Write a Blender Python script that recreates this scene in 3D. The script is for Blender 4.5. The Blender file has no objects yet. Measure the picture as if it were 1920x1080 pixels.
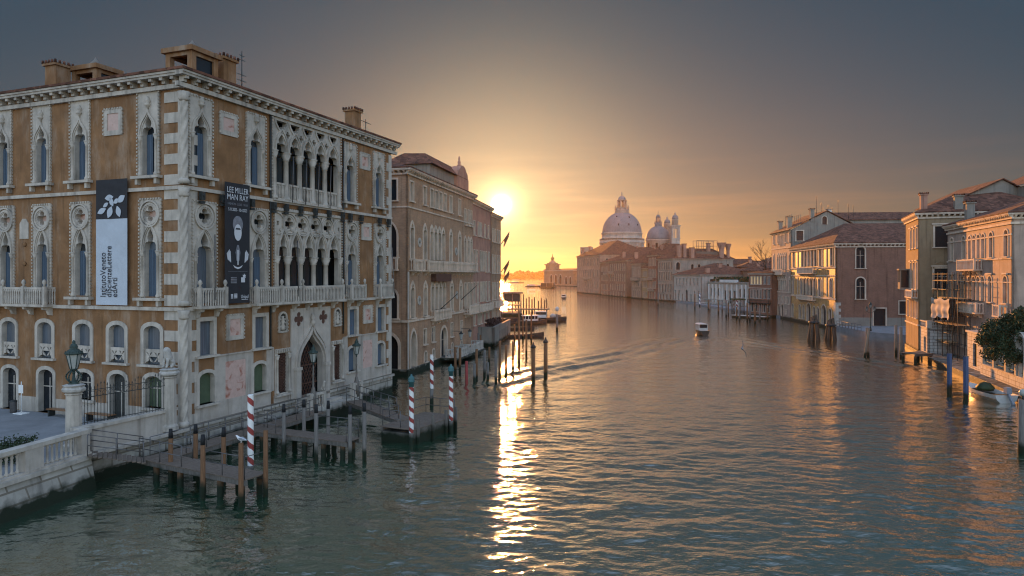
import bpy, math, random
import numpy as np
from mathutils import Vector, Matrix
from mathutils.geometry import tessellate_polygon
random.seed(7)
R = math.radians
SC = bpy.context.scene
COL = SC.collection

# ------------------------------------------------------------------ camera
cam_d = bpy.data.cameras.new("camera")
cam = bpy.data.objects.new("camera", cam_d)
COL.objects.link(cam)
cam.location = (0, 0, 10)
cam.rotation_euler = (R(90), 0, 0)
cam_d.sensor_width = 36
cam_d.lens = 24
cam_d.shift_y = -23 / 1920
cam_d.clip_start = 0.1
cam_d.clip_end = 20000
SC.camera = cam

# ------------------------------------------------------------------ sky and sun
SUN_EL, SUN_AZ = math.atan(133 / 1280), math.atan(-20 / 1280)
SUND = Vector((math.sin(SUN_AZ) * math.cos(SUN_EL), math.cos(SUN_AZ) * math.cos(SUN_EL), math.sin(SUN_EL)))
W = bpy.data.worlds.new("World")
SC.world = W
W.use_nodes = True
nt = W.node_tree
nt.nodes.clear()
def nd(t, **k):
    n = nt.nodes.new(t)
    for a, b in k.items():
        setattr(n, a, b)
    return n
def lk(a, b): nt.links.new(a, b)
def mth(op, a, b=None, clamp=False):
    n = nd('ShaderNodeMath', operation=op, use_clamp=clamp)
    for i, x in enumerate((a, b)):
        if x is None: continue
        if isinstance(x, (int, float)): n.inputs[i].default_value = x
        else: lk(x, n.inputs[i])
    return n.outputs[0]
out = nd('ShaderNodeOutputWorld'); bg = nd('ShaderNodeBackground')
sky = nd('ShaderNodeTexSky', sky_type='NISHITA', sun_disc=False)
sky.sun_elevation = SUN_EL; sky.sun_rotation = SUN_AZ
sky.altitude = 10; sky.air_density = 1.0; sky.dust_density = 1.0; sky.ozone_density = 2.0
geo = nd('ShaderNodeTexCoord')
nrm = nd('ShaderNodeVectorMath', operation='NORMALIZE'); lk(geo.outputs['Generated'], nrm.inputs[0])
dot = nd('ShaderNodeVectorMath', operation='DOT_PRODUCT'); lk(nrm.outputs[0], dot.inputs[0]); dot.inputs[1].default_value = SUND
c = mth('MAXIMUM', dot.outputs['Value'], 0.0)
sep = nd('ShaderNodeSeparateXYZ'); lk(nrm.outputs[0], sep.inputs[0])
def scaled(col, fac):
    n = nd('ShaderNodeVectorMath', operation='SCALE')
    if isinstance(col, tuple): n.inputs[0].default_value = col
    else: lk(col, n.inputs[0])
    if isinstance(fac, (int, float)): n.inputs['Scale'].default_value = fac
    else: lk(fac, n.inputs['Scale'])
    return n.outputs[0]
def vadd(a, b):
    n = nd('ShaderNodeVectorMath', operation='ADD'); lk(a, n.inputs[0]); lk(b, n.inputs[1]); return n.outputs[0]
def vmul(a, b):
    n = nd('ShaderNodeVectorMath', operation='MULTIPLY'); lk(a, n.inputs[0]); n.inputs[1].default_value = b; return n.outputs[0]
#SKYTUNE
def vpow(a, e):
    o = nd('ShaderNodeCombineXYZ'); sp = nd('ShaderNodeSeparateXYZ'); lk(a, sp.inputs[0])
    for i in range(3): lk(mth('POWER', sp.outputs[i], e), o.inputs[i])
    return o.outputs[0]
def smooth(x, a, b):
    n = nd('ShaderNodeMapRange', interpolation_type='SMOOTHSTEP'); lk(x, n.inputs[0]); n.inputs[1].default_value = a; n.inputs[2].default_value = b
    return n.outputs[0]
base = vmul(vpow(scaled(sky.outputs[0], 0.1), 0.62), (0.57, 1.1, 1.44))
# sky behind the view and overhead, boosted as added fill for the shaded fronts
bk = nd('ShaderNodeVectorMath', operation='DOT_PRODUCT'); lk(nrm.outputs[0], bk.inputs[0]); bk.inputs[1].default_value = Vector((0, -.82, .57))
gain = mth('ADD', mth('MULTIPLY', smooth(bk.outputs['Value'], -.48, .5), 23.0), 1.0)
gain = mth('ADD', gain, mth('MULTIPLY', smooth(sep.outputs[2], .65, .98), 4.0))
base = scaled(base, gain)
mxw = nd('ShaderNodeMix', data_type='RGBA'); lk(mth('MAXIMUM', smooth(sep.outputs[2], .34, .6), smooth(bk.outputs['Value'], -.5, -.1)), mxw.inputs[0]); lk(base, mxw.inputs[6]); lk(vmul(base, (1.7, .86, .73)), mxw.inputs[7]); base = mxw.outputs[2]
ang = mth('ARCCOSINE', mth('MINIMUM', c, 1.0))
g1 = scaled((2.3, 1.6, 0.72), mth('EXPONENT', mth('MULTIPLY', mth('POWER', ang, 2.0), -1 / .165 ** 2)))
el = mth('MAXIMUM', mth('ARCSINE', sep.outputs[2]), 0.0)
az = mth('ARCTAN2', sep.outputs[0], sep.outputs[1])
g3 = scaled((5.6, 1.8, 0.16), mth('MULTIPLY', mth('EXPONENT', mth('MULTIPLY', el, -8.6)), mth('EXPONENT', mth('MULTIPLY', mth('MULTIPLY', az, az), -3.2))))
g1 = vadd(g1, g3)
g2 = vadd(scaled((40.0, 25.0, 10.0), mth('EXPONENT', mth('MULTIPLY', ang, -70.0))), scaled((900.0, 760.0, 520.0), mth('EXPONENT', mth('MULTIPLY', mth('POWER', ang, 2.0), -26000.0))))
# thin streaks of cloud low over the lagoon
cm = nd('ShaderNodeMapping'); lk(nrm.outputs[0], cm.inputs[0]); cm.inputs['Scale'].default_value = (2.2, 2.2, 30)
cn = nd('ShaderNodeTexNoise'); lk(cm.outputs[0], cn.inputs['Vector']); cn.inputs['Scale'].default_value = 1.6; cn.inputs['Detail'].default_value = 5; cn.inputs['Roughness'].default_value = .55
cl = mth('ADD', mth('MULTIPLY', mth('SUBTRACT', smooth(cn.outputs['Fac'], .42, .72), .37), mth('MULTIPLY', smooth(el, .24, .06), .4)), 1.0)
g1 = scaled(g1, cl)
lk(vadd(vadd(base, g1), g2), bg.inputs['Color'])
bg.inputs['Strength'].default_value = 0.1
lk(bg.outputs[0], out.inputs[0])
sun_d = bpy.data.lights.new("sun", 'SUN')
sun_d.energy = 5.0; sun_d.angle = R(0.5); sun_d.color = (1.0, 0.38, 0.085)
sun = bpy.data.objects.new("sun", sun_d); COL.objects.link(sun)
sun.rotation_euler = SUND.to_track_quat('Z', 'Y').to_euler()

vs = SC.view_settings
SC.display_settings.display_device = 'sRGB'
vs.view_transform = 'Standard'; vs.look = 'None'; vs.gamma = 1; vs.exposure = 0.6
SC.render.engine = 'CYCLES'
SC.cycles.use_denoising = True
SC.cycles.denoising_prefilter = 'ACCURATE'; SC.cycles.filter_width = 1.15
SC.cycles.max_bounces = 6; SC.cycles.diffuse_bounces = 3; SC.cycles.glossy_bounces = 3
SC.cycles.transmission_bounces = 3; SC.cycles.volume_bounces = 0; SC.cycles.transparent_max_bounces = 8
SC.cycles.sample_clamp_indirect = 4.0
SC.cycles.caustics_reflective = False; SC.cycles.caustics_refractive = False

# ------------------------------------------------------------------ materials
class NT:
    def __init__(s, m):
        m.use_nodes = True
        s.t = m.node_tree; s.b = s.t.nodes['Principled BSDF']
    def n(s, t, **k):
        n = s.t.nodes.new(t)
        for a, b in k.items(): setattr(n, a, b)
        return n
    def l(s, a, b): s.t.links.new(a, b)
def rgb(c): return (c[0], c[1], c[2], 1)
def mat(name, col, rough=0.85, var=0.25, scale=0.6, bump=0.0, bscale=8, metal=0.0, stain=None, stain_amt=0.5, spec=0.3, stretch=(1, 1, 1), emit=None, brick=None, tiles=None, wet=False, blotch=None):
    """noise-varied surface; brick = (mortar colour, brick width, height); stain = colour of streaks and patches"""
    m = bpy.data.materials.new(name); g = NT(m); b = g.b
    tc = g.n('ShaderNodeTexCoord')
    mp = g.n('ShaderNodeMapping'); g.l(tc.outputs['Object'], mp.inputs[0]); mp.inputs['Scale'].default_value = stretch
    n1 = g.n('ShaderNodeTexNoise'); n1.inputs['Scale'].default_value = scale; n1.inputs['Detail'].default_value = 8; n1.inputs['Roughness'].default_value = 0.65
    g.l(mp.outputs[0], n1.inputs['Vector'])
    mr = g.n('ShaderNodeMapRange'); g.l(n1.outputs['Fac'], mr.inputs[0])
    mr.inputs[1].default_value = 0.3; mr.inputs[2].default_value = 0.7
    mr.inputs[3].default_value = 1 - var; mr.inputs[4].default_value = 1 + var
    hsv = g.n('ShaderNodeHueSaturation'); hsv.inputs['Color'].default_value = rgb(col); g.l(mr.outputs[0], hsv.inputs['Value'])
    colour = hsv.outputs[0]
    height = None
    if brick:
        mc, bw, bh = brick
        # pick the horizontal axis from the surface normal so bricks run along any wall
        sp = g.n('ShaderNodeSeparateXYZ'); g.l(tc.outputs['Object'], sp.inputs[0])
        ad = g.n('ShaderNodeMath', operation='ADD'); g.l(sp.outputs[0], ad.inputs[0]); g.l(sp.outputs[1], ad.inputs[1])
        cb = g.n('ShaderNodeCombineXYZ'); g.l(ad.outputs[0], cb.inputs[0]); g.l(sp.outputs[2], cb.inputs[1])
        br = g.n('ShaderNodeTexBrick'); g.l(cb.outputs[0], br.inputs['Vector'])
        br.inputs['Scale'].default_value = 1; br.inputs['Brick Width'].default_value = bw; br.inputs['Row Height'].default_value = bh
        br.inputs['Mortar Size'].default_value = bh * 0.09; br.inputs['Mortar Smooth'].default_value = 0.3
        g.l(colour, br.inputs['Color1'])
        h2 = g.n('ShaderNodeHueSaturation'); g.l(colour, h2.inputs['Color']); h2.inputs['Value'].default_value = 0.78
        g.l(h2.outputs[0], br.inputs['Color2']); br.inputs['Mortar'].default_value = rgb(mc)
        colour = br.outputs['Color']; height = br.outputs['Fac']
    if stain:
        mp2 = g.n('ShaderNodeMapping'); g.l(tc.outputs['Object'], mp2.inputs[0]); mp2.inputs['Scale'].default_value = (0.9, 0.9, 0.25)
        n2 = g.n('ShaderNodeTexNoise'); n2.inputs['Scale'].default_value = 1.1; n2.inputs['Detail'].default_value = 10; n2.inputs['Roughness'].default_value = 0.7
        g.l(mp2.outputs[0], n2.inputs['Vector'])
        r2 = g.n('ShaderNodeMapRange'); g.l(n2.outputs['Fac'], r2.inputs[0]); r2.inputs[1].default_value = 0.5; r2.inputs[2].default_value = 0.72
        r2.inputs[3].default_value = 0; r2.inputs[4].default_value = stain_amt
        mx = g.n('ShaderNodeMix', data_type='RGBA'); g.l(r2.outputs[0], mx.inputs[0]); g.l(colour, mx.inputs[6]); mx.inputs[7].default_value = rgb(stain)
        colour = mx.outputs[2]
        mp5 = g.n('ShaderNodeMapping'); g.l(tc.outputs['Object'], mp5.inputs[0]); mp5.inputs['Scale'].default_value = (2.6, 2.6, 0.16)
        n5 = g.n('ShaderNodeTexNoise'); n5.inputs['Scale'].default_value = 1.0; n5.inputs['Detail'].default_value = 5; g.l(mp5.outputs[0], n5.inputs['Vector'])
        r5 = g.n('ShaderNodeMapRange'); g.l(n5.outputs['Fac'], r5.inputs[0]); r5.inputs[1].default_value = 0.54; r5.inputs[2].default_value = 0.74; r5.inputs[3].default_value = 1.0; r5.inputs[4].default_value = 0.58
        h5 = g.n('ShaderNodeHueSaturation'); g.l(colour, h5.inputs['Color']); g.l(r5.outputs[0], h5.inputs['Value']); colour = h5.outputs[0]
    if blotch:
        bc, bs, lo, hi = blotch
        n4 = g.n('ShaderNodeTexNoise'); n4.inputs['Scale'].default_value = bs; n4.inputs['Detail'].default_value = 6; n4.inputs['Distortion'].default_value = 0.6
        g.l(tc.outputs['Object'], n4.inputs['Vector'])
        r4 = g.n('ShaderNodeMapRange'); g.l(n4.outputs['Fac'], r4.inputs[0]); r4.inputs[1].default_value = lo; r4.inputs[2].default_value = hi
        mx4 = g.n('ShaderNodeMix', data_type='RGBA'); g.l(r4.outputs[0], mx4.inputs[0]); g.l(colour, mx4.inputs[6]); mx4.inputs[7].default_value = rgb(bc)
        colour = mx4.outputs[2]
    if tiles:
        sp = g.n('ShaderNodeSeparateXYZ'); g.l(tc.outputs['Object'], sp.inputs[0])
        w1 = g.n('ShaderNodeTexVoronoi'); w1.inputs['Scale'].default_value = tiles; g.l(tc.outputs['Object'], w1.inputs['Vector'])
        h3 = g.n('ShaderNodeHueSaturation'); g.l(colour, h3.inputs['Color'])
        r3 = g.n('ShaderNodeMapRange'); g.l(w1.outputs['Color'], r3.inputs[0]); r3.inputs[3].default_value = 0.4; r3.inputs[4].default_value = 1.8
        g.l(r3.outputs[0], h3.inputs['Value']); colour = h3.outputs[0]; height = w1.outputs['Distance']
    if wet:   # green weed and dark wet band on anything standing in the canal
        gm = g.n('ShaderNodeNewGeometry'); sp = g.n('ShaderNodeSeparateXYZ'); g.l(gm.outputs['Position'], sp.inputs[0])
        n3 = g.n('ShaderNodeTexNoise'); n3.inputs['Scale'].default_value = 1.6; n3.inputs['Detail'].default_value = 6; g.l(gm.outputs['Position'], n3.inputs['Vector'])
        a3 = g.n('ShaderNodeMath', operation='MULTIPLY_ADD'); g.l(n3.outputs['Fac'], a3.inputs[0]); a3.inputs[1].default_value = -0.9; g.l(sp.outputs[2], a3.inputs[2])
        r3 = g.n('ShaderNodeMapRange'); g.l(a3.outputs[0], r3.inputs[0]); r3.inputs[1].default_value = 0.0; r3.inputs[2].default_value = 0.35
        r3.inputs[3].default_value = 1; r3.inputs[4].default_value = 0
        mx = g.n('ShaderNodeMix', data_type='RGBA'); g.l(r3.outputs[0], mx.inputs[0]); g.l(colour, mx.inputs[6]); mx.inputs[7].default_value = (0.012, 0.018, 0.008, 1)
        colour = mx.outputs[2]
    g.l(colour, b.inputs['Base Color'])
    b.inputs['Roughness'].default_value = rough; b.inputs['Metallic'].default_value = metal; b.inputs['Specular IOR Level'].default_value = spec
    if bump:
        bp = g.n('ShaderNodeBump'); bp.inputs['Strength'].default_value = bump; bp.inputs['Distance'].default_value = 0.03
        if height is None:
            nb = g.n('ShaderNodeTexNoise'); nb.inputs['Scale'].default_value = bscale; nb.inputs['Detail'].default_value = 6
            g.l(tc.outputs['Object'], nb.inputs['Vector']); height = nb.outputs['Fac']
        g.l(height, bp.inputs['Height']); g.l(bp.outputs[0], b.inputs['Normal'])
    if emit:
        b.inputs['Emission Color'].default_value = rgb(emit[0]); b.inputs['Emission Strength'].default_value = emit[1]
    return m
M = {}
M['ochre'] = mat('ochre_stucco', (0.245, 0.128, 0.058), 0.9, 0.28, 0.8, 0.3, 14, stain=(0.40, 0.31, 0.23), stain_amt=0.75, blotch=((0.17, 0.085, 0.04), .45, .5, .85))
M['istria'] = mat('istrian_stone', (0.475, 0.42, 0.355), 0.75, 0.22, 1.3, 0.25, 9, stain=(0.2, 0.18, 0.15), stain_amt=0.6)
M['istria_wet'] = mat('istrian_stone_at_water', (0.46, 0.42, 0.36), 0.7, 0.22, 1.3, 0.3, 9, stain=(0.27, 0.22, 0.17), stain_amt=0.6, wet=True, brick=((0.2, 0.17, 0.13), 1.6, 0.55))
M['clad'] = mat('white_stone_cladding', (0.455, 0.4, 0.34), 0.7, 0.2, 0.9, 0.15, 7, stain=(0.33, 0.27, 0.21), stain_amt=0.6)
M['pink'] = mat('pink_marble', (0.55, 0.38, 0.32), 0.5, 0.15, 2.2, blotch=((0.34, 0.13, 0.085), 1.7, 0.55, 0.68))
M['oldstone'] = mat('old_weathered_stone', (0.64, 0.5, 0.38), 0.8, 0.2, 1.0, 0.25, 9, stain=(0.25, 0.2, 0.16), stain_amt=0.5)
M['glass'] = mat('dark_window_glass', (0.016, 0.02, 0.025), 0.15, 0.3, 1.2, spec=0.25)
M['curtain'] = mat('curtain_behind_glass', (0.10, 0.12, 0.145), 0.25, 0.45, 3, spec=0.5, stretch=(6, 6, 0.15))
M['curtain_dim'] = mat('dark_room_with_curtain_edge', (0.035, 0.04, 0.045), 0.2, 0.6, 3, spec=0.4, stretch=(5, 5, 0.1))
M['shutter'] = mat('blue_grey_shutter', (0.085, 0.12, 0.165), 0.6, 0.25, 3, stretch=(5, 5, 0.2))
M['green_blind'] = mat('green_blind', (0.075, 0.105, 0.062), 0.5, 0.2, 2)
M['iron'] = mat('dark_iron', (0.035, 0.038, 0.036), 0.55, 0.3, 5)
M['rust'] = mat('rusty_iron_lattice', (0.1, 0.05, 0.035), 0.7, 0.3, 5)
M['tile'] = mat('roof_tile', (0.12, 0.052, 0.032), 0.9, 0.35, 0.5, 0.9, tiles=2.6)
M['wood'] = mat('pier_boards', (0.17, 0.13, 0.1), 0.85, 0.35, 3, 0.4, 12, stretch=(1, 8, 1), wet=True)
M['pile'] = mat('timber_pile', (0.17, 0.085, 0.04), 0.85, 0.35, 4, 0.5, 12, stretch=(4, 4, 0.4), wet=True)
M['pilegrey'] = mat('weathered_pile', (0.16, 0.14, 0.12), 0.85, 0.35, 4, 0.5, 12, stretch=(4, 4, 0.4), wet=True)
M['black'] = mat('black_tar', (0.015, 0.015, 0.016), 0.7, 0.3, 6)
M['steel'] = mat('galvanised_rail', (0.14, 0.13, 0.125), 0.45, 0.2, 6, metal=0.6)
M['pave'] = mat('stone_paving', (0.23, 0.235, 0.24), 0.8, 0.2, 0.8, 0.2, 6)
M['white'] = mat('white_paint', (0.78, 0.77, 0.74), 0.5, 0.08, 2)
M['verdigris'] = mat('verdigris_lantern', (0.035, 0.055, 0.048), 0.6, 0.5, 9)
M['lampglass'] = mat('frosted_lamp_glass', (0.35, 0.36, 0.33), 0.3, 0.1, 4)

# ------------------------------------------------------------------ mesh helpers
class Fr:
    """wall frame: u along the wall, v outwards, z up"""
    def __init__(s, o, ex, en):
        s.o = Vector(o); s.ex = Vector(ex); s.en = Vector(en)
    def at(s, u, v, z): return s.o + s.ex * u + s.en * v + Vector((0, 0, z))
IDF = Fr((0, 0, 0), (1, 0, 0), (0, -1, 0))
class MB:
    def __init__(s): s.v = []; s.f = []; s.sm = []
    def add(s, vs, fs, smooth=False):
        k = len(s.v); s.v += [tuple(p) for p in vs]
        s.f += [tuple(i + k for i in f) for f in fs]; s.sm += [smooth] * len(fs); return s
    def box(s, x0, x1, y0, y1, z0, z1, fr=None):
        if fr: P = [fr.at(u, v, z) for z in (z0, z1) for v in (y0, y1) for u in (x0, x1)]
        else: P = [(x, y, z) for z in (z0, z1) for y in (y0, y1) for x in (x0, x1)]
        s.add(P, [(0, 2, 3, 1), (4, 5, 7, 6), (0, 1, 5, 4), (2, 6, 7, 3), (0, 4, 6, 2), (1, 3, 7, 5)])
        return s
    def bar(s, p, q, w, h=None):
        """square bar from p to q"""
        p = Vector(p); q = Vector(q); d = (q - p).normalized(); h = h or w
        a = d.cross(Vector((0, 0, 1)))
        a = a.normalized() if a.length > 1e-4 else Vector((1, 0, 0)); b = a.cross(d)
        P = [c + a * (i * w / 2) + b * (j * h / 2) for c in (p, q) for i, j in ((-1, -1), (1, -1), (1, 1), (-1, 1))]
        s.add(P, [(0, 3, 2, 1), (4, 5, 6, 7), (0, 1, 5, 4), (1, 2, 6, 5), (2, 3, 7, 6), (3, 0, 4, 7)]); return s
    def tube(s, p, q, r, r2=None, n=8):
        p = Vector(p); q = Vector(q); r2 = r if r2 is None else r2; d = (q - p).normalized()
        a = d.cross(Vector((0, 0, 1)))
        a = a.normalized() if a.length > 1e-4 else Vector((1, 0, 0)); b = a.cross(d)
        P = [c + (a * math.cos(2 * math.pi * i / n) + b * math.sin(2 * math.pi * i / n)) * rr for c, rr in ((p, r), (q, r2)) for i in range(n)]
        s.add(P, [(i, (i + 1) % n, n + (i + 1) % n, n + i) for i in range(n)], True)
        s.add([], []); k = len(s.v) - 2 * n
        s.f += [tuple(range(k + n - 1, k - 1, -1)), tuple(range(k + n, k + 2 * n))]; s.sm += [False, False]; return s
    def path(s, pts, r, n=6):
        for a, b in zip(pts, pts[1:]): s.tube(a, b, r, r, n)
        return s
    def lathe(s, prof, c=(0, 0, 0), n=12, smooth=True, ax=None):
        c = Vector(c); P = []
        for r, z in prof:
            for i in range(n):
                t = 2 * math.pi * (i + .5) / n
                P.append(c + Vector((r * math.cos(t), r * math.sin(t), z)))
        fs = [(j * n + i, j * n + (i + 1) % n, (j + 1) * n + (i + 1) % n, (j + 1) * n + i) for j in range(len(prof) - 1) for i in range(n)]
        s.add(P, fs, smooth)
        k = len(s.v) - len(P)
        s.f += [tuple(range(k + n - 1, k - 1, -1)), tuple(range(k + len(P) - n, k + len(P)))]; s.sm += [False, False]; return s
    def ball(s, c, r, sz=1.0, n=10):
        return s.lathe([(max(0.001, r * math.sin(math.pi * i / 7)), -r * sz * math.cos(math.pi * i / 7)) for i in range(8)], c, n)
    def plate(s, fr, outer, holes, v0, v1, back=False):
        """outline with holes, front at v0, rims running to v1"""
        polys = [outer] + list(holes)
        tri = tessellate_polygon([[Vector((u, z, 0)) for u, z in p] for p in polys])
        flat = [p for pl in polys for p in pl]
        s.add([fr.at(u, v0, z) for u, z in flat], tri)
        if back: s.add([fr.at(u, v1, z) for u, z in flat], tri)
        for pl in polys:
            n = len(pl)
            s.add([fr.at(u, v, z) for v in (v0, v1) for u, z in pl], [(i, (i + 1) % n, n + (i + 1) % n, n + i) for i in range(n)])
        return s
    def ribbon(s, fr, pts, w, v0, v1):
        """raised moulding following a line of (u, z) points"""
        L = []; Rr = []
        for i, (u, z) in enumerate(pts):
            a = pts[max(0, i - 1)]; b = pts[min(len(pts) - 1, i + 1)]
            dx, dz = b[0] - a[0], b[1] - a[1]; l = math.hypot(dx, dz) or 1
            L.append((u - dz / l * w / 2, z + dx / l * w / 2)); Rr.append((u + dz / l * w / 2, z - dx / l * w / 2))
        n = len(pts)
        P = [fr.at(u, v, z) for v in (v0, v1) for pl in (L, Rr) for u, z in pl]
        fs = []
        for i in range(n - 1):
            fs += [(i, i + 1, n + i + 1, n + i), (i, 2 * n + i, 2 * n + i + 1, i + 1), (n + i, n + i + 1, 3 * n + i + 1, 3 * n + i)]
        s.add(P, fs); return s
    def build(s, name, m, parent=None, loc=None, rotz=0):
        me = bpy.data.meshes.new(name); me.from_pydata(s.v, [], s.f)
        me.polygons.foreach_set('use_smooth', s.sm)
        me.materials.append(m); me.update()
        o = bpy.data.objects.new(name, me); COL.objects.link(o)
        if parent: o.parent = parent
        if loc: o.location = loc; o.rotation_euler = (0, 0, rotz)
        return o
def tag(o, label, cat, group=None):
    o['label'] = label; o['category'] = cat
    if group: o['group'] = group
    return o
def thing(name, label, cat, loc=(0, 0, 0), rotz=0, group=None):
    o = bpy.data.objects.new(name, None); COL.objects.link(o)
    o.empty_display_size = 0.3; o.location = loc; o.rotation_euler = (0, 0, rotz)
    return tag(o, label, cat, group)
def struct(o, kind='structure'):
    o['kind'] = kind; return o
def copy_tree(o, parent=None):
    c = o.copy(); COL.objects.link(c)
    if parent: c.parent = parent
    for ch in list(o.children): copy_tree(ch, c)
    return c
# outlines, (du, dz) from the middle of the sill
def half(h): return [(x, z) for x, z in h] + [(-x, z) for x, z in reversed(h) if abs(x) > 1e-6]
def sh_rect(w, h): return [(w / 2, 0), (w / 2, h), (-w / 2, h), (-w / 2, 0)]
def sh_round(w, h, n=6):
    a = w / 2
    return half([(a, 0)] + [(a * math.cos(i * math.pi / 2 / n), h - a + a * math.sin(i * math.pi / 2 / n)) for i in range(n + 1)])
def sh_seg(w, h, rise=0.28):
    a = w / 2; rise *= w
    return half([(a, 0)] + [(a * math.cos(t), h - rise + rise * math.sin(t)) for t in [i * math.pi / 8 for i in range(5)]])
TREF = [(1, 0), (1, .1), (.96, .22), (.84, .34), (.64, .40), (.44, .40), (.36, .44), (.46, .52), (.5, .6), (.44, .7), (.3, .81), (.12, .92), (0, 1)]
OGEE = [(1, 0), (.99, .2), (.9, .4), (.74, .55), (.52, .68), (.32, .78), (.16, .88), (.06, .97), (0, 1.1)]
POINT = [(1, 0), (.98, .2), (.9, .42), (.74, .63), (.5, .82), (.25, .95), (0, 1.05)]
def sh_arch(prof, w, hs, h): return half([(w / 2, 0)] + [(x * w / 2, hs + z * (h - hs)) for x, z in prof])
def sh_circ(r, n=16): return [(r * math.cos(2 * math.pi * i / n), r * math.sin(2 * math.pi * i / n)) for i in range(n)]
def sh_quatre(r, n=32): return [(rr * math.cos(t), rr * math.sin(t)) for t, rr in [(2 * math.pi * i / n, r * (.5 + .5 * abs(math.cos(4 * math.pi * i / n)) ** .55)) for i in range(n)]]
def off(p, u, z): return [(a + u, b + z) for a, b in p]
def lerp(a, b, t): return a + (b - a) * t

# ------------------------------------------------------------------ generic building
class Bld:
    def __init__(s, name, label, P, ang, L, D, group=None, cat='building'):
        """P = left end of the canal front as seen from the water's left end, ang = bearing of the front, outward on its right"""
        s.root = thing(name, label, cat, (P[0], P[1], 0), R(90 - ang), group)
        s.L, s.D = L, D; s.trim = 'istria'
        s.fr = {'f': Fr((0, 0, 0), (1, 0, 0), (0, -1, 0)), 'l': Fr((0, 0, 0), (0, 1, 0), (-1, 0, 0)), 'r': Fr((L, 0, 0), (0, 1, 0), (1, 0, 0)), 'b': Fr((0, D, 0), (1, 0, 0), (0, 1, 0))}
        s.holes = {k: [] for k in s.fr}
    def win(s, face, u, z, w, h, kind='rect', fw=0.14, fm=None, pane='glass', proud=0.06, rec=0.22, sill=True, mull=0, name='window', lintel=False):
        fr = s.fr[face]; fm = fm or s.trim
        sh = {'rect': sh_rect, 'round': sh_round, 'seg': sh_seg, 'goth': lambda a, b: sh_arch(TREF, a, b - .85 * a, b), 'ogee': lambda a, b: sh_arch(OGEE, a, b - .8 * a, b), 'point': lambda a, b: sh_arch(POINT, a, b - .8 * a, b)}[kind]
        hole = sh(w, h)
        shO = sh_arch(POINT, w + 2 * fw, h - .85 * w, h + 1.3 * fw) if kind == 'goth' else sh(w + 2 * fw, h + fw)
        shM = sh_arch(POINT, w + fw, h - .85 * w, h + .7 * fw) if kind == 'goth' else sh(w + fw, h + fw * .5)
        s.holes[face].append(off(shM, u, z))
        o = MB().plate(fr, off(shO, u, z), [off(hole, u, z + (0.001 if kind == 'rect' else 0))], proud, -rec)
        if lintel: o.box(u - w / 2 - fw * 1.8, u + w / 2 + fw * 1.8, proud, proud + .14, z + h + fw * 1.1, z + h + fw * 1.1 + .16, fr)
        if mull:
            for k in range(1, mull + 1):
                x = u - w / 2 + w * k / (mull + 1); o.box(x - .03, x + .03, -rec + .02, -rec + .07, z, z + h * .8, fr)
            o.box(u - w / 2, u + w / 2, -rec + .02, -rec + .065, z + h * .58, z + h * .58 + .06, fr)
        o = o.build(name, M[fm] if isinstance(fm, str) else fm, s.root)
        if isinstance(pane, str): pane = M[pane]
        MB().box(u - w / 2 - .03, u + w / 2 + .03, -rec - .06, -rec + .015, z + .005, z + h + .02, fr).build('pane', pane, o)
        if sill:
            MB().box(u - w / 2 - fw * 1.5, u + w / 2 + fw * 1.5, 0.0, proud + .16, z - .13, z - .003, fr).build('sill', M[fm] if isinstance(fm, str) else fm, o)
        return o
    def row(s, face, us, z, w, h, *a, **k):
        for u in us: s.win(face, u, z, w, h, *a, **k)
    def walls(s, m, z0, z1, faces='flrb', rec=0.2):
        mb = MB()
        for k in faces:
            n = s.L if k in 'fb' else s.D
            mb.plate(s.fr[k], [(0, z0), (n, z0), (n, z1), (0, z1)], s.holes[k], 0, -rec)
            s.holes[k] = []
        mb.add([s.fr['f'].at(u, v, z1 - .01) for u, v in ((0, 0), (s.L, 0), (s.L, -s.D), (0, -s.D))], [(0, 1, 2, 3)])
        return mb.build('wall', m, s.root)
    def band(s, z, h, proud, m=None, faces='fl', name='string_course'):
        mb = MB(); e = proud if 'l' in faces else 0; e2 = proud if 'r' in faces else 0
        if 'f' in faces: mb.box(-e, s.L + e2, .001, proud, z, z + h, s.fr['f'])
        if 'l' in faces: mb.box(0, s.D, .001, proud, z, z + h, s.fr['l'])
        if 'r' in faces: mb.box(0, s.D, .001, proud, z, z + h, s.fr['r'])
        return mb.build(name, M[m or s.trim], s.root)
    def cornice(s, z, m='istria', proud=0.6, dent=0.5, faces='fl', hh=0.5, bw=.16):
        mb = MB(); e = proud if 'l' in faces else 0; e2 = proud if 'r' in faces else 0
        for k in faces:
            a, b = (-e, s.L + e2) if k == 'f' else (0, s.D)
            fr = s.fr[k]
            mb.box(a, b, .002, proud * .35, z - hh, z - hh * .72, fr)
            mb.box(a, b, .002, proud * .9, z - hh * .3, z - hh * .14, fr)
            mb.box(a, b, .002, proud, z - hh * .138, z, fr)
            if dent:
                n = max(2, int((b - a) / dent))
                for i in range(n):
                    u = a + (b - a) * (i + .5) / n
                    mb.box(u - bw / 2, u + bw / 2, .002, proud * .8, z - hh * .5, z - hh * .302, fr)
                    mb.box(u - bw / 2, u + bw / 2, .002, proud * .5, z - hh * .68, z - hh * .502, fr)
        return mb.build('cornice', M[s.trim], s.root)
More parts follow.
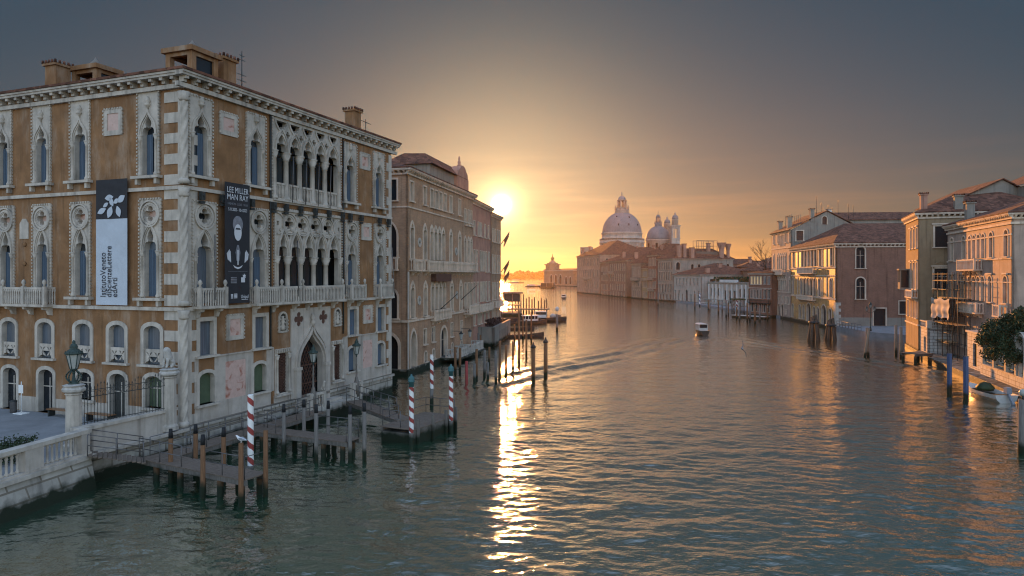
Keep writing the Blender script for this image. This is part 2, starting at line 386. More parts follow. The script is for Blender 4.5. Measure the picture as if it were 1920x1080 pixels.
    def hip(s, z, rise, over=0.5, m='tile', inset=None, name='roof'):
        x0, x1, y0, y1 = -over, s.L + over, -over, s.D + over
        mb = MB(); t = 0.14
        w, d = x1 - x0, y1 - y0; q = min(w, d) / 2 if inset is None else inset
        if w >= d: rp = [(x0 + q, (y0 + y1) / 2), (x1 - q, (y0 + y1) / 2)]
        else: rp = [((x0 + x1) / 2, y0 + q), ((x0 + x1) / 2, y1 - q)]
        P = [(x0, y0, z + t), (x1, y0, z + t), (x1, y1, z + t), (x0, y1, z + t), (*rp[0], z + rise), (*rp[1], z + rise)]
        P += [(x0, y0, z + .003), (x1, y0, z + .003), (x1, y1, z + .003), (x0, y1, z + .003)]
        f = [(0, 1, 5, 4), (1, 2, 5), (2, 3, 4, 5), (3, 0, 4)] if w >= d else [(0, 1, 4), (1, 2, 5, 4), (2, 3, 5), (3, 0, 4, 5)]
        mb.add(P, f + [(0, 6, 7, 1), (1, 7, 8, 2), (2, 8, 9, 3), (3, 9, 6, 0), (6, 9, 8, 7)])
        s.roof = mb.build(name, M[m], s.root); return s.roof
    def chimney(s, x, y, z0, z1, w=0.8, d=0.8, m='ochre', flare=False, cap='tile'):
        mb = MB()
        if flare:
            mb.lathe([(w * .5, z0), (w * .5, lerp(z0, z1, .55)), (w * .95, z1 - .25), (w, z1 - .1), (w, z1)], (x, y, 0), 8, False)
        else:
            mb.box(x - w / 2, x + w / 2, y - d / 2, y + d / 2, z0, z1 - .35)
            mb.box(x - w / 2 - .12, x + w / 2 + .12, y - d / 2 - .12, y + d / 2 + .12, z1 - .349, z1 - .2)
        o = mb.build('chimney', M[m], s.roof)
        if not flare:
            c = MB()
            for i in range(5):
                a = (i - 2) / 2 * (w / 2 + .08)
                for yy in (y - d / 2 - .08, y + d / 2 + .08): c.tube((x + a, yy, z1 - .199), (x + a, yy, z1), .09, .07, 6)
                b = (i - 2) / 2 * (d / 2 + .08)
                for xx in (x - w / 2 - .08, x + w / 2 + .08): c.tube((xx, y + b, z1 - .199), (xx, y + b, z1), .09, .07, 6)
            c.build('chimney_cap', M[cap], o)
        return o
def balustrade(mb, fr, u0, u1, v, z0, z1, pitch=0.2, r=0.06, posts=(), side=True, vw=0.14, slab=0.14):
    """stone balcony: slab from the wall out to v, colonettes, rail, returns to the wall"""
    mb.box(u0, u1, .01, v + .06, z0, z0 + slab, fr)
    mb.box(u0 + .02, u1 - .02, v - vw, v, z1 - .13, z1, fr)
    n = max(1, int((u1 - u0 - .3) / pitch))
    def col(u, vv):
        p = fr.at(u, vv, 0)
        mb.lathe([(r * 1.2, z0 + slab), (r * .8, z0 + slab + .08), (r, lerp(z0, z1, .5)), (r * .75, z1 - .3), (r * 1.4, z1 - .13)], p, 6)
    for i in range(n + 1): col(u0 + .15 + (u1 - u0 - .3) * i / n, v - vw / 2)
    if side:
        for u in (u0 + vw / 2 + .02, u1 - vw / 2 - .02):
            mb.box(u - vw / 2, u + vw / 2, .01, v - vw, z1 - .128, z1 - .002, fr)
            for k in range(1, 1 + int(v / pitch)): col(u, v - vw - k * pitch * .9 + .05)
    for u in posts: mb.box(u - .11, u + .11, v - vw - .03, v + .03, z0 + slab, z1 + .06, fr)
    for u in (u0 + .08, u1 - .08): mb.box(u - .1, u + .1, v - vw - .02, v + .02, z0 + slab, z1 + .05, fr)
    return mb
# ------------------------------------------------------------------ water
def make_water():
    rs = np.random.RandomState(3)
    ys = [9.0]
    while ys[-1] < 260: ys.append(ys[-1] + max(0.085, 0.00007 * ys[-1] ** 2))
    while ys[-1] < 2600: ys.append(min(2601, ys[-1] * 1.2))
    ys = np.array(ys); nr = len(ys); nc = 560
    s = np.linspace(-1, 1, nc)
    Y = np.repeat(ys[:, None], nc, 1)
    X = s[None, :] * (10 + Y * 0.85)
    Z = np.zeros_like(X)
    for i in range(70):
        lam = 0.5 * (8.0 ** rs.rand()); a = rs.normal(0.12, 0.5)
        if rs.rand() < .25: a += rs.choice([-.7, .7])
        k = 2 * math.pi / lam; amp = 0.0031 * lam ** 0.75 * rs.uniform(.5, 1)
        lim = np.clip((lam / np.maximum(np.gradient(ys)[:, None], .01) - 2.5) / 3, 0, 1)
        Z += amp * lim * np.sin(k * (X * math.sin(a) + Y * math.cos(a)) + rs.rand() * 6.283 + .8 * np.sin(X * .11 + Y * .07 + i))
    # patches of calmer and rougher water
    Z *= 0.75 + 0.35 * np.sin(X * .09 + 1.3 * np.sin(Y * .05)) * np.sin(Y * .06 + .5 * np.sin(X * .07))
    # wake arms of the water taxi
    for (x0, y0), (x1, y1), wl, am in (((31, 114), (-6, 56), 3.0, .15), ((33, 114), (46, 66), 2.8, .11)):
        L = math.hypot(x1 - x0, y1 - y0); tx, ty = (x1 - x0) / L, (y1 - y0) / L
        al = (X - x0) * tx + (Y - y0) * ty; ac = -(X - x0) * ty + (Y - y0) * tx
        env = np.exp(-(ac / 3.6) ** 2) * np.clip(al / 6, 0, 1) * np.clip((L - al) / 14, 0, 1)
        lim = np.clip((wl / np.maximum(np.gradient(ys)[:, None], .01) - 2) / 2, 0, 1)
        Z += env * lim * am * np.sin(2 * math.pi * (ac + .7 * np.sin(al * .15) + .35 * np.sin(al * .41 + ac)) / wl)
    verts = np.stack([X, Y, Z], -1).reshape(-1, 3)
    i = np.arange(nr - 1)[:, None] * nc + np.arange(nc - 1)[None, :]
    q = np.stack([i, i + 1, i + nc + 1, i + nc], -1).reshape(-1, 4)
    me = bpy.data.meshes.new('water')
    me.vertices.add(len(verts)); me.vertices.foreach_set('co', verts.ravel())
    me.loops.add(q.size); me.loops.foreach_set('vertex_index', q.ravel().astype(np.int32))
    me.polygons.add(len(q)); me.polygons.foreach_set('loop_start', np.arange(0, q.size, 4, dtype=np.int32))
    me.polygons.foreach_set('use_smooth', np.ones(len(q), dtype=bool))
    me.update(calc_edges=True); me.validate()
    m = bpy.data.materials.new('canal_water'); g = NT(m); b = g.b
    b.inputs['Base Color'].default_value = (0.012, 0.06, 0.032, 1)
    b.inputs['Roughness'].default_value = 0.02; b.inputs['IOR'].default_value = 1.33; b.inputs['Specular IOR Level'].default_value = 0
    tc = g.n('ShaderNodeTexCoord')
    def nz(sc, st, rot):
        mp = g.n('ShaderNodeMapping'); g.l(tc.outputs['Object'], mp.inputs[0]); mp.inputs['Scale'].default_value = st; mp.inputs['Rotation'].default_value = (0, 0, rot)
        n = g.n('ShaderNodeTexNoise'); n.inputs['Scale'].default_value = sc; n.inputs['Detail'].default_value = 3; g.l(mp.outputs[0], n.inputs['Vector']); return n.outputs['Fac']
    b1 = g.n('ShaderNodeBump'); b1.inputs['Strength'].default_value = 1.0; b1.inputs['Distance'].default_value = 0.042; g.l(nz(2.8, (.85, 1.2, 1), .1), b1.inputs['Height'])
    b2 = g.n('ShaderNodeBump'); b2.inputs['Strength'].default_value = 0.8; b2.inputs['Distance'].default_value = 0.045; g.l(nz(.62, (.42, 1.4, 1), -.12), b2.inputs['Height']); g.l(b1.outputs[0], b2.inputs['Normal'])
    g.l(b2.outputs[0], b.inputs['Normal'])
    gl = g.n('ShaderNodeBsdfGlossy'); gl.inputs['Color'].default_value = (1, .97, .93, 1); gl.inputs['Roughness'].default_value = 0.02; g.l(b2.outputs[0], gl.inputs['Normal'])
    fn = g.n('ShaderNodeFresnel'); fn.inputs['IOR'].default_value = 1.33; g.l(b2.outputs[0], fn.inputs['Normal'])
    pw = g.n('ShaderNodeMath', operation='POWER'); g.l(fn.outputs[0], pw.inputs[0]); pw.inputs[1].default_value = 0.5
    ma = g.n('ShaderNodeMath', operation='MULTIPLY_ADD', use_clamp=True); g.l(pw.outputs[0], ma.inputs[0]); ma.inputs[1].default_value = 1.12; ma.inputs[2].default_value = 0.18
    ms = g.n('ShaderNodeMixShader'); g.l(ma.outputs[0], ms.inputs[0]); g.l(b.outputs[0], ms.inputs[1]); g.l(gl.outputs[0], ms.inputs[2])
    g.l(ms.outputs[0], g.t.nodes['Material Output'].inputs['Surface'])
    me.materials.append(m)
    o = bpy.data.objects.new('water', me); COL.objects.link(o); struct(o)
make_water()
M['statue_dark'] = mat('dark_finial_stone', (.2, .18, .16), .9, .2, 4)
# ------------------------------------------------------------------ the ochre gothic palace on the left
def text_mesh(body, size, m, name, parent, loc, rot, align='CENTER', extr=0.002, sx=1.0, space=1.0):
    cu = bpy.data.curves.new(name, 'FONT'); cu.body = body; cu.size = size; cu.extrude = extr; cu.align_x = align; cu.align_y = 'CENTER'; cu.space_character = space; cu.space_line = .85
    t = bpy.data.objects.new('text_source', cu); COL.objects.link(t)
    dg = bpy.context.evaluated_depsgraph_get(); me = bpy.data.meshes.new_from_object(t.evaluated_get(dg))
    bpy.data.objects.remove(t); bpy.data.curves.remove(cu)
    me.materials.clear(); me.materials.append(m)
    o = bpy.data.objects.new(name, me); COL.objects.link(o); o.parent = parent; o.location = loc; o.rotation_euler = rot; o.scale = (sx, 1, 1)
    return o
PA = Bld('gothic_palace', 'large ochre and white gothic palace with two hanging banners at the canal corner', (-18.25, 37.98), 20.93, 22.0, 24.0, cat='palace')
A = PA.root; FF, FL = PA.fr['f'], PA.fr['l']
def teeth(mb, fr, u0, u1, z0, z1, v, step=.2, w=.09):
    """dogtooth edging round a panel"""
    n = int((z1 - z0) / step)
    for i in range(n):
        z = z0 + (i + .5) * (z1 - z0) / n
        for u in (u0, u1): mb.box(u - w / 2, u + w / 2, .01, v, z - step * .27, z + step * .27, fr)
    n = int((u1 - u0) / step)
    for i in range(n):
        u = u0 + (i + .5) * (u1 - u0) / n
        mb.box(u - step * .27, u + step * .27, .01, v, z1 - w / 2, z1 + w / 2, fr)
def colonette(mb, fr, u, v, z0, z1, r=.09, n=8, base=.25, cap=.32):
    p = fr.at(u, v, 0)
    mb.lathe([(r * 1.7, z0), (r * 1.7, z0 + base * .4), (r * 1.25, z0 + base * .7), (r, z0 + base), (r * .92, z1 - cap), (r * 1.2, z1 - cap * .95), (r * 1.1, z1 - cap * .8), (r * 1.75, z1 - cap * .35), (r * 1.55, z1 - cap * .25), (r * 2.0, z1 - .05), (r * 2.0, z1)], p, n)
def goth(face, u, z0, zs, zt, ztop, a, pw, quat=None, pane='curtain', finial=False, sill=True, depth=.32, shut=0.0):
    fr = PA.fr[face]; mb = MB()
    hole = off(sh_arch(TREF, 2 * a, zs - z0, zt - z0), u, z0)
    holes = [hole]
    outer = [(u - pw, z0), (u + pw, z0), (u + pw, ztop), (u - pw, ztop)]
    PA.holes[face].append([(u - pw + .12, z0 + .06), (u + pw - .12, z0 + .06), (u + pw - .12, ztop - .12), (u - pw + .12, ztop - .12)])
    if quat: holes.append(off(sh_quatre(quat[1]), u, quat[0]))
    mb.plate(fr, outer, holes, .06, -depth)
    teeth(mb, fr, u - pw, u + pw, z0 + .05, ztop, .13)
    prof = OGEE if finial else POINT
    for k, (wd, pr) in enumerate(((.09, .15), (.06, .11))):
        e = .17 - k * .1
        mb.ribbon(fr, off(sh_arch(prof, 2 * (a + e), zs - z0, zt - z0 + e * (1.6 if finial else 1.0)), u, z0)[1:-1], wd, pr, .05)
    for sgn in (-1, 1): colonette(mb, fr, u + sgn * (a + .14), .07, z0 + .02, zs + .02, .085)
    if finial:
        zz = zt + .26; mb.lathe([(.05, zz), (.05, zz + .25), (.16, zz + .3), (.2, zz + .38), (.12, zz + .46), (.2, zz + .55), (.13, zz + .68), (.02, zz + .85)], fr.at(u, .1, 0), 8)
    if quat:
        q, r = quat
        for rr, wd, pr in ((r + .14, .12, .12), (r + .3, .09, .17), (r * 1.02 + .03, .05, .09)): mb.ribbon(fr, off(sh_circ(rr, 20) + [(rr, 0)], u, q), wd, pr, .05)
    w = mb.build('window', M['istria'], A)
    pb = MB().box(u - a - .05, u + a + .05, -depth - .08, -depth + .02, z0 + .01, zt + .05, fr)
    pb.build('pane', M[random.choice(['curtain', 'curtain_dim', 'curtain_dim', 'glass']) if pane in ('curtain', 'glass') else pane], w)
    if quat: MB().box(u - quat[1] - .03, u + quat[1] + .03, -depth - .08, -depth + .03, quat[0] - quat[1] - .03, quat[0] + quat[1] + .03, fr).build('quatrefoil_panel', M['pink' if face == 'l' else 'glass'], w)
    if shut:
        s_ = MB()
        for x0, x1 in ((u - a * .98, u - .02), (u + .02, u + a * .98)):
            if shut < 1 and x0 < u: continue
            s_.box(x0, x1, -depth + .03, -depth + .07, z0 + .02, zs + .1, fr)
            for i in range(3): s_.box(x0 + (x1 - x0) * (i + .42) / 3, x0 + (x1 - x0) * (i + .58) / 3, -depth + .071, -depth + .09, z0 + .04, zs + .08, fr)
        s_.build('shutter', M['shutter'], w)
    if sill:
        sb = MB().box(u - pw - .22, u + pw + .22, .01, .36, z0 - .16, z0 - .004, fr)
        for sgn in (-1, 1): sb.box(u + sgn * (pw - .1) - .09, u + sgn * (pw - .1) + .09, .01, .26, z0 - .48, z0 - .162, fr)
        sb.build('sill', M['istria'], w)
    return w
def panel(face, u0, u1, z0, z1, m='pink', fw=.28, name='marble_panel'):
    fr = PA.fr[face]
    mb = MB().plate(fr, [(u0, z0), (u1, z0), (u1, z1), (u0, z1)], [[(u0 + fw, z0 + fw), (u1 - fw, z0 + fw), (u1 - fw, z1 - fw), (u0 + fw, z1 - fw)]], .07, 0)
    teeth(mb, fr, u0, u1, z0, z1, .11)
    o = mb.build(name, M['istria'], A)
    MB().box(u0 + fw - .01, u1 - fw + .01, .004, .025, z0 + fw - .01, z1 - fw + .01, fr).build('marble', M[m], o)
# top floor, canal front
for i, u in enumerate((1.15, 5.6, 15.9, 20.0)):
    goth('f', u, 15.68, 18.1, 19.15, 20.2, .48, .85, finial=True, shut=.5)
panel('f', 2.58, 4.02, 18.42, 19.76); panel('f', 17.25, 18.68, 18.5, 19.8)
# piano nobile, canal front
for i, u in enumerate((1.42, 5.85, 16.15, 20.2)):
    goth('f', u, 8.35, 11.1, 12.5, 14.25, .55, .9, quat=(13.42, .44), sill=False, pane='curtain', shut=(0, .5, 1, 1)[i], depth=.4)
panel('f', 17.45, 18.86, 12.85, 14.2)
# the two loggias
def loggia(name, zb, zs, zt, ztop, cols, upper):
    mb = MB(); u0, u1 = cols[0] - .18, cols[-1] + .18
    PA.holes['f'].append([(u0 + .1, zb + .02), (u1 - .1, zb + .02), (u1 - .1, ztop - .1), (u0 + .1, ztop - .1)])
    holes = []; mids = [(a + b) / 2 for a, b in zip(cols, cols[1:])]
    for a, b in zip(cols, cols[1:]):
        holes.append(off(sh_arch(TREF, (b - a) - .34, .02, zt - zs), (a + b) / 2, zs))
        mb.ribbon(FF, off(sh_arch(POINT, (b - a) - .1, .02, zt - zs + .14), (a + b) / 2, zs)[1:-1], .1, .2, .05)
    if upper == 'scallop':
        for m_ in mids:
            h = [(.6, 0), (.57, -.22), (.42, -.34), (.3, -.3), (.28, -.42), (.16, -.6), (0, -.74)]
            holes.append(off([(x, z) for x, z in h] + [(-x, z) for x, z in reversed(h[:-1])], m_, ztop - .24))
        for a in cols[1:-1]: holes.append(off(sh_quatre(.24, 24), a, zt - .06))
        for a in cols:
            for sg in (-1, 1):
                p = [(a + sg * x, zs + z * (ztop - .2 - zs) / 2.1) for x, z in ((.06, .0), (.1, .35), (.24, .75), (.48, 1.08), (.72, 1.3), (.98, 1.52), (1.2, 1.8), (1.3, 2.1))]
                p = [q for q in p if cols[0] - .05 <= q[0] <= cols[-1] + .05]
                if len(p) > 2: mb.ribbon(FF, p, .13, .15, .05)
    else:
        for k, a in enumerate(cols):
            if 0 < k < len(cols) - 1:
                holes.append(off(sh_quatre(.46), a, ztop - .82))
                for rr, wd, pr in ((.58, .1, .13), (.72, .08, .18)): mb.ribbon(FF, off(sh_circ(rr, 20) + [(rr, 0)], a, ztop - .82), wd, pr, .05)
                holes.append([(a - .2, zt - .02), (a, zt - .42), (a + .2, zt - .02), (a, zt + .08)])
            else:
                sg = 1 if k == 0 else -1
                holes.append([(a + sg * .02, ztop - .98), (a + sg * .24, ztop - .94), (a + sg * .26, ztop - .7), (a + sg * .02, ztop - .66)])
                t = [(a + sg * .7 * math.cos(x), ztop - .82 + .7 * math.sin(x)) for x in [-math.pi / 2 + math.pi * i / 12 for i in range(13)]]
                mb.ribbon(FF, t, .1, .16, .05)
            for sg in (-1, 1):
                p = [(a + sg * x, zs + z * (zt - zs) / 1.5) for x, z in ((.05, 0), (.1, .5), (.25, .95), (.5, 1.38), (.73, 1.58), (1.0, 1.72), (1.38, 1.78))]
                p = [q for q in p if cols[0] - .05 <= q[0] <= cols[-1] + .05]
                if len(p) > 2: mb.ribbon(FF, p, .12, .15, .05)
        for m_ in mids: holes.append([(m_ - .13, ztop - 1.38), (m_, ztop - 1.2), (m_ + .13, ztop - 1.38), (m_, ztop - 1.5)])
        for m_ in mids: holes.append([(m_ - .12, ztop - .12), (m_, ztop - .42), (m_ + .12, ztop - .12)])
    mb.plate(FF, [(u0, zs), (u1, zs), (u1, ztop), (u0, ztop)], holes, .08, -.3, back=True)
    mb.box(u0 - .06, u1 + .06, .01, .2, ztop + .002, ztop + .16, FF)
    teeth(mb, FF, u0 - .04, u1 + .04, zb + .1, ztop + .16, .16)
    for a in cols:
        if a in (cols[0], cols[-1]):
            mb.box(a - .17, a + .17, -.3, .1, zb, zs - .002, FF); colonette(mb, FF, a, .1, zb, zs, .13, 10, .3, .5)
        else: colonette(mb, FF, a, -.08, zb, zs, .185, 12, .3, .55)
    o = mb.build(name, M['istria'], A)
    MB().box(u0 - .3, u1 + 2.2, -1.3, -1.2, zb - .3, ztop, FF).build('glazed_back_wall', M['curtain_dim'], o)
    db = MB()
    for m_ in mids:
        for du in (-.42, .4): db.box(m_ + du - .06, m_ + du + .06, -1.19, -1.1, zb, zs + .5, FF)
        db.box(m_ - .48, m_ + .48, -1.19, -1.1, zs - .1, zs + .02, FF)
    db.build('window_bars', M['iron'], o)
    b = MB()
    b.box(u0 - .1, u1 + .1, -1.2, -.31, zb - .12, zb - .01, FF)
    b.build('loggia_floor', M['istria'], o)
    return o
C1 = [7.27, 8.6, 10.0, 11.42, 12.86, 14.4]
lg = loggia('upper_loggia', 15.05, 18.25, 19.5, 20.5, C1, 'scallop')
mb = MB()
for a, b in zip(C1, C1[1:]):
    mb.box(a + .2, b - .2, -.12, .06, 16.05, 16.18, FF); mb.box(a + .2, b - .2, -.12, .08, 15.06, 15.16, FF)
    for i in range(6): mb.lathe([(.06, 15.16), (.045, 15.3), (.06, 15.6), (.045, 15.9), (.07, 16.05)], FF.at(lerp(a + .3, b - .3, i / 5), -.03, 0), 6)
mb.box(7.05, 14.6, .01, .28, 14.93, 15.049, FF)
mb.build('loggia_balustrade', M['istria'], lg)
C2 = [7.5, 8.75, 10.12, 11.55, 12.98, 14.5]
loggia('lower_loggia', 8.35, 11.3, 12.85, 14.3, C2, 'rose')
# balconies of the piano nobile
def bracket(mb, fr, u, z, v, w=.2, h=.55):
    P = [fr.at(u + s * w / 2, a, b) for s in (-1, 1) for a, b in ((.01, z), (v, z), (v * .92, z - h * .3), (v * .5, z - h * .45), (v * .35, z - h * .9), (.01, z - h))]
    mb.add(P, [(0, 1, 2, 3, 4, 5), (6, 7, 8, 9, 10, 11)] + [(i, (i + 1) % 6, 6 + (i + 1) % 6, 6 + i) for i in range(6)])
def balcony(face, u0, u1, v, posts=(), br=None, z0=8.12, z1=9.3):
    fr = PA.fr[face]
    mb = balustrade(MB(), fr, u0, u1, v, z0, z1, .17, .055, posts)
    for u in (u0 + .12, u1 - .12) + tuple(posts):
        mb.lathe([(.1, z1 + .06), (.06, z1 + .14), (.13, z1 + .26), (.1, z1 + .4), (.02, z1 + .48)], fr.at(u, v - .08, 0), 6)
    o = mb.build('balcony', M['istria'], A)
    for u in (br or (u0 + .35, u1 - .35)):
        bb = MB(); bracket(bb, fr, u, z0 - .002, v * .9); bb.build('bracket', M['istria'], o)
balcony('f', .5, 2.62, .62); balcony('f', 5.0, 14.35, .62, (7.45, 9.6), (5.4, 7.1, 9.2, 10.6, 12, 13.6)); balcony('f', 15.3, 17.3, .62); balcony('f', 19.35, 21.5, .62)
balcony('l', 10.25, 15.9, .7, (12.2, 14.1), (10.6, 12.3, 13.9, 15.5))
# mezzanine and ground floor, canal front
for u in (1.6, 6.05, 16.35, 20.35):
    PA.win('f', u, 5.4, 1.0, 1.98, 'rect', .24, pane='curtain' if u < 10 else 'shutter', rec=.25)
panel('f', 3.12, 4.55, 6.1, 7.65); panel('f', 17.72, 19.05, 6.15, 7.6)
for u, p in ((1.62, 'green_blind'), (6.0, 'green_blind'), (16.25, 'shutter'), (20.3, 'shutter')):
    PA.win('f', u, 2.6, 1.12, 1.8, 'seg', .2, pane=p, rec=.3)
# white stone dressing of the lower wall, round the openings
def slab(u0, u1, z0, z1, holes=(), v=.035): MB().plate(FF, [(u0, z0), (u1, z0), (u1, z1), (u0, z1)], holes, v, 0).build('stone_cladding', M['clad'], A)
slab(.75, 7.0, 1.62, 2.46); slab(2.46, 5.22, 2.463, 5.25, [[(3.05, 2.6), (4.72, 2.6), (4.72, 4.85), (3.05, 4.85)]]); slab(2.2, 2.457, 2.463, 5.25); slab(.72, 1.0, 2.463, 5.25); slab(5.223, 5.4, 2.463, 5.25); slab(6.6, 7.3, 2.463, 5.25)
slab(14.95, 21.3, 1.62, 2.46); slab(17.0, 19.75, 2.463, 5.25, [[(17.7, 2.6), (19.06, 2.6), (19.06, 4.8), (17.7, 4.8)]]); slab(14.95, 15.6, 2.463, 5.25); slab(19.753, 19.9, 2.463, 5.25); slab(7.303, 8.9, 1.62, 2.1); slab(13.4, 14.947, 1.62, 2.1)
for a, b in ((.72, 7.2), (15.0, 21.3)): MB().box(a, b, .001, .1, 5.253, 5.33, FF).build('stone_moulding', M['clad'], A)
for a, b in ((3.0, 4.77), (17.65, 19.1)): MB().box(a, b, .002, .024, 2.55, 4.9, FF).build('pink_marble_slab', M['pink'], A)
# portal
pt = MB(); pu = 11.13
door = off(sh_arch(OGEE, 2.75, 2.5, 4.9), pu, 1.0)
PA.holes['f'].append(off(sh_arch(OGEE, 2.9, 2.5, 4.95), pu, 1.0))
pt.plate(FF, [(8.95, 1.0), (13.35, 1.0), (13.35, 7.75), (8.95, 7.75)], [door, off(sh_quatre(.5), 9.75, 7.0), off(sh_quatre(.5), 12.5, 7.0)], .09, -.45)
for e, w_, p_ in ((.16, .16, .26), (.36, .12, .2)):
    pt.ribbon(FF, off(sh_arch(OGEE, 2.75 + 2 * e, 2.5, 4.9 + e * 2.2), pu, 1.0)[1:-1], w_, p_, .08)
for sgn in (-1, 1): pt.box(pu + sgn * 1.62 - .24, pu + sgn * 1.62 + .24, .091, .3, 1.0, 3.5, FF); pt.box(pu + sgn * 1.62 - .3, pu + sgn * 1.62 + .3, .092, .36, 3.503, 3.72, FF)
pt.lathe([(.08, 6.35), (.14, 6.6), (.2, 6.75), (.1, 6.9), (.18, 7.05), (.02, 7.4)], FF.at(pu, .2, 0), 8)
po = pt.build('portal', M['clad'], A)
gt = MB()
gt.box(pu - 1.45, pu + 1.45, -.62, -.58, 1.0, 5.95, FF)
gate = gt.build('gate_back', M['black'], po)
gt = MB()
for i in range(-9, 10):
    for sg in (-1, 1):
        x0 = pu + i * .3; pts = [(x0 + sg * (t * .12), 1.0 + t * .2 + 0) for t in range(24)]
        pts = [(x, z) for x, z in pts if abs(x - pu) < 1.3 and z < 5.8 - abs(x - pu) * 1.5]
        if len(pts) > 2: gt.ribbon(FF, pts, .045, -.5, -.55)
for z in (2.3, 3.6): gt.box(pu - 1.35, pu + 1.35, -.5, -.46, z, z + .08, FF)
gt.build('lattice_gate', M['rust'], po)
for u in (9.75, 12.5): MB().box(u - .52, u + .52, -.4, .02, 6.48, 7.52, FF).build('quatrefoil_panel', M['rust'], po)
for u in (8.12, 14.25):
    PA.holes['f'].append([(u - .5, 2.2), (u + .5, 2.2), (u + .5, 4.85), (u - .5, 4.85)])
    gm = MB().plate(FF, [(u - .75, 1.95), (u + .75, 1.95), (u + .75, 5.15), (u - .75, 5.15)], [[(u - .48, 2.2), (u + .48, 2.2), (u + .48, 4.85), (u - .48, 4.85)]], .08, -.3)
    for sgn in (-1, 1): colonette(gm, FF, u + sgn * .6, .12, 2.2, 4.75, .08)
    for i in range(7): gm.box(u - .72 + i * .22, u - .6 + i * .22, .081, .2, 4.92, 5.12, FF)
    gm.box(u - .8, u + .8, .081, .26, 2.0, 2.12, FF)
    w = gm.build('window', M['istria'], A)
    MB().box(u - .52, u + .52, -.36, -.29, 2.18, 4.87, FF).build('pane', M['black'], w)
    lat = MB()
    for i in range(-3, 12):
        for sg in (-1, 1):
            p = [(u + sg * (-.48 + t * .12), 2.2 + i * .22 + t * .22) for t in range(9)]
            p = [q for q in p if 2.19 < q[1] < 4.86]
            if len(p) > 1: lat.ribbon(FF, p, .035, -.1, -.14)
    lat.build('lattice', M['rust'], w)
for u in (8.15, 14.27):
    n_ = MB().plate(FF, off(sh_round(.86, 1.42), u, 6.2), [off(sh_round(.6, 1.16), u, 6.33)], .1, 0)
    teeth(n_, FF, u - .43, u + .43, 6.2, 7.1, .14)
    o = n_.build('relief_niche', M['istria'], A)
    MB().plate(FF, off(sh_round(.6, 1.16), u, 6.33), [], .012, 0).build('niche_back', M['iron'], o)
    f_ = MB().lathe([(.16, 6.36), (.2, 6.5), (.12, 6.8), (.17, 6.98), (.08, 7.08), (.1, 7.2), (.03, 7.3)], FF.at(u, .02, 0), 8)
    for i in range(10):
        t = i * .628; f_.ball(FF.at(u + .24 * math.cos(t), .03, 6.85 + .42 * math.sin(t)), .06)
    f_.build('carved_figure', M['istria'], o)
# garden front
for u in (15.0, 11.45, 8.1, 2.6): goth('l', u, 15.68, 18.0, 19.1, 20.5, .46, .82, finial=True, pane='glass', shut=1 if u in (8.1, 11.45) else .5)
panel('l', 4.65, 6.13, 18.2, 19.76)
for u in (14.75, 11.4, 8.05, 2.45): goth('l', u, 8.75 if u < 10 else 8.35, 11.4, 12.7, 14.38, .46, .82, quat=(13.52, .44), pane='glass', shut=1, sill=u < 10)
for u in (14.5, 11.2, 7.9, 5.1, 2.35):
    w = PA.win('l', u, 4.95, 1.25, 2.2, 'seg', .24, pane='curtain', rec=.28)
    g_ = MB().plate(FL, [(u - .62, 4.96), (u + .62, 4.96), (u + .62, 5.82), (u - .62, 5.82)],
        [off([(x * .26, z * .3) for x, z in ((0, .08), (.55, .55), (.9, .95), (.3, .8))], u + dx * 1.0, 5.36) for dx in (-.3, .3)] +
        [off([(-x * .26, z * .3) for x, z in ((0, .08), (.55, .55), (.9, .95), (.3, .8))], u + dx * 1.0, 5.36) for dx in (-.3, .3)] +
        [off([(x * .26, -z * .3) for x, z in ((0, .08), (.55, .55), (.9, .95), (.3, .8))], u + dx * 1.0, 5.36) for dx in (-.3, .3)] +
        [off([(-x * .26, -z * .3) for x, z in ((0, .08), (.55, .55), (.9, .95), (.3, .8))], u + dx * 1.0, 5.36) for dx in (-.3, .3)], -.05, -.12)
    g_.build('pierced_parapet', M['istria'], w)
for u, z0, z1, p in ((14.4, 1.62, 4.2, 'glass'), (11.1, 1.62, 4.25, 'glass'), (7.8, 2.62, 4.25, 'glass'), (5.05, 1.62, 4.3, 'iron'), (2.25, 2.5, 4.3, 'green_blind')):
    PA.win('l', u, z0, 1.25, z1 - z0, 'seg', .22, pane=p, rec=.3, sill=z0 > 2, mull=1)
pl = MB(); edges = [0.8, 1.4, 3.1, 4.2, 5.9, 6.95, 8.65, 10.25, 11.95, 13.55, 15.25, 24]
for a, b in list(zip(edges[::2], edges[1::2])) + [(1.41, 3.09), (6.96, 8.64)]: MB().box(a, b, .001, .03, 1.5, 2.5 if b != 3.09 else 2.36, FL).build('stone_cladding', M['clad'], A)
tb = MB().plate(FL, off([(.4, 0), (.4, .95), (.15, 1.25), (-.15, 1.25), (-.4, .95), (-.4, 0)], 13.05, 12.3), [], .05, 0)
tb.build('wall_plaque', M['istria'], A)
for z in (11.95, 10.75): MB().lathe([(.14, -.02), (.14, .05), (.02, .09)], (0, 0, 0), 10).build('wall_boss', M['ochre'], A, FL.at(13.0, .03, z)).rotation_euler = (R(90), 0, R(-90))
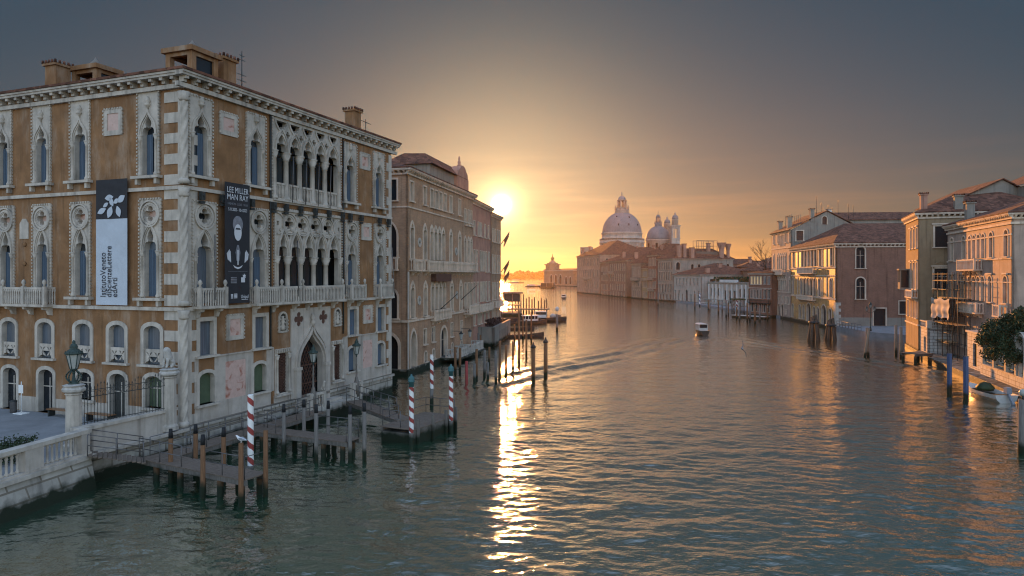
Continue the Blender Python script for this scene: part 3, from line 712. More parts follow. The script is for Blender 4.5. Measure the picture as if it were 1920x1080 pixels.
# corner quoins with the twisted column
q = MB()
for z0, z1 in ((1.6, 8.1), (8.3, 14.9), (15.1, 20.3)):
    q.box(-.1, .5, -.01, .05, z0, z1, FF); q.box(0.06, .4, -.01, .05, z0, z1, FL)
    n = int((z1 - z0) / .56)
    for i in range(n):
        if i % 2 == 0:
            a, b = z0 + (z1 - z0) * i / n, z0 + (z1 - z0) * (i + 1) / n
            q.box(.5, .92, 0, .045, a, b, FF); q.box(.4, 1.42, 0, .045, a, b, FL)
for z0, z1 in ((1.6, 20.3),):
    n = int((z1 - z0) / .7)
    for i in range(n):
        if i % 2 == 0: q.box(21.25, 21.9, 0, .05, z0 + (z1 - z0) * i / n, z0 + (z1 - z0) * (i + 1) / n, FF)
    q.box(21.6, 22.04, -.02, .055, z0, z1, FF)
q.build('quoin', M['istria'], A)
tw = MB()
for z0, z1 in ((1.62, 8.08), (8.32, 14.88), (15.12, 20.2)):
    tw.lathe([(.3, z0), (.3, z0 + .2), (.22, z0 + .3)], (-.07, -.07, 0), 12); tw.lathe([(.22, z1 - .5), (.3, z1 - .4), (.24, z1 - .25), (.34, z1)], (-.07, -.07, 0), 12)
    ns = int((z1 - z0 - .8) / .05); P = []; nn = 18
    for j in range(ns + 1):
        z = z0 + .3 + (z1 - z0 - .8) * j / ns
        for i in range(nn):
            t = 2 * math.pi * i / nn; rr = .2 + .035 * math.cos(4 * t - z * 7.5)
            P.append((-.07 + rr * math.cos(t), -.07 + rr * math.sin(t), z))
    tw.add(P, [(j * nn + i, j * nn + (i + 1) % nn, (j + 1) * nn + (i + 1) % nn, (j + 1) * nn + i) for j in range(ns) for i in range(nn)], True)
tw.build('twisted_column', M['istria'], A)
PA.walls(M['ochre'], 1.45, 21.0)
bs = MB(); bs.box(-.12, 22.06, -.3, .12, -1.5, 1.42, FF); bs.box(.12, 24, -.3, .1, -1.5, 1.42, FL); bs.box(-.3, 22.1, -.3, .3, 1.421, 1.62, FF)
bs.box(21.6, 22.05, -24, -.3, -1.5, 1.42, FF)
bs.build('water_base', M['istria_wet'], A)
PA.band(14.82, .2, .16); PA.band(8.03, .2, .16)
PA.cornice(21.3, 'istria', .62, .78, 'flr', .85, .22)
PA.hip(21.31, 4.3, .68)
PA.chimney(4.9, 1.9, 21.4, 23.9, 1.05, 1.05); PA.chimney(19.6, 2.2, 21.4, 24.0, .95, .95); PA.chimney(1.8, 12.6, 21.4, 23.8, 1.0, 1.0)
# dormers with glazed sides
def dormer(x, y, w, d, z0, z1, m):
    o = MB()
    for sx in (-1, 1):
        for sy in (-1, 1): o.box(x + sx * w / 2 - .17, x + sx * w / 2 + .17, y + sy * d / 2 - .17, y + sy * d / 2 + .17, z0, z1)
    o.box(x - w / 2, x + w / 2, y - d / 2, y + d / 2, z0, z1 - 1.5); o.box(x - w / 2 - .35, x + w / 2 + .35, y - d / 2 - .35, y + d / 2 + .35, z1 - .28, z1)
    for yy in (-1, 1): o.box(x - w / 2, x + w / 2, y + yy * d / 2 - .14, y + yy * d / 2 + .14, z1 - .5, z1 - .282)
    for xx in (-1, 1): o.box(x + xx * w / 2 - .14, x + xx * w / 2 + .14, y - d / 2, y + d / 2, z1 - .5, z1 - .282)
    dm = o.build('dormer', M[m], PA.roof)
    MB().lathe([(.1, z1), (.35, z1 + .12), (.3, z1 + .35), (.1, z1 + .6), (.02, z1 + .75)], (x, y, 0), 8).build('finial', M['statue_dark'], dm)
    MB().add([(x - w / 2 - .5, y - d / 2 - .5, z1 + .003), (x + w / 2 + .5, y - d / 2 - .5, z1 + .003), (x + w / 2 + .5, y + d / 2 + .5, z1 + .003), (x - w / 2 - .5, y + d / 2 + .5, z1 + .003), (x, y, z1 + .32)], [(0, 1, 4), (1, 2, 4), (2, 3, 4), (3, 0, 4), (0, 3, 2, 1)]) or None
    g_ = MB().box(x - w / 2 + .02, x + w / 2 - .02, y - d / 2 - .02, y - d / 2 + .02, z1 - 1.5, z1 - .5)
    g_.build('dormer_glass', M['glass'], dm)
dormer(1.9, 1.0 + 1.3, 1.0, 1.0, 21.4, 22.0, 'ochre') if 0 else None
dormer(2.7, 2.2, 1.7, 1.7, 21.4, 23.5, 'ochre'); dormer(3.2, 11.0, 1.3, 1.9, 21.4, 23.6, 'ochre')
# downpipes, floodlights on the string course, awning poles, aerials
for u, z0, z1 in ((6.9, 5.2, 20.6), (14.95, 5.6, 20.6)): MB().tube(FF.at(u, .1, z0), FF.at(u, .1, z1), .06).build('downpipe', M['iron'], A)
for u in (1.0, 2.55, 5.0, 7.0, 8.2, 9.7, 11.3, 12.9, 14.6, 15.6, 17.1, 19.8, 21.2):
    f_ = MB(); f_.box(u - .13, u + .13, .18, .42, 14.3, 14.78, FF); f_.box(u - .04, u + .04, .05, .5, 14.5, 14.56, FF); f_.box(u - .16, u + .16, .2, .36, 14.1, 14.25, FF)
    f_.build('floodlight', M['iron'], A)
for u in (8.7, 10.1, 11.5, 12.9, 14.5): MB().tube(FF.at(u + .1, .3, 14.95), FF.at(u + .35, .2, 18.1), .03, .03, 5).build('awning_pole', M['steel'], A)
for u in (1.5, 8.9, 14.3, 21.3): MB().tube(FF.at(u, .75, 8.6), FF.at(u + .5, .25, 12.4), .035, .035, 5).build('awning_pole', M['steel'], A)
an = MB(); an.tube((7.7, 3.0, 21.8), (7.7, 3.0, 25.2), .04, .03, 5)
for z, l in ((24.9, .5), (24.6, .6), (23.6, .8), (23.2, .8)): an.bar((7.7 - l / 2, 3.0, z), (7.7 + l / 2, 3.0, z), .03)
an.build('aerial', M['iron'], A); an = MB(); an.tube((21.2, 2.0, 21.5), (21.2, 2.0, 23.4), .03, .03, 5)
for i in range(5): an.bar((20.8 + i * .2, 1.7, 23.0), (20.8 + i * .2, 2.3, 23.3), .03)
an.build('aerial', M['iron'], A)
# the two banners: cloth hung on the fronts, things of their own
M['banner_dark'] = mat('banner_charcoal', (0.028, 0.028, 0.032), 0.75, .15, 2)
M['banner_light'] = mat('banner_pale_blue', (0.46, 0.50, 0.55), 0.8, .08, 1.5)
M['banner_ink'] = mat('banner_ink', (0.03, 0.03, 0.04), 0.7, .05, 1)
M['banner_print'] = mat('banner_white_print', (0.6, 0.6, 0.62), 0.7, .05, 1)
M['banner_grey'] = mat('banner_grey_print', (0.2, 0.2, 0.22), 0.7, .3, 5)
def cloth(fr, u0, u1, z0, z1, v, amp=.03):
    mb = MB(); nu, nz = 14, 30; P = []
    for side in (0, -.012):
        for j in range(nz + 1):
            for i in range(nu + 1):
                u = lerp(u0, u1, i / nu); z = lerp(z0, z1, j / nz)
                P.append(fr.at(u, v + side + amp * math.sin(j * .7 + i * .35) * math.sin(i * math.pi / nu), z))
    k = (nu + 1) * (nz + 1)
    fs = [(s + j * (nu + 1) + i, s + j * (nu + 1) + i + 1, s + (j + 1) * (nu + 1) + i + 1, s + (j + 1) * (nu + 1) + i) for s in (0, k) for j in range(nz) for i in range(nu)]
    mb.add(P, fs, True); return mb
def banner_thing(name, label, fr, u):
    p = A.matrix_basis @ fr.at(u, .0, 8.3) if False else None
    t = thing(name, label, 'banner', (0, 0, 0)); return t
ROOTM = Matrix.Translation(Vector((-18.25, 37.98, 0))) @ Matrix.Rotation(R(90 - 20.93), 4, 'Z')
def on_front(fr, u, v, z): return ROOTM @ fr.at(u, v, z)
# charcoal banner: local axes x along the wall, -y outwards
BF = Fr((0, 0, 0), (1, 0, 0), (0, -1, 0))
b1 = thing('exhibition_banner', 'tall charcoal exhibition banner with pale lettering and a grey portrait figure', 'banner', on_front(FF, 2.5, 0, 8.35), R(90 - 20.93))
cloth(BF, 0, 2.05, 0, 7.2, .5, .012).build('cloth', M['banner_dark'], b1)
fx = Vector((R(90), 0, 0))
bw = 1.025
text_mesh('LEE MILLER', .5, M['banner_print'], 'lettering', b1, (bw, -.53, 6.75), fx, sx=.72)
text_mesh('MAN RAY', .5, M['banner_print'], 'lettering', b1, (bw, -.53, 6.33), fx, sx=.8)
text_mesh('FASHION · LOVE · WAR', .2, M['banner_grey'], 'lettering', b1, (bw, -.53, 5.93), fx, sx=.78)
text_mesh('5.11.2022 - 10.4.2023', .26, M['banner_print'], 'lettering', b1, (bw, -.53, 5.6), fx, sx=.68)
def shape(pts, m, z, name='printed_shape', u=bw, v=.535): return MB().plate(BF, off(pts, u, z), [], v, v - .004).build(name, M[m], b1)
shape([(.42 * math.cos(t), .5 * math.sin(t)) for t in [i * .314 for i in range(20)]], 'banner_grey', 4.75)
shape([(.3 * math.cos(t), .5 * math.sin(t) - .1) for t in [i * .314 for i in range(20)]], 'banner_print', 4.35, v=.541)
shape([(-.22, 0), (.22, 0), (.16, .1), (-.16, .1)], 'banner_dark', 4.42, v=.547)
shape([(-.12, 0), (.12, 0), (.2, .5), (.07, .95), (-.07, .95), (-.2, .5)], 'banner_grey', 2.55)
shape([(-.04, 0), (.04, 0), (.05, .9), (-.05, .9)], 'banner_print', 2.3, v=.541)
shape([(-.4, .2), (-.25, .02), (0, -.05), (.25, .02), (.4, .2), (.2, .1), (0, .06), (-.2, .1)], 'banner_print', 2.1)
for sg in (-1, 1):
    for k in range(4): shape([(sg * (.55 + .07 * k), -.5 + .05 * k), (sg * (.61 + .07 * k), -.5 + .05 * k), (sg * (.66 + .08 * k), .2 - .09 * abs(k - 1)), (sg * (.6 + .08 * k), .28 - .09 * abs(k - 1))], 'banner_print', 2.95)
shape([(-.8, 0), (.8, 0), (.8, .015), (-.8, .015)], 'banner_grey', 1.9)
text_mesh('Unipol', .3, M['banner_print'], 'lettering', b1, (1.6, -.53, .38), fx, sx=.8)
shape([(-.27, 0), (.27, 0), (.27, .03), (-.27, .03)], 'banner_print', .2, u=1.6)
for x, z, w, h in ((.7, 1.2, .5, .4), (.55, .3, .18, .28), (.85, .3, .26, .3)):
    for k in range(4): shape([(-w / 2, 0), (w / 2, 0), (w / 2 * .9, h / 6), (-w / 2, h / 6)], 'banner_grey' if z > 1 else 'banner_print', z + k * h / 4, u=x)
shape([(-.16, 0), (.16, 0), (.16, .3), (-.16, .3)], 'banner_print', 1.25, u=1.45)
shape([(.17 * (1 if i % 2 else .5) * math.cos(i * .524), .17 * (1 if i % 2 else .5) * math.sin(i * .524)) for i in range(12)], 'banner_print', 1.62, u=1.55)
# pale banner on the garden side; its local x runs towards the corner
b2 = thing('institute_banner', 'tall pale blue banner with dark top and leaf emblem, lettering turned sideways', 'banner', on_front(FL, 6.52, 0, 8.3), R(-20.93))
cloth(BF, 0, 2.5, 0, 5.0, .24, .012).build('cloth', M['banner_light'], b2)
cloth(BF, 0, 2.5, 5.004, 7.3, .24, .012).build('dark_cloth_top', M['banner_dark'], b2)
for k, ln in enumerate(('IstitutoVeneto', 'diScienzeLettere', 'edArti')):
    text_mesh(ln, .62, M['banner_ink'], 'lettering', b2, (.62 + k * .46, -.27, .45), (R(90), R(-90), 0), 'LEFT', sx=.72)
def leaf(cx, cz, a, l, w):
    p = []
    for i in range(9):
        t = i / 8; p.append((l * t, w * math.sin(math.pi * t)))
    for i in range(7, 0, -1):
        t = i / 8; p.append((l * t, -w * math.sin(math.pi * t)))
    ca, sa = math.cos(a), math.sin(a)
    MB().plate(BF, [(cx + x * ca - y * sa, cz + x * sa + y * ca) for x, y in p], [], .275, .27).build('emblem_leaf', M['banner_light'], b2)
for cx, cz, a, l, w in ((.15, 5.35, .35, .75, .17), (.75, 6.2, .1, .7, .18), (1.15, 6.25, -1.1, .6, .16), (1.75, 5.95, .55, .7, .2), (1.0, 5.05, 1.15, .75, .22), (1.45, 5.9, .5, .5, .14), (1.95, 5.08, 1.9, .7, .2), (.6, 5.7, .5, .5, .12)): leaf(cx, cz, a, l, w)
# ------------------------------------------------------------------ other buildings
M['brick'] = mat('old_brown_brick', (0.49, 0.285, 0.165), 0.9, 0.3, 0.5, 0.5, stain=(0.33, 0.27, 0.21), stain_amt=.45, brick=((0.3, 0.25, 0.2), .26, .075))
M['brickwet'] = mat('brick_over_water', (0.3, 0.17, 0.12), 0.9, 0.35, 0.8, 0.5, stain=(0.42, 0.34, 0.28), stain_amt=.7, wet=True)
M['redbrick'] = mat('red_brick', (0.285, 0.142, 0.093), 0.9, 0.2, 0.5, 0.4, stain=(0.2, .12, .09), stain_amt=.4, brick=((0.24, 0.15, 0.12), .26, .075))
M['rose'] = mat('rose_stucco', (0.42, 0.22, 0.155), 0.9, 0.25, 0.5, 0.3, stain=(0.3, .23, .19), stain_amt=.5, wet=True)
M['cream'] = mat('cream_stucco', (0.36, 0.29, 0.22), 0.9, 0.2, 0.5, 0.3, stain=(0.3, .25, .2), stain_amt=.5, wet=True)
M['greyst'] = mat('grey_stucco', (0.26, 0.225, 0.185), 0.9, 0.2, 0.5, 0.3, stain=(0.22, .2, .17), stain_amt=.5, wet=True)
M['paleston'] = mat('pale_pink_stone', (0.40, 0.29, 0.225), 0.8, 0.2, 0.6, 0.3, stain=(0.3, .23, .19), stain_amt=.4, wet=True)
M['yellow'] = mat('yellow_stucco', (0.29, 0.205, 0.125), 0.9, 0.2, 0.5, 0.3, stain=(0.28, .2, .1), stain_amt=.4, wet=True)
M['mosaic'] = mat('gold_mosaic', (0.45, 0.265, 0.095), 0.5, 0.3, 1.2, 0.5, 4, blotch=((0.3, .16, .09), 1.6, .5, .62), stain=(0.55, .42, .25), stain_amt=.4, wet=True)
M['whitest'] = mat('white_stone', (0.66, 0.63, 0.58), 0.75, 0.12, 0.7, 0.2, stain=(0.38, .34, .29), stain_amt=.5, wet=True)
M['lead'] = mat('lead_dome', (0.2, 0.2, 0.2), 0.6, 0.15, .25, stain=(0.17, .17, .18), stain_amt=.5)
M['dimglass'] = mat('dim_old_glass', (0.022, 0.018, 0.016), .6, .5, 2, spec=.1)
M['warmglass'] = mat('reflection_glow_glass', (0.3, .25, .15), 0.4, .2, 2, emit=((1.0, .72, .32), 0.4))  # emission stands in for yellow reflections in the panes; no lamps inside
M['hedge'] = mat('hedge_leaves', (0.03, 0.05, 0.02), 0.7, 0.5, 3)
def sp(a, b, n): return [a + (b - a) * (i + .5) / n for i in range(n)]
def base(B, m='istria_wet', z=.6, faces='flr', proud=.1):
    mb = MB(); L, D = B.L, B.D
    if 'f' in faces: mb.box(-proud, L + proud, -.3, proud, -1.5, z, B.fr['f'])
    if 'l' in faces: mb.box(.3, D, -.3, proud - .003, -1.5, z - .003, B.fr['l'])
    if 'r' in faces: mb.box(.3, D, -.3, proud - .003, -1.5, z - .003, B.fr['r'])
    return mb.build('water_base', M[m], B.root)
def balc(B, face, u0, u1, v, z0, z1, pitch=.35, m=None, r=.07):
    m = m or B.trim
    o = balustrade(MB(), B.fr[face], u0, u1, v, z0, z1, pitch, r).build('balcony', M[m], B.root)
    n = max(2, int((u1 - u0) / 1.2))
    for u in sp(u0, u1, n):
        bb = MB(); bracket(bb, B.fr[face], u, z0 - .002, v * .9, .2, .45); bb.build('bracket', M[m], o)
    return o
# --- brick palace across the side canal
B = Bld('brick_palace', 'brown brick gothic palace with pale stone balconies beside the side canal', (-10.48, 68.45), 12.5, 24.0, 15.0, cat='palace'); B.trim = 'oldstone'
for u in (1.15, 5.05, 7.35, 8.9, 10.4, 12.0, 14.25, 17.85): B.win('f', u, 17.6, .92, 1.95, 'rect', .16, rec=.3)
for u in (1.28, 5.1, 14.25, 17.9): B.win('f', u, 11.75, .95, 3.6, 'goth', .22, pane='dimglass', rec=.3)
for u in (7.3, 8.65, 10.0, 11.35): B.win('f', u, 11.75, .95, 3.6, 'goth', .22, pane='dimglass', rec=.35, sill=False)
for u in (20.4, 21.9, 23.2): B.win('f', u, 11.75, .8, 3.2, 'goth', .18, rec=.3); B.win('f', u, 5.8, .8, 3.2, 'rect', .14, pane='black', rec=.3); B.win('f', u, 16.6, .7, 2.0, 'rect', .12)
for u in (1.4, 5.25, 14.6, 18.4): B.win('f', u, 5.7, .98, 3.5, 'goth', .22, pane='dimglass', rec=.3)
for u in (7.6, 8.95, 10.3, 11.65): B.win('f', u, 6.2, .95, 3.0, 'goth', .22, pane='dimglass', rec=.35, sill=False)
for u in (5.1, 7.8, 14.6, 18.7): B.win('f', u, 2.65, .95, 1.6, 'rect', .1, pane='black', mull=1)
for u in (5.3, 7.9, 14.8, 18.7): B.win('f', u, .75, .75, 1.05, 'round', .14, pane='black')
B.win('f', 1.65, .3, 1.5, 4.0, 'point', .3, pane='black', rec=.6, sill=False, name='water_door'); B.win('f', 11.6, .35, 2.1, 3.6, 'round', .3, pane='black', rec=.4, sill=False, mull=1, name='door')
for u, z in ((3.4, 13.5), (3.3, 7.4), (16.4, 13.0), (16.6, 7.6)):
    B.holes['f'].append(off(sh_quatre(.3), u, z)); o = MB().plate(B.fr['f'], off(sh_circ(.5), u, z), [off(sh_quatre(.28), u, z)], .08, -.15).build('oculus', M['istria'], B.root)
    MB().box(u - .3, u + .3, -.18, -.14, z - .3, z + .3, B.fr['f']).build('pane', M['black'], o)
B.win('l', 2.1, 17.6, 1.9, 2.1, 'rect', .16); B.win('l', 2.1, 11.9, 1.9, 3.6, 'point', .2, pane='black'); B.win('l', 2.0, 5.7, 1.8, 3.0, 'round', .2, pane='black'); B.win('l', 2.2, .2, 2.4, 3.9, 'round', .3, pane='black', rec=.5, sill=False)
B.walls(M['brick'], .5, 20.6)
pt = MB()
for u0, u1, z0, z1 in ((-.02, .3, .5, 5.3), (.0, .35, 5.6, 10.4)): pt.box(u0, u1, 0, .07, z0, z1, B.fr['f'])
pt.build('corner_pilaster', M['istria'], B.root)
pl = MB()
pl.plate(B.fr['f'], [(2.75, .5), (4.55, .5), (4.55, 2.5), (2.75, 2.5)], [], .015, 0)
B.band(5.3, .22, .15); B.band(16.85, .14, .1); B.cornice(20.75, 'istria', .55, .55, 'flr', .6, .18); base(B, z=.6)
balc(B, 'f', .45, 3.4, .6, 10.45, 11.68); balc(B, 'f', 4.4, 23.9, .7, 10.45, 11.65); balc(B, 'f', 6.9, 12.9, .55, 5.0, 6.2); balc(B, 'f', 19.6, 23.9, .9, 5.0, 6.2); balc(B, 'l', .9, 3.4, .6, 10.5, 11.8)
MB().box(7.1, 12.6, .02, .62, 9.35, 10.2, B.fr['f']).build('rolled_awning', M['rust'], B.root)
B.hip(20.77, 2.6, .55)
at = MB(); at.box(9.0, 22.4, .8, 6.5, 20.9, 22.7); at_ = at.build('attic', M['greyst'], B.root)
ar = MB(); ar.add([(8.6, .3, 22.7), (22.5, .3, 22.7), (22.5, 7.0, 22.7), (8.6, 7.0, 22.7), (10.5, 1.9, 24.2), (22.5, 1.9, 24.2), (22.5, 4.5, 24.3), (10.5, 4.5, 24.3)], [(0, 1, 5, 4), (4, 5, 6, 7), (2, 3, 7, 6), (3, 0, 4, 7), (1, 2, 6, 5), (0, 3, 2, 1)])
ar.build('attic_roof', M['tile'], at_)
gb = MB().plate(Fr((0, .35, 0), (1, 0, 0), (0, -1, 0)), [(18.2, 20.8), (23.2, 20.8), (23.2, 22.6), (22.9, 22.9), (22.7, 23.4), (22.1, 23.7), (21.6, 24.1), (20.7, 24.3), (19.8, 24.1), (19.3, 23.7), (18.7, 23.4), (18.5, 22.9), (18.2, 22.6)], [], .0, -1.2, back=True)
gb.lathe([(.32, 24.2), (.32, 24.4), (.16, 24.5), (.24, 24.8), (.09, 25.0), (.15, 25.2), (.03, 25.6)], (20.7, .9, 0), 8)
gb.build('gable', M['rose'], at_)
for u, z in ((14.6, 2.3), (18.4, 2.3)):
    l = MB(); l.bar(B.fr['f'].at(u, .1, z + 1.0), B.fr['f'].at(u, 1.3, z + 1.0), .06); p = B.fr['f'].at(u, 1.2, 0)
    l.lathe([(.05, z + .95), (.3, z + .7), (.26, z + .66)], p, 6, False); l.lathe([(.12, z - .05), (.12, z), (.05, z)], p, 6, False)
    l = l.build('wall_lantern', M['iron'], B.root)
    MB().lathe([(.13, z), (.24, z + .65)], p, 6, False).build('lantern_glass', M['lampglass'], l)
for u, z0 in ((9.2, 6.2), (17.3, 7.0)): MB().tube(B.fr['f'].at(u, .4, z0), B.fr['f'].at(u - .6, 2.6, z0 + 1.8), .05, .04).build('flag_pole', M['iron'], B.root)
ldp = MB(); ldp.box(10.0, 21.5, .15, 2.4, .35, .6, B.fr['f'])
ldo = ldp.build('landing', M['istria_wet'], B.root)
lb = balustrade(MB(), Fr(B.fr['f'].at(0, .6, 0), B.fr['f'].ex, B.fr['f'].en), 10.2, 14.2, 1.6, .6, 1.6, .4, .09); lb.build('landing_balustrade', M['istria'], ldo)
lb = balustrade(MB(), Fr(B.fr['f'].at(0, .6, 0), B.fr['f'].ex, B.fr['f'].en), 16.0, 21.2, 1.6, .6, 1.6, .4, .09); lb.build('landing_balustrade', M['istria'], ldo)
# --- rose house and the last house before the bend
C = Bld('rose_house', 'rose stucco house with a long stone balcony behind the walled terrace', (-5.4, 92.2), 9.75, 12.6, 14.0); C.trim = 'oldstone'
for u in (1.3, 3.0, 9.2, 11.2): C.win('f', u, 10.6, .9, 2.9, 'rect', .14, pane='black' if u < 4 else 'glass')
for u in (5.3, 6.4, 7.5): C.win('f', u, 10.6, .8, 2.9, 'rect', .12, sill=False, mull=1)
for u in (1.3, 3.4, 9.2, 11.4): C.win('f', u, 6.25, .9, 2.8, 'rect', .14, pane='dimglass')
for u in (5.4, 6.5, 7.6): C.win('f', u, 6.25, .8, 2.8, 'rect', .12, pane='dimglass', sill=False)
for u in (1.3, 4.0, 5.6, 8.2, 10.8): C.win('f', u, 3.2, .9, 1.7, 'rect', .12, pane='black'); C.win('f', u, 15.6, .85, 1.9, 'rect', .12, pane='black')
C.walls(M['rose'], .2, 20.0); C.cornice(20.2, 'istria', .5, .6, 'flr', .5); C.hip(20.22, 2.2, .5); balc(C, 'f', 2.4, 11.9, .6, 4.9, 6.0); base(C)
C2_ = Bld('corner_house', 'dark brick house with flag poles at the bend, under the sun', (-3.2, 104.8), 9.75, 8.0, 14.0); C2_.trim = 'oldstone'
for z, h in ((3.0, 2), (6.3, 2.6), (10.4, 2.8), (15.3, 2)):
    for u in (1.2, 3.0, 5.0, 6.8): C2_.win('f', u, z, .85, h, 'rect', .12, pane='black')
C2_.walls(M['brick'], .2, 19.3); C2_.cornice(19.5, 'istria', .4, .6, 'flr', .4); C2_.hip(19.52, 2.0, .4); base(C2_); balc(C2_, 'f', .6, 7.4, .7, 5.0, 6.1)
for u, z in ((7.7, 15.2), (7.7, 10.6), (7.85, 8.9)):
    fr = C2_.fr['f']; p, q = fr.at(u, .1, z), fr.at(u, 1.5, z + 2.0)
    fo = MB().tube(p, q, .07, .05); fo = fo.build('flag_pole', M['iron'], C2_.root)
    P = []
    for j in range(7):
        for i in range(5):
            a = p.lerp(q, .35 + .6 * i / 4); P.append(a + Vector((.08 * math.sin(j + i), .06 * math.cos(1.3 * j), -j * .2 * (1 - .12 * i))))
    P2 = [v + Vector((.015, .015, 0)) for v in P]
    MB().add(P + P2, [(s + j * 5 + i, s + j * 5 + i + 1, s + j * 5 + i + 6, s + j * 5 + i + 5) for s in (0, 35) for j in range(6) for i in range(4)], True)
    fm = MB(); fm.add(P + P2, [(s + j * 5 + i, s + j * 5 + i + 1, s + j * 5 + i + 6, s + j * 5 + i + 5) for s in (0, 35) for j in range(6) for i in range(4)], True)
    fm.build('flag', M['redbrick'], fo)
# walled water terrace in front of the rose house
T = thing('walled_terrace', 'pale walled garden terrace jutting into the canal before the rose house', 'terrace', (-2.43, 95.6, 0), R(90 - 7.2))
tm = MB(); tw_ = 17.2
arch = [off(sh_round(1.0, 1.9, 5), u, .1) for u in (5.2, 7.4, 9.6, 11.8, 14)]
tm.plate(Fr((0, 0, 0), (1, 0, 0), (0, -1, 0)), [(0, .1), (tw_, .1), (tw_, 2.7), (0, 2.7)], arch, 0, -.4)
tm.plate(Fr((0, 0, 0), (0, 1, 0), (-1, 0, 0)), [(0, .3), (2.6, .3), (2.6, 2.7), (0, 2.7)], [], 0, -.4)
tm.box(.002, tw_, .4, 2.5, 2.0, 2.2); tm.box(-.06, tw_, -.06, .35, 2.702, 2.82); tm.box(-.06, .35, .351, 2.6, 2.702, 2.82)
tm.build('terrace_wall', M['greyst'], T)
MB().box(.1, tw_, .6, 2.4, -1.2, 1.9).build('terrace_base', M['brickwet'], T)
hb = MB(); rs = random.Random(5)
for i in range(900):
    x, y, z = rs.uniform(4.5, 12), rs.uniform(.5, 2.2), rs.uniform(2.3, 3.5); d = Vector((rs.uniform(-1, 1), rs.uniform(-1, 1), rs.uniform(-1, 1))).normalized() * .16; e = d.orthogonal().normalized() * .12; p = Vector((x, y, z))
    hb.add([p - d, p + e, p + d, p - e], [(0, 1, 2, 3)])
hb.build('planter_hedge', M['rust'], T)
# --- right bank: gold mosaic palace with its brick side
E2 = Bld('mosaic_palace', 'palace with gold mosaic front and red brick side under a broad tiled roof', (62.2, 152.0), 185.8, 26.64, 34.0, cat='palace'); E2.trim = 'oldstone'
e = lambda t: 26.64 - t
for t in (25.0, 19.0, 8.3, 2.1): E2.win('f', e(t), 11.9, 1.25, 3.5, 'round', .2)
for t in (16.9, 14.9, 12.9, 10.9): E2.win('f', e(t), 11.9, 1.35, 3.5, 'round', .2, sill=False)
for t in (25.4, 19.85, 8.7, 2.4): E2.win('f', e(t), 6.0, 1.25, 3.45, 'round', .2, pane='curtain')
for t in (17.7, 15.6, 13.5, 11.4): E2.win('f', e(t), 6.0, 1.4, 3.45, 'round', .2, sill=False)
for t in (25.7, 20.6, 18.2, 11.7, 9.4, 2.8): E2.win('f', e(t), .95, 1.2, 2.85, 'round', .2)
for t in (15.0, 6.2): E2.win('f', e(t), .4, 2.5, 3.9, 'round', .25, pane='black', rec=.5, sill=False, name='water_door')
E2.win('r', 4.36, 11.4, 1.5, 4.0, 'round', .22, pane='black', mull=1); E2.win('r', 4.36, 5.75, 1.5, 3.9, 'round', .22, pane='black', mull=1); E2.win('r', 13.3, 11.5, 1.5, 3.9, 'round', .22, pane='black', mull=1)
E2.win('r', 12.2, 7.65, 1.9, 2.35, 'rect', .16, pane='black'); E2.win('r', 12.0, 3.05, 1.8, 2.3, 'rect', .16, pane='black'); E2.win('r', 7.7, .85, 2.1, 3.15, 'rect', .2, pane='black', sill=False, rec=.3, name='door')
# gold front and brick side are separate walls
wm = MB(); wm.plate(E2.fr['f'], [(0, .5), (E2.L, .5), (E2.L, 15.6), (0, 15.6)], E2.holes['f'], 0, -.3); E2.holes['f'] = []
wm.build('mosaic_front', M['mosaic'], E2.root)
wm = MB()
for k in 'lrb': wm.plate(E2.fr[k], [(0, .5), (E2.D, .5), (E2.D, 15.6), (0, 15.6)] if k != 'b' else [(0, .5), (E2.L, .5), (E2.L, 15.6), (0, 15.6)], E2.holes[k], 0, -.3)
wm.build('brick_wall', M['redbrick'], E2.root)
MB().box(.0, 6.5, .002, .05, .5, 2.35, E2.fr['r']).box(8.9, 34, .002, .05, .5, 2.35, E2.fr['r']).build('plinth', M['greyst'], E2.root)
q = MB()
for i in range(8): q.box(0, .9 if i % 2 else .5, .01, .07, .6 + i * .56, 1.16 + i * .56, E2.fr['r']); q.box(E2.L - (.7 if i % 2 else 1.1), E2.L + .07, .01, .07, .6 + i * .56, 1.16 + i * .56, E2.fr['f'])
q.build('quoin', M['istria'], E2.root)
E2.band(11.4, .3, .14, faces='f'); E2.band(9.9, .2, .1, faces='f'); E2.band(5.55, .3, .14, faces='f'); E2.cornice(15.95, 'istria', .55, .7, 'flr', .75, .22)
st = MB()
for t in (22, 7.0, 4.6, .35): st.box(e(t) - .25, e(t) + .25, .002, .06, 6.0, 9.7, E2.fr['f']); st.box(e(t) - .25, e(t) + .25, .002, .06, 11.7, 15.2, E2.fr['f'])
st.build('pilaster', M['istria'], E2.root)
balc(E2, 'f', e(20.2), e(10.2), .8, 10.4, 11.75); balc(E2, 'f', e(20.6), e(10.4), .8, 5.0, 5.98)
E2.hip(15.97, 4.6, .6, inset=7.0); base(E2, z=.6)
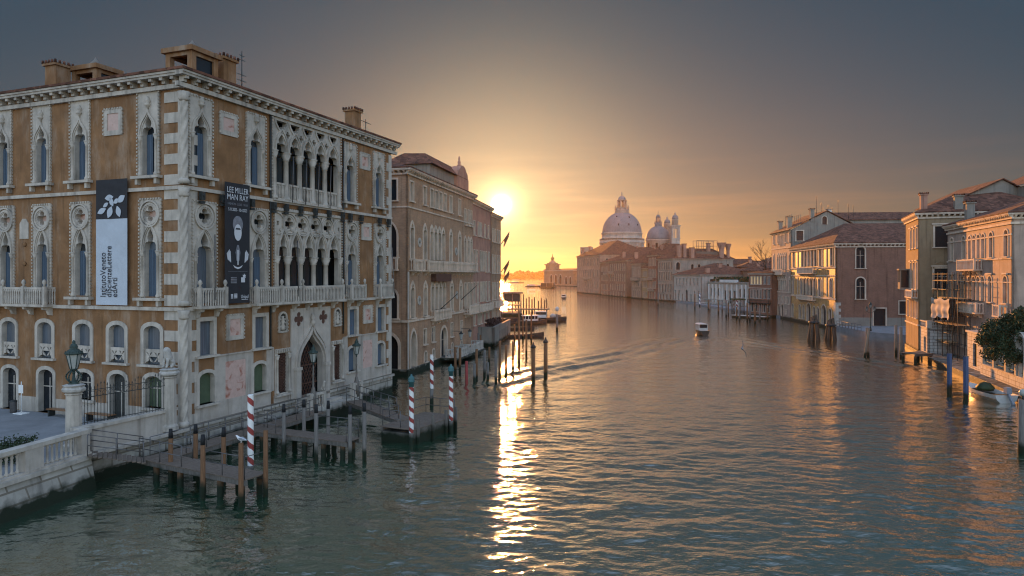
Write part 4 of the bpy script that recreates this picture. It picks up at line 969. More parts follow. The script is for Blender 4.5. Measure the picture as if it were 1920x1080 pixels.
# --- pale gothic palace beyond it, gable end showing over the roof
E1 = Bld('pale_palace', 'pale pink gothic palace with a grey gable end and roof aerials above the mosaic palace', (63.8, 167.8), 185.8, 15.6, 15.0, cat='palace'); E1.trim = 'oldstone'
e1 = lambda t: 42.5 - t
for t in (40.3, 36.8, 30.6, 27.9): E1.win('f', e1(t), 17.6, .9, 2.2, 'round', .16)
for t in (35.0, 34.0, 33.0, 32.0): E1.win('f', e1(t), 16.9, .75, 2.9, 'goth', .14, sill=False)
for z, h in ((11.5, 3.6), (6.55, 3.0)):
    for t in (40.5, 27.9): E1.win('f', e1(t), z, 1.0, h, 'goth', .18, pane='curtain')
    for t in (37.0, 35.5, 34.0, 32.5, 31.0): E1.win('f', e1(t), z, 1.1, h, 'goth', .16, sill=False, pane='curtain')
for t in (40.6, 38.2, 35.8, 33.2, 30.6, 28.4): E1.win('f', e1(t), 3.6, .8, 1.6, 'rect', .12, pane='black')
for t in (36.3, 33.4): E1.win('f', e1(t), .35, 1.7, 3.0, 'round', .2, pane='black', sill=False, name='water_door')
for t in (40.6, 30.4): E1.win('f', e1(t), 1.3, .7, .9, 'rect', .1, pane='black')
E1.win('r', 1.9, 17.8, 1.5, 2.2, 'rect', .2, pane='rust'); E1.win('r', 7.2, 21.4, 1.0, 1.8, 'round', .14, pane='rust', sill=False)
E1.walls(M['paleston'], .5, 20.2, 'flb'); wl = MB().plate(E1.fr['r'], [(0, .5), (15, .5), (15, 20.2), (11.5, 22.2), (7.7, 24.3), (0, 20.2)], E1.holes['r'], 0, -.3); wl.build('gable_wall', M['greyst'], E1.root); E1.holes['r'] = []
E1.band(6.1, .25, .12, faces='f'); E1.band(16.3, .2, .1, faces='f'); E1.cornice(20.4, 'istria', .5, .6, 'fl', .5); base(E1); balc(E1, 'f', e1(39.5), e1(31), .8, 10.2, 11.45); balc(E1, 'f', e1(37.6), e1(29.9), .5, 6.15, 6.5, r=.04) if 0 else None
rm = MB(); fr = E1.fr['f']
for (y0, z0, y1, z1) in ((-.5, 20.35, 7.7, 24.55), (7.7, 24.55, 15.5, 20.35)):
    rm.add([(-.4, y0, z0), (15.9, y0, z0), (15.9, y1, z1), (-.4, y1, z1), (-.4, y0, z0 - .14), (15.9, y0, z0 - .14), (15.9, y1, z1 - .14), (-.4, y1, z1 - .14)], [(0, 1, 2, 3), (4, 7, 6, 5), (0, 4, 5, 1), (1, 5, 6, 2), (2, 6, 7, 3), (3, 7, 4, 0)])
E1.roof = rm.build('roof', M['tile'], E1.root)
E1.chimney(3, 1.2, 20.8, 23.2, .9, .9, 'cream'); E1.chimney(11, 1.0, 20.8, 23.6, 1.0, 1.0, 'cream'); E1.chimney(15.2, 4.6, 22, 25.0, 1.1, .8, 'greyst')
for x, y, h in ((12, 7.7, 3.0), (13, 7.7, 1.8), (14, 8.5, 2.2), (15, 9, 1.6), (13, 11, 3.4), (15, 12.5, 2.4), (14, 6, 4.2), (15, 13.5, 2.0)):
    a = MB(); a.tube((x, y, 22.5), (x, y, 23.6 + h), .05, .04, 5)
    for k in range(3): a.bar((x - .5 + .1 * k, y, 23.5 + h - k * .25), (x + .5 - .1 * k, y, 23.5 + h - k * .25), .04)
    a.build('aerial', M['iron'], E1.roof)
tr = MB()
for x in (4, 5.5, 7, 8.5):
    for y in (2.2, 4.2): tr.tube((x, y, 21), (x, y, 24.3), .05, .05, 5)
for y in (2.2, 4.2): tr.bar((4, y, 24.2), (8.5, y, 24.2), .06); tr.bar((4, y, 23.6), (8.5, y, 23.6), .05)
tr.build('roof_terrace_frame', M['wood'], E1.roof)
E3 = Bld('long_house', 'long tiled roof house standing behind the broad roof of the mosaic palace', (73.0, 163.0), 95, 26, 12)
E3.walls(M['greyst'], 0, 23.2); E3.hip(23.2, 2.4, .4, inset=2); E3.chimney(3, 1, 23.2, 26.0, .9, .9, 'whitest'); E3.chimney(25.2, 2, 23.2, 26.6, 1, 1, 'redbrick')
# --- yellow house and grey palace on the near right
F_ = Bld('yellow_house', 'yellow stucco house with a glazed bay over the water and a stone chimney', (55.25, 95.8), 202, 10.0, 15.0); F_.trim = 'oldstone'
f_ = lambda t: 10 - t
for t in (5.6, 3.2, 1.0): F_.win('f', f_(t), 13.6, .95, 2.5, 'rect', .16, lintel=True, pane='curtain'); F_.win('f', f_(t), 8.3, .95, 3.4, 'rect', .16, lintel=True, pane='curtain')
for t in (7.8, 5.2, 3.0, 1.2): F_.win('f', f_(t), 4.6, .85, 2.1, 'rect', .14)
F_.win('r', 2.6, 13.6, 1.55, 2.6, 'rect', .2, pane='black', lintel=True); F_.win('r', 2.5, 8.4, 1.5, 2.5, 'rect', .22, pane='black', mull=1, lintel=True); F_.win('r', 2.5, 4.4, 1.6, 2.3, 'rect', .22, pane='black', mull=1)
F_.walls(M['yellow'], .4, 17.6); F_.cornice(17.9, 'istria', .5, .6, 'flr', .7, .2); F_.hip(17.92, 2.8, .5); base(F_, z=.5); F_.band(3.6, .2, .12, faces='fr')
MB().add([], [])
ba = MB().plate(F_.fr['r'], off(sh_round(1.5, .8), 2.5, 10.95), [], .02, 0); ba.ribbon(F_.fr['r'], off(sh_arch([(math.cos(t), math.sin(t)) for t in [i * math.pi / 16 for i in range(9)]], 1.7, 0, .85), 2.5, 10.9)[1:-1], .16, .1, .01); ba.build('blind_arch', M['yellow'], F_.root)
bw_ = MB(); bf = F_.fr['f']
bw_.box(1.6, 3.6, .02, 1.2, 8.2, 8.4, bf); bw_.box(1.5, 3.7, .02, 1.3, 10.75, 10.95, bf)
for u in (1.65, 2.6, 3.55): bw_.box(u - .06, u + .06, 1.05, 1.18, 8.402, 10.748, bf)
for u in (1.65, 3.55): bw_.box(u - .06, u + .06, .02, .14, 8.402, 10.748, bf)
bw_.box(1.6, 3.6, 1.06, 1.17, 8.402, 9.1, bf); bw_ = bw_.build('bay_window', M['greyst'], F_.root)
MB().box(1.66, 3.54, .15, 1.1, 8.41, 10.74, bf).build('pane', M['glass'], bw_)
balc(F_, 'f', 4.4, 9.6, .7, 7.1, 8.15)
F_.chimney(9.2, .7, 18.2, 20.6, .75, .75, 'rose'); F_.chimney(9.6, 4.4, 18.2, 20.2, .9, .9, 'greyst')
G_ = Bld('grey_palace', 'grey and pink stucco palace with round arched windows behind the scaffold', (53.4, 83.7), 196, 18.4, 16.0, cat='palace'); G_.trim = 'oldstone'
g_ = lambda t: 18.4 - t
for t in (16.8, 12.9, 5.0, 1.3): G_.win('f', g_(t), 11.9, .95, 2.6, 'round', .16)
for t in (11.0, 9.7, 8.4, 7.1): G_.win('f', g_(t), 11.9, .9, 2.55, 'round', .16, pane='curtain', sill=False)
for t in (16.8, 13.3, 5.3, 1.5): G_.win('f', g_(t), 7.3, .95, 2.65, 'round', .16, lintel=True)
for t in (11.1, 9.8, 8.5, 7.2): G_.win('f', g_(t), 7.3, .9, 2.6, 'round', .16, sill=False)
for t in (16.8, 12.6, 10.9, 9.3, 7.4, 4.4): G_.win('f', g_(t), 1.9, 1.05, 2.2, 'round', .18, pane='black')
G_.win('r', 4.0, 12.0, 1.2, 2.4, 'rect', .18, pane='black'); G_.win('r', 8.0, 12.0, 1.2, 2.4, 'rect', .18, pane='black')
G_.walls(M['paleston'], .4, 15.7); G_.band(13.95, .14, .06, faces='f'); G_.band(15.0, .22, .14, faces='fr'); G_.band(11.62, .16, .1, faces='f'); G_.band(9.3, .1, .05, faces='f'); G_.cornice(16.05, 'istria', .5, .45, 'flr', .55, .2); G_.hip(16.07, 3.2, .5)
balc(G_, 'f', g_(12.6), g_(7.3), .8, 10.55, 11.8); balc(G_, 'f', g_(12.6), g_(6.8), .8, 5.9, 7.1); balc(G_, 'f', g_(2.4), g_(.8), .8, 5.9, 7.1)
G_.chimney(15.6, 3.2, 16.5, 19.4, .9, .9, 'cream'); G_.chimney(5.5, .6, 16.3, 18.6, .8, .8, 'greyst')
H_ = Bld('gabled_house', 'tall grey house with a low gable and dark shutter behind the grey palace', (57.5, 88.5), 100, 9.0, 12)
H_.win('f', 4.2, 17.6, 1.7, 2.6, 'rect', .14, pane='black')
wl = MB().plate(H_.fr['f'], [(0, 0), (9, 0), (9, 20.2), (5.5, 22.3), (0, 19.7)], H_.holes['f'], 0, -.3); H_.holes['f'] = []
wl.build('gable_wall', M['greyst'], H_.root); H_.walls(M['yellow'], 0, 19.6, 'lrb')
rm = MB()
for (x0, z0, x1, z1) in ((-.4, 19.7, 5.5, 22.5), (5.5, 22.5, 9.4, 20.2)):
    rm.add([(x0, -.3, z0), (x1, -.3, z1), (x1, 12, z1), (x0, 12, z0), (x0, -.3, z0 - .15), (x1, -.3, z1 - .15), (x1, 12, z1 - .15), (x0, 12, z0 - .15)], [(0, 1, 2, 3), (4, 7, 6, 5), (0, 4, 5, 1), (1, 5, 6, 2), (2, 6, 7, 3), (3, 7, 4, 0)])
rm.build('roof', M['tile'], H_.root)
H2 = Bld('shuttered_house', 'grey house with dark shutters rising above the tiled roof at the picture edge', (64.0, 84.0), 100, 14.0, 12)
H2.win('f', 2.2, 18.2, 1.9, 2.4, 'rect', .14, pane='black')
wl = MB().plate(H2.fr['f'], [(0, 0), (14, 0), (14, 23.5), (7, 24.5), (0, 21.4)], H2.holes['f'], 0, -.3); H2.holes['f'] = []
wl.build('gable_wall', M['greyst'], H2.root); H2.walls(M['greyst'], 0, 21.3, 'lrb')
MB().add([], [])
rm = MB(); rm.add([(-.4, -.3, 21.4), (7, -.3, 24.7), (7, 12, 24.7), (-.4, 12, 21.4), (14.4, -.3, 23.4), (14.4, 12, 23.4)], [(0, 1, 2, 3), (1, 4, 5, 2)]); rm.build('roof', M['tile'], H2.root)
# --- right bank in the distance
M['fartrim'] = mat('distant_stone_trim', (.42, .325, .25), .9, .2, .5)
for k_, c_ in (('paleston', (.36, .25, .185)), ('greyst', (.3, .25, .2)), ('cream', (.31, .22, .155)), ('brick', (.27, .165, .115)), ('whitest', (.44, .375, .315)), ('redbrick', (.27, .13, .09)), ('yellow', (.36, .25, .13)), ('rose', (.31, .165, .12))):
    M['far_' + k_] = mat('far_' + k_, c_, .9, .25, .25, 0, stain=tuple(x * .55 for x in c_), stain_amt=.5, wet=True)
def far(name, label, P, ang, L, D, z, m, rows, rise=3.0, side=(), cat='building', roof='tile', chim=(), bal=(), ins=None):
    b = Bld(name, label, P, ang, L, D, cat=cat, group=None)
    b.trim = 'fartrim' if m != 'whitest' else 'istria'
    for zz, h, w, kind, us in rows: b.row('f', us, zz, w, h, kind, w * .16, pane=random.choice(['dimglass', 'black', 'black']), rec=.3)
    for u, zz, w, h, kind in side: b.win('r', u, zz, w, h, kind, w * .14, pane='black')
    b.walls(M['far_' + m], .3, z - .2); b.cornice(z, 'istria', .5, .9, 'flr', .5, .25); b.hip(z + .02, rise, .5, roof, inset=ins); base(b, z=.6)
    for u0, u1, v, z0, z1 in bal: balc(b, 'f', u0, u1, v, z0, z1, .5)
    for x, y, z1, w, fl in chim: b.chimney(x, y, z + .3, z1, w, w, 'rose', fl)
    return b
S = lambda a, n, L: sp(a, L - a, n)
far('long_palace', 'tall pale palace with white corner quoins nearest the white church dome', (38.1, 400), 169.8, 44, 30, 21, 'paleston', [(15.5, 4, 1.6, 'round', S(2, 9, 44)), (9.5, 4, 1.6, 'round', S(2, 9, 44)), (3.5, 3.6, 1.4, 'rect', S(2, 9, 44)), (.8, 1.6, 1, 'rect', S(2, 8, 44))], 8.5, [(4, 15.5, 1.6, 3.6, 'round'), (9, 15.5, 1.6, 3.6, 'round'), (4, 9.5, 1.6, 3.6, 'round')], 'palace', bal=((14, 30, 1, 8, 9.2),), chim=((2, 3, 26, 1.2, False), (6, 6, 27, 1.2, False)))
far('narrow_brick_house', 'dark brick house with a small arcaded loggia next to the quoined palace', (46.1, 355.6), 174.6, 18.6, 18, 16.8, 'brick', [(12, 2.6, 1, 'round', S(1, 6, 18.6)), (7.5, 2.8, 1, 'round', S(1, 6, 18.6)), (3, 2.6, 1, 'rect', S(1, 5, 18.6)), (.6, 1.6, .9, 'rect', S(1, 5, 18.6))], 4, [(4, 12, 1.2, 2.4, 'rect')], bal=((10, 17, .9, 10.5, 11.6),))
far('gothic_brick_house', 'rose brick gothic house with a bare brick side wall holding three windows', (47.9, 336.8), 172.2, 28.6, 20, 17, 'brick', [(12.5, 3, 1.1, 'goth', S(1, 8, 28.6)), (7.5, 3.2, 1.1, 'goth', S(1, 8, 28.6)), (3.2, 2.8, 1, 'rect', S(1, 7, 28.6)), (.6, 1.7, 1, 'round', S(1, 6, 28.6))], 4.5, [(3.5, 12.6, 1.6, 3.2, 'rect'), (3.5, 8.2, 1.4, 2.6, 'goth'), (3.5, 3.6, 1.5, 3.4, 'goth')], bal=((2, 9, .9, 11, 12.2),), chim=((27, 5, 21, 1.4, False), (15, 3, 21.6, 1.2, False)))
far('balcony_house', 'cream house with a covered timber balcony under a low tiled roof', (52.4, 299.5), 169.8, 12, 22, 15.3, 'cream', [(9.5, 4, 1, 'rect', S(.8, 7, 12)), (5.5, 2.6, 1, 'rect', S(1, 4, 12)), (1, 3, 1.2, 'round', S(1, 4, 12))], 5.5, bal=((1.5, 9.5, 1.2, 8, 9.2),))
far('slim_yellow_house', 'slim yellow house squeezed between the cream balcony house and leaning palace', (54.8, 287.6), 169.1, 6.3, 14, 13.2, 'yellow', [(9.6, 2.4, .8, 'round', S(.5, 4, 6.3)), (5.2, 3, .8, 'rect', S(.5, 4, 6.3)), (1, 2.4, .9, 'rect', S(.5, 3, 6.3))], 3, bal=((.5, 5.8, .7, 8, 9),))
far('leaning_palace', 'narrow tall brick palace with white traceried windows and a roof garden', (56, 281.3), 168.5, 9.1, 16, 18.3, 'redbrick', [(14, 3.2, .9, 'goth', S(.6, 5, 9.1)), (9.3, 3.4, .9, 'round', S(.6, 5, 9.1)), (4.8, 3, .9, 'round', S(.6, 5, 9.1)), (.8, 2.6, 1.1, 'rect', S(.8, 3, 9.1))], 4.8, [(3, 14, 1, 2.4, 'rect')], 'palace', bal=((1, 7, .9, 4, 5.0), (1, 6, .8, 8.3, 9.2)), chim=((7, 3, 22.4, 1, True),))
far('arcaded_palace', 'long grey side walled palace with arched corner loggias and tall chimneys', (58.1, 272.3), 162.3, 11.6, 27, 16.6, 'greyst', [(12.4, 2.8, .9, 'rect', S(.6, 6, 11.6)), (8.3, 3.2, .9, 'rect', S(.6, 6, 11.6)), (3.6, 3.2, .9, 'rect', S(.6, 5, 11.6)), (.8, 2.2, 1, 'round', S(.8, 4, 11.6))], 4.2, [(2.2, 12.3, 1.7, 2.9, 'round'), (2.2, 7.8, 1.8, 3.6, 'round'), (8.5, 12.3, 1.2, 2.2, 'round'), (11.5, 12.3, 1.2, 2.2, 'round'), (15, 12.6, 1, 1.2, 'round'), (18.5, 12.3, 1.2, 2.2, 'round'), (21.5, 12.6, 1, 1.2, 'round'), (24.5, 12.3, 1.3, 2.4, 'round')], 'palace', chim=((11, 3, 22, 1.3, False), (11, 5.2, 22.4, 1.3, False), (11.2, 8.5, 21, 1.4, False), (11, 22, 23, 1.9, True), (11, 25, 22.6, 1.3, True), (8, 18, 23, 1.2, False)))
far('white_garden_house', 'long low white house with a big arched door and iron window boxes', (61.8, 261.2), 170.8, 24.5, 22, 10.4, 'whitest', [(6.7, 2.4, .9, 'rect', S(1.4, 7, 24.5)), (3.6, 1.0, .9, 'rect', [2, 5.4, 19, 22.4]), (.9, 2.4, 1, 'rect', [2, 5, 8.4, 16, 19, 22.4]), (.8, 4.2, 1.9, 'round', [12.2])], 4.2, [(4, 6.6, 1.6, 2.2, 'rect')], chim=((18, 10, 14.5, 1.2, False), (23, 3, 13, 1.3, False)))
b9 = far('low_white_museum', 'unfinished one storey white stone palace with a hedge on its flat roof', (68.0, 236.0), 169.8, 30.5, 16, 7.8, 'whitest', [(3.2, 2.8, 1.2, 'round', [2, 4.6, 7.2, 21.6, 24.2, 26.8, 29.2]), (1.0, 4.2, 1.3, 'rect', [12, 15, 18])], .3, roof='greyst', ins=3)
pm = MB()
for u in (.6, 3.3, 5.9, 8.6, 10.3, 13.5, 16.5, 19.8, 22.9, 25.5, 28, 30): pm.box(u - .35, u + .35, .01, .35, .6, 7.2, b9.fr['f'])
pm.box(9.6, 20.4, .01, .9, 7.802, 8.7, b9.fr['f']); pm.build('pilaster', M['whitest'], b9.root)
hb = MB(); rs = random.Random(8)
for i in range(1500):
    p = Vector((rs.uniform(.5, 30), rs.uniform(1, 5), rs.uniform(8.0, 9.6))); d = Vector((rs.uniform(-1, 1), rs.uniform(-1, 1), rs.uniform(-1, 1))).normalized() * .28; q_ = d.orthogonal().normalized() * .22
    hb.add([p - d, p + q_, p + d, p - q_], [(0, 1, 2, 3)])
hb.build('roof_hedge', M['hedge'], b9.root)
b9t = MB(); b9t.box(0, 30, .4, 4.2, -1, 1.0, b9.fr['f'])
for u in sp(0, 30, 16): b9t.box(u - .12, u + .12, 3.9, 4.15, 1.0, 2.1, b9.fr['f'])
b9t.box(0, 30, 3.9, 4.15, 2.1, 2.3, b9.fr['f']); b9t.build('water_terrace', M['istria_wet'], b9.root)
b10 = far('yellow_pane_brick_house', 'red brick house with painted yellow reflections glowing in its top windows, beside the pale pink palace', (59.5, 170.7), 165.8, 8.6, 12, 10.6, 'redbrick', [(4.4, 2.6, .75, 'rect', S(.5, 4, 8.6)), (1.0, 2.0, .8, 'rect', S(.5, 4, 8.6))], .5, ins=1.5, bal=((.6, 8.2, .7, 3.3, 4.2),)) if 0 else None
b10 = Bld('yellow_pane_brick_house', 'red brick house with painted yellow reflections glowing in its top windows, beside the pale pink palace', (59.5, 171.5), 165.8, 9.4, 12)
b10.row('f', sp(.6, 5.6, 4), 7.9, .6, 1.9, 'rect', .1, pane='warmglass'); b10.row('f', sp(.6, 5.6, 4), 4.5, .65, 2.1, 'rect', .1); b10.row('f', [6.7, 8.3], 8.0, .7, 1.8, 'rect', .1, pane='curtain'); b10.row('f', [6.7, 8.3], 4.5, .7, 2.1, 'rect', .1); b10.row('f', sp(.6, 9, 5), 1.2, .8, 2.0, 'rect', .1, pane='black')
b10.walls(M['redbrick'], .3, 10.4); b10.band(6.9, .15, .1, faces='f'); b10.cornice(10.6, 'istria', .3, 0, 'flr', .35); b10.hip(10.62, 1.2, .3); base(b10); balc(b10, 'f', .4, 9.2, .7, 3.3, 4.1, .5, 'iron', .03)
for i, (x, y, a, L, D, z, m, lb) in enumerate(((92, 275, 95, 16, 12, 13.4, 'redbrick', 'red brick house with white windows behind the hedge roofed museum'), (80, 232, 98, 14, 10, 11.6, 'brick', 'brown house with low tiled roof just behind the white museum'), (104, 282, 97, 20, 12, 15.6, 'rose', 'rose roofed house farthest back above the museum hedge'), (82, 214, 95, 12, 12, 12.2, 'rose', 'small tiled house behind the yellow windowed brick house'), (92, 320, 100, 26, 14, 15.2, 'brick', 'brick house with tiled roof below the smaller church dome'), (62, 372, 100, 20, 14, 23, 'rose', 'tiled roof house with white dormers below the main church dome'))):
    b = Bld('back_house', lb, (x, y), a, L, D)
    for zz in (z - 3.2, z - 6.5): b.row('f', sp(1, L - 1, 5), zz, .9, 1.8, 'rect', .14, pane='black', rec=.2)
    b.walls(M['far_' + m], 0, z); b.hip(z, 2.8, .5); b.chimney(L * .3, D * .3, z + .5, z + 3.4, 1, 1, 'rose'); b.chimney(L * .75, D * .4, z + .5, z + 3.8, 1, 1, 'rose', True)
fm_ = MB()
for x in range(5):
    for y in (0, 3): fm_.tube((x * 2.2, y, 0), (x * 2.2, y, 4.4), .1, .1, 5)
for y in (0, 3): fm_.bar((0, y, 4.3), (8.8, y, 4.3), .14); fm_.bar((0, y, 2.2), (8.8, y, 2.2), .1)
t = thing('roof_terrace', 'dark timber roof terrace frame standing on the arcaded palace roof', 'roof terrace', (72.5, 268, 19.5), R(12)); fm_.build('frame', M['wood'], t)
MB().box(-.5, 9.3, -.5, 3.5, -2.6, .02).build('deck', M['wood'], t)
# --- domed church
CH = thing('domed_church', 'great white domed church with two lead domes and twin bell towers', 'church', (75.6, 470, 0))
def oct_(r, z0, z1, c=(0, 0), n=8): return MB().lathe([(r, z0), (r, z1)], (c[0], c[1], 0), n, False)
oct_(24, 0, 18).build('lower_hall', M['far_whitest'], CH)
MB().lathe([(24.6, 18), (24.6, 18.8), (17, 21), (15.5, 21)], (0, 0, 0), 8, False).build('lower_roof', M['lead'], CH)
dr = MB().lathe([(14.6, 20), (14.6, 31.8), (15.4, 32.2), (15.6, 32.8), (14.9, 33.2), (15.4, 33.9), (13.9, 34.0), (13.7, 38.4), (14.2, 38.7), (14.2, 39.4), (13.2, 39.5)], (0, 0, 0), 48)
for i in range(16):
    t = i * math.pi / 8 + .2; p = Vector((14.75 * math.cos(t), 14.75 * math.sin(t), 0)); dr.lathe([(.45, 21), (.45, 31.8)], p, 6)
for i in range(60):
    t = i * math.pi / 30; dr.box(15.1 * math.cos(t) - .12, 15.1 * math.cos(t) + .12, 15.1 * math.sin(t) - .12, 15.1 * math.sin(t) + .12, 33.9, 35.1)
dr.lathe([(15.2, 35.1), (15.25, 35.4), (14.9, 35.4), (14.95, 35.1)], (0, 0, 0), 48)
dr.build('drum', M['far_whitest'], CH)
for i in range(16):
    if i % 2 == 0:
        t = i * math.pi / 8; n_ = Vector((math.cos(t), math.sin(t), 0)); ex = Vector((-n_.y, n_.x, 0)); fr = Fr(n_ * 14.62, ex, n_)
        o = MB().plate(fr, off(sh_round(3.0, 6.2), 0, 22.6), [off(sh_round(2.2, 5.4), 0, 22.9)], .3, -.1).build('window', M['far_whitest'], CH)
        MB().plate(fr, off(sh_round(2.2, 5.4), 0, 22.9), [], .06, -.1).build('pane', M['black'], o)
dm = MB(); P = []; nn = 96; prof = [(13.3 * math.cos(a) ** 1.0, 39.4 + 14.6 * math.sin(a)) for a in [i * 1.28 / 14 for i in range(15)]]
for r, z in prof:
    for i in range(nn):
        rr = r * (1 + (.012 if i % 4 == 0 else 0)); t = 2 * math.pi * i / nn; P.append((rr * math.cos(t), rr * math.sin(t), z))
dm.add(P, [(j * nn + i, j * nn + (i + 1) % nn, (j + 1) * nn + (i + 1) % nn, (j + 1) * nn + i) for j in range(14) for i in range(nn)], True)
dmo = dm.build('dome', M['lead'], CH)
for t, a in ((-1.35, .35), (-1.9, .35), (-.75, .35), (-1.2, .75), (-2.1, .8)):
    r = 13.45 * math.cos(a); z = 39.4 + 14.6 * math.sin(a); n_ = Vector((math.cos(t), math.sin(t), 0)); MB().box(-.35, .35, -.5, .15, -.7, .7, Fr(n_ * r + Vector((0, 0, z)), Vector((-n_.y, n_.x, 0)), n_)).build('dome_hatch', M['black'], dmo)
def lantern(par, c, r, z0, h, m='paleston'):
    lb = MB(); lb.lathe([(r * 1.75, z0), (r * 1.75, z0 + h * .16), (r * 1.5, z0 + h * .18), (r * 1.3, z0 + h * .26)], (*c, 0), 8, False)
    for i in range(8):
        t = i * math.pi / 4 + .39; p = (c[0] + r * math.cos(t), c[1] + r * math.sin(t), 0); lb.lathe([(r * .17, z0 + h * .26), (r * .17, z0 + h * .56)], p, 6)
        p = (c[0] + r * 1.6 * math.cos(t), c[1] + r * 1.6 * math.sin(t), 0); lb.lathe([(r * .13, z0 + h * .17), (r * .2, z0 + h * .22), (r * .05, z0 + h * .36), (r * .02, z0 + h * .42)], p, 6)
    lb.lathe([(r * 1.05, z0 + h * .555), (r * 1.22, z0 + h * .58), (r * 1.22, z0 + h * .61), (r, z0 + h * .615)], (*c, 0), 12)
    lo = lb.build('lantern', M[m], par)
    MB().lathe([(r * math.cos(a) * .98, z0 + h * .61 + r * .95 * math.sin(a)) for a in [i * .25 for i in range(7)]] + [(r * .12, z0 + h * .62 + r * .97), (r * .1, z0 + h * .8), (r * .16, z0 + h * .86), (r * .1, z0 + h * .95), (.04, z0 + h)], (*c, 0), 12).build('lantern_dome', M['lead'], lo)
lantern(CH, (0, 0), 2.9, 52.6, 15.6)
for i in range(8):
    for k in (-1, 1):
        t = i * math.pi / 4 + .39 + k * .13; n_ = Vector((math.cos(t), math.sin(t), 0)); ex = Vector((-n_.y, n_.x, 0)); o = n_ * 17.2 + Vector((0, 0, 22.2))
        vm = MB().plate(Fr(o, n_, ex), sh_circ(3.0, 18), [sh_circ(.7, 10)], .5, -.5, back=True); vm.ribbon(Fr(o, n_, ex), [(2.2 * math.cos(a), 2.2 * math.sin(a)) for a in [j * .35 for j in range(18)]], .4, .62, .4); vm.build('scroll_buttress', M['far_whitest'], CH)
c2 = (31.4, 30); d2 = MB().lathe([(8.5, 20), (8.5, 35.4), (9.1, 35.8), (9.1, 36.4), (8.6, 36.5)], (*c2, 0), 32); d2.build('drum', M['far_whitest'], CH)
for t in (-1.05, -1.9, -2.7):
    n_ = Vector((math.cos(t), math.sin(t), 0)); MB().box(-.8, .8, -.2, .12, 30.2, 33.6, Fr(Vector((*c2, 0)) + n_ * 8.5, Vector((-n_.y, n_.x, 0)), n_)).build('window', M['black'], CH)
d2 = MB().lathe([(8.9 * math.cos(a), 36.4 + 10.2 * math.sin(a)) for a in [i * 1.3 / 12 for i in range(13)]], (*c2, 0), 48); d2.build('dome', M['lead'], CH); lantern(CH, c2, 1.6, 46.0, 11.8, 'lead')
def belltower(c, zt):
    mb = MB(); x, y = c; mb.box(x - 2.9, x + 2.9, y - 2.9, y + 2.9, 0, zt - 9.6)
    for sx in (-1, 1):
        for sy in (-1, 1): mb.box(x + sx * 2.3 - .6, x + sx * 2.3 + .6, y + sy * 2.3 - .6, y + sy * 2.3 + .6, zt - 9.6, zt - 2)
        mb.box(x + sx * .75 - .3, x + sx * .75 + .3, y - 2.8, y - 2.2, zt - 9.6, zt - 2); mb.box(x - 2.8, x - 2.2, y + sx * .75 - .3, y + sx * .75 + .3, zt - 9.6, zt - 2)
    mb.box(x - 2.85, x + 2.85, y - 2.85, y + 2.85, zt - 2.6, zt - 1.2); mb.box(x - 3.4, x + 3.4, y - 3.4, y + 3.4, zt - 1.2, zt - .4); mb.box(x - 3.2, x + 3.2, y - 3.2, y + 3.2, zt - 10.4, zt - 9.61)
    mb.lathe([(2.4, zt - .4), (2.2, zt + 3.6), (2.5, zt + 3.8), (2.4, zt + 4.2)], (x, y, 0), 12)
    o = mb.build('bell_tower', M['far_whitest'], CH)
    MB().lathe([(2.3, zt + 4.1), (2.35, zt + 5.2), (1.9, zt + 6.4), (.7, zt + 7.4), (.5, zt + 8), (.65, zt + 8.5), (.3, zt + 9), (.06, zt + 9.4), (.05, zt + 10.6)], (x, y, 0), 12).build('onion_dome', M['lead'], o)
    MB().lathe([(.9, -.05), (.9, .05)], (0, 0, 0), 16).build('clock_face', M['far_whitest'], o, (x, y - 2.95, zt - 15)).rotation_euler = (R(90), 0, 0)
belltower((41.4, 20), 46.4); belltower((39.3, 36), 44.6)
for x, y, z in ((-17, -14, 21), (-20, -12, 21)): MB().lathe([(.9, z), (.9, z + 1.2), (.5, z + 1.4), (.7, z + 3), (.45, z + 4), (.3, z + 4.4), (.35, z + 5), (.05, z + 5.6)], (x, y, 0), 8).build('roof_statue', M['rose'], CH)
# --- customs house on the point
DG = Bld('customs_house', 'low stone customs house with a stepped tower carrying a golden ball', (33.3, 711.1), 161.2, 76, 30)
DG.row('f', [20, 32, 44], 2, 6, 9, 'round', .8, pane='black'); DG.row('f', [58, 68], 2, 5, 7, 'round', .7, pane='black')
DG.walls(M['far_cream'], 0, 14.6); DG.band(14.6, .8, .8, faces='flr'); DG.hip(15.4, 2.0, .8); base(DG, z=1.0)
tm = MB(); tm.box(2, 13, 1, 12, 15.5, 21); tm.box(1, 14, 0, 13, 21, 22); tm.box(3, 12, 2, 11, 22, 23.2); tm.lathe([(4, 23.2), (3, 24.6), (2.2, 24.8), (1.6, 26)], (7.5, 6.5, 0), 8, False)
to = tm.build('tower', M['far_cream'], DG.root)
MB().ball((7.5, 6.5, 27.8), 1.9).lathe([(.5, 29.6), (.4, 31.4), (.1, 32.6)], (7.5, 6.5, 0), 6).build('golden_ball', M['mosaic'], to)
MB().box(6, 9, -.05 + 1, 1.2, 16.6, 19.6).build('window', M['black'], to) if 0 else None
# the far tower block on the skyline
t = Bld('tower_block', 'faint flat topped block on the skyline between palace roof and dome', (62, 620), 98, 11.5, 10); t.row('f', sp(0, 11.5, 4), 30, 1.4, 2, 'rect', .2); t.walls(M['far_greyst'], 0, 36); 
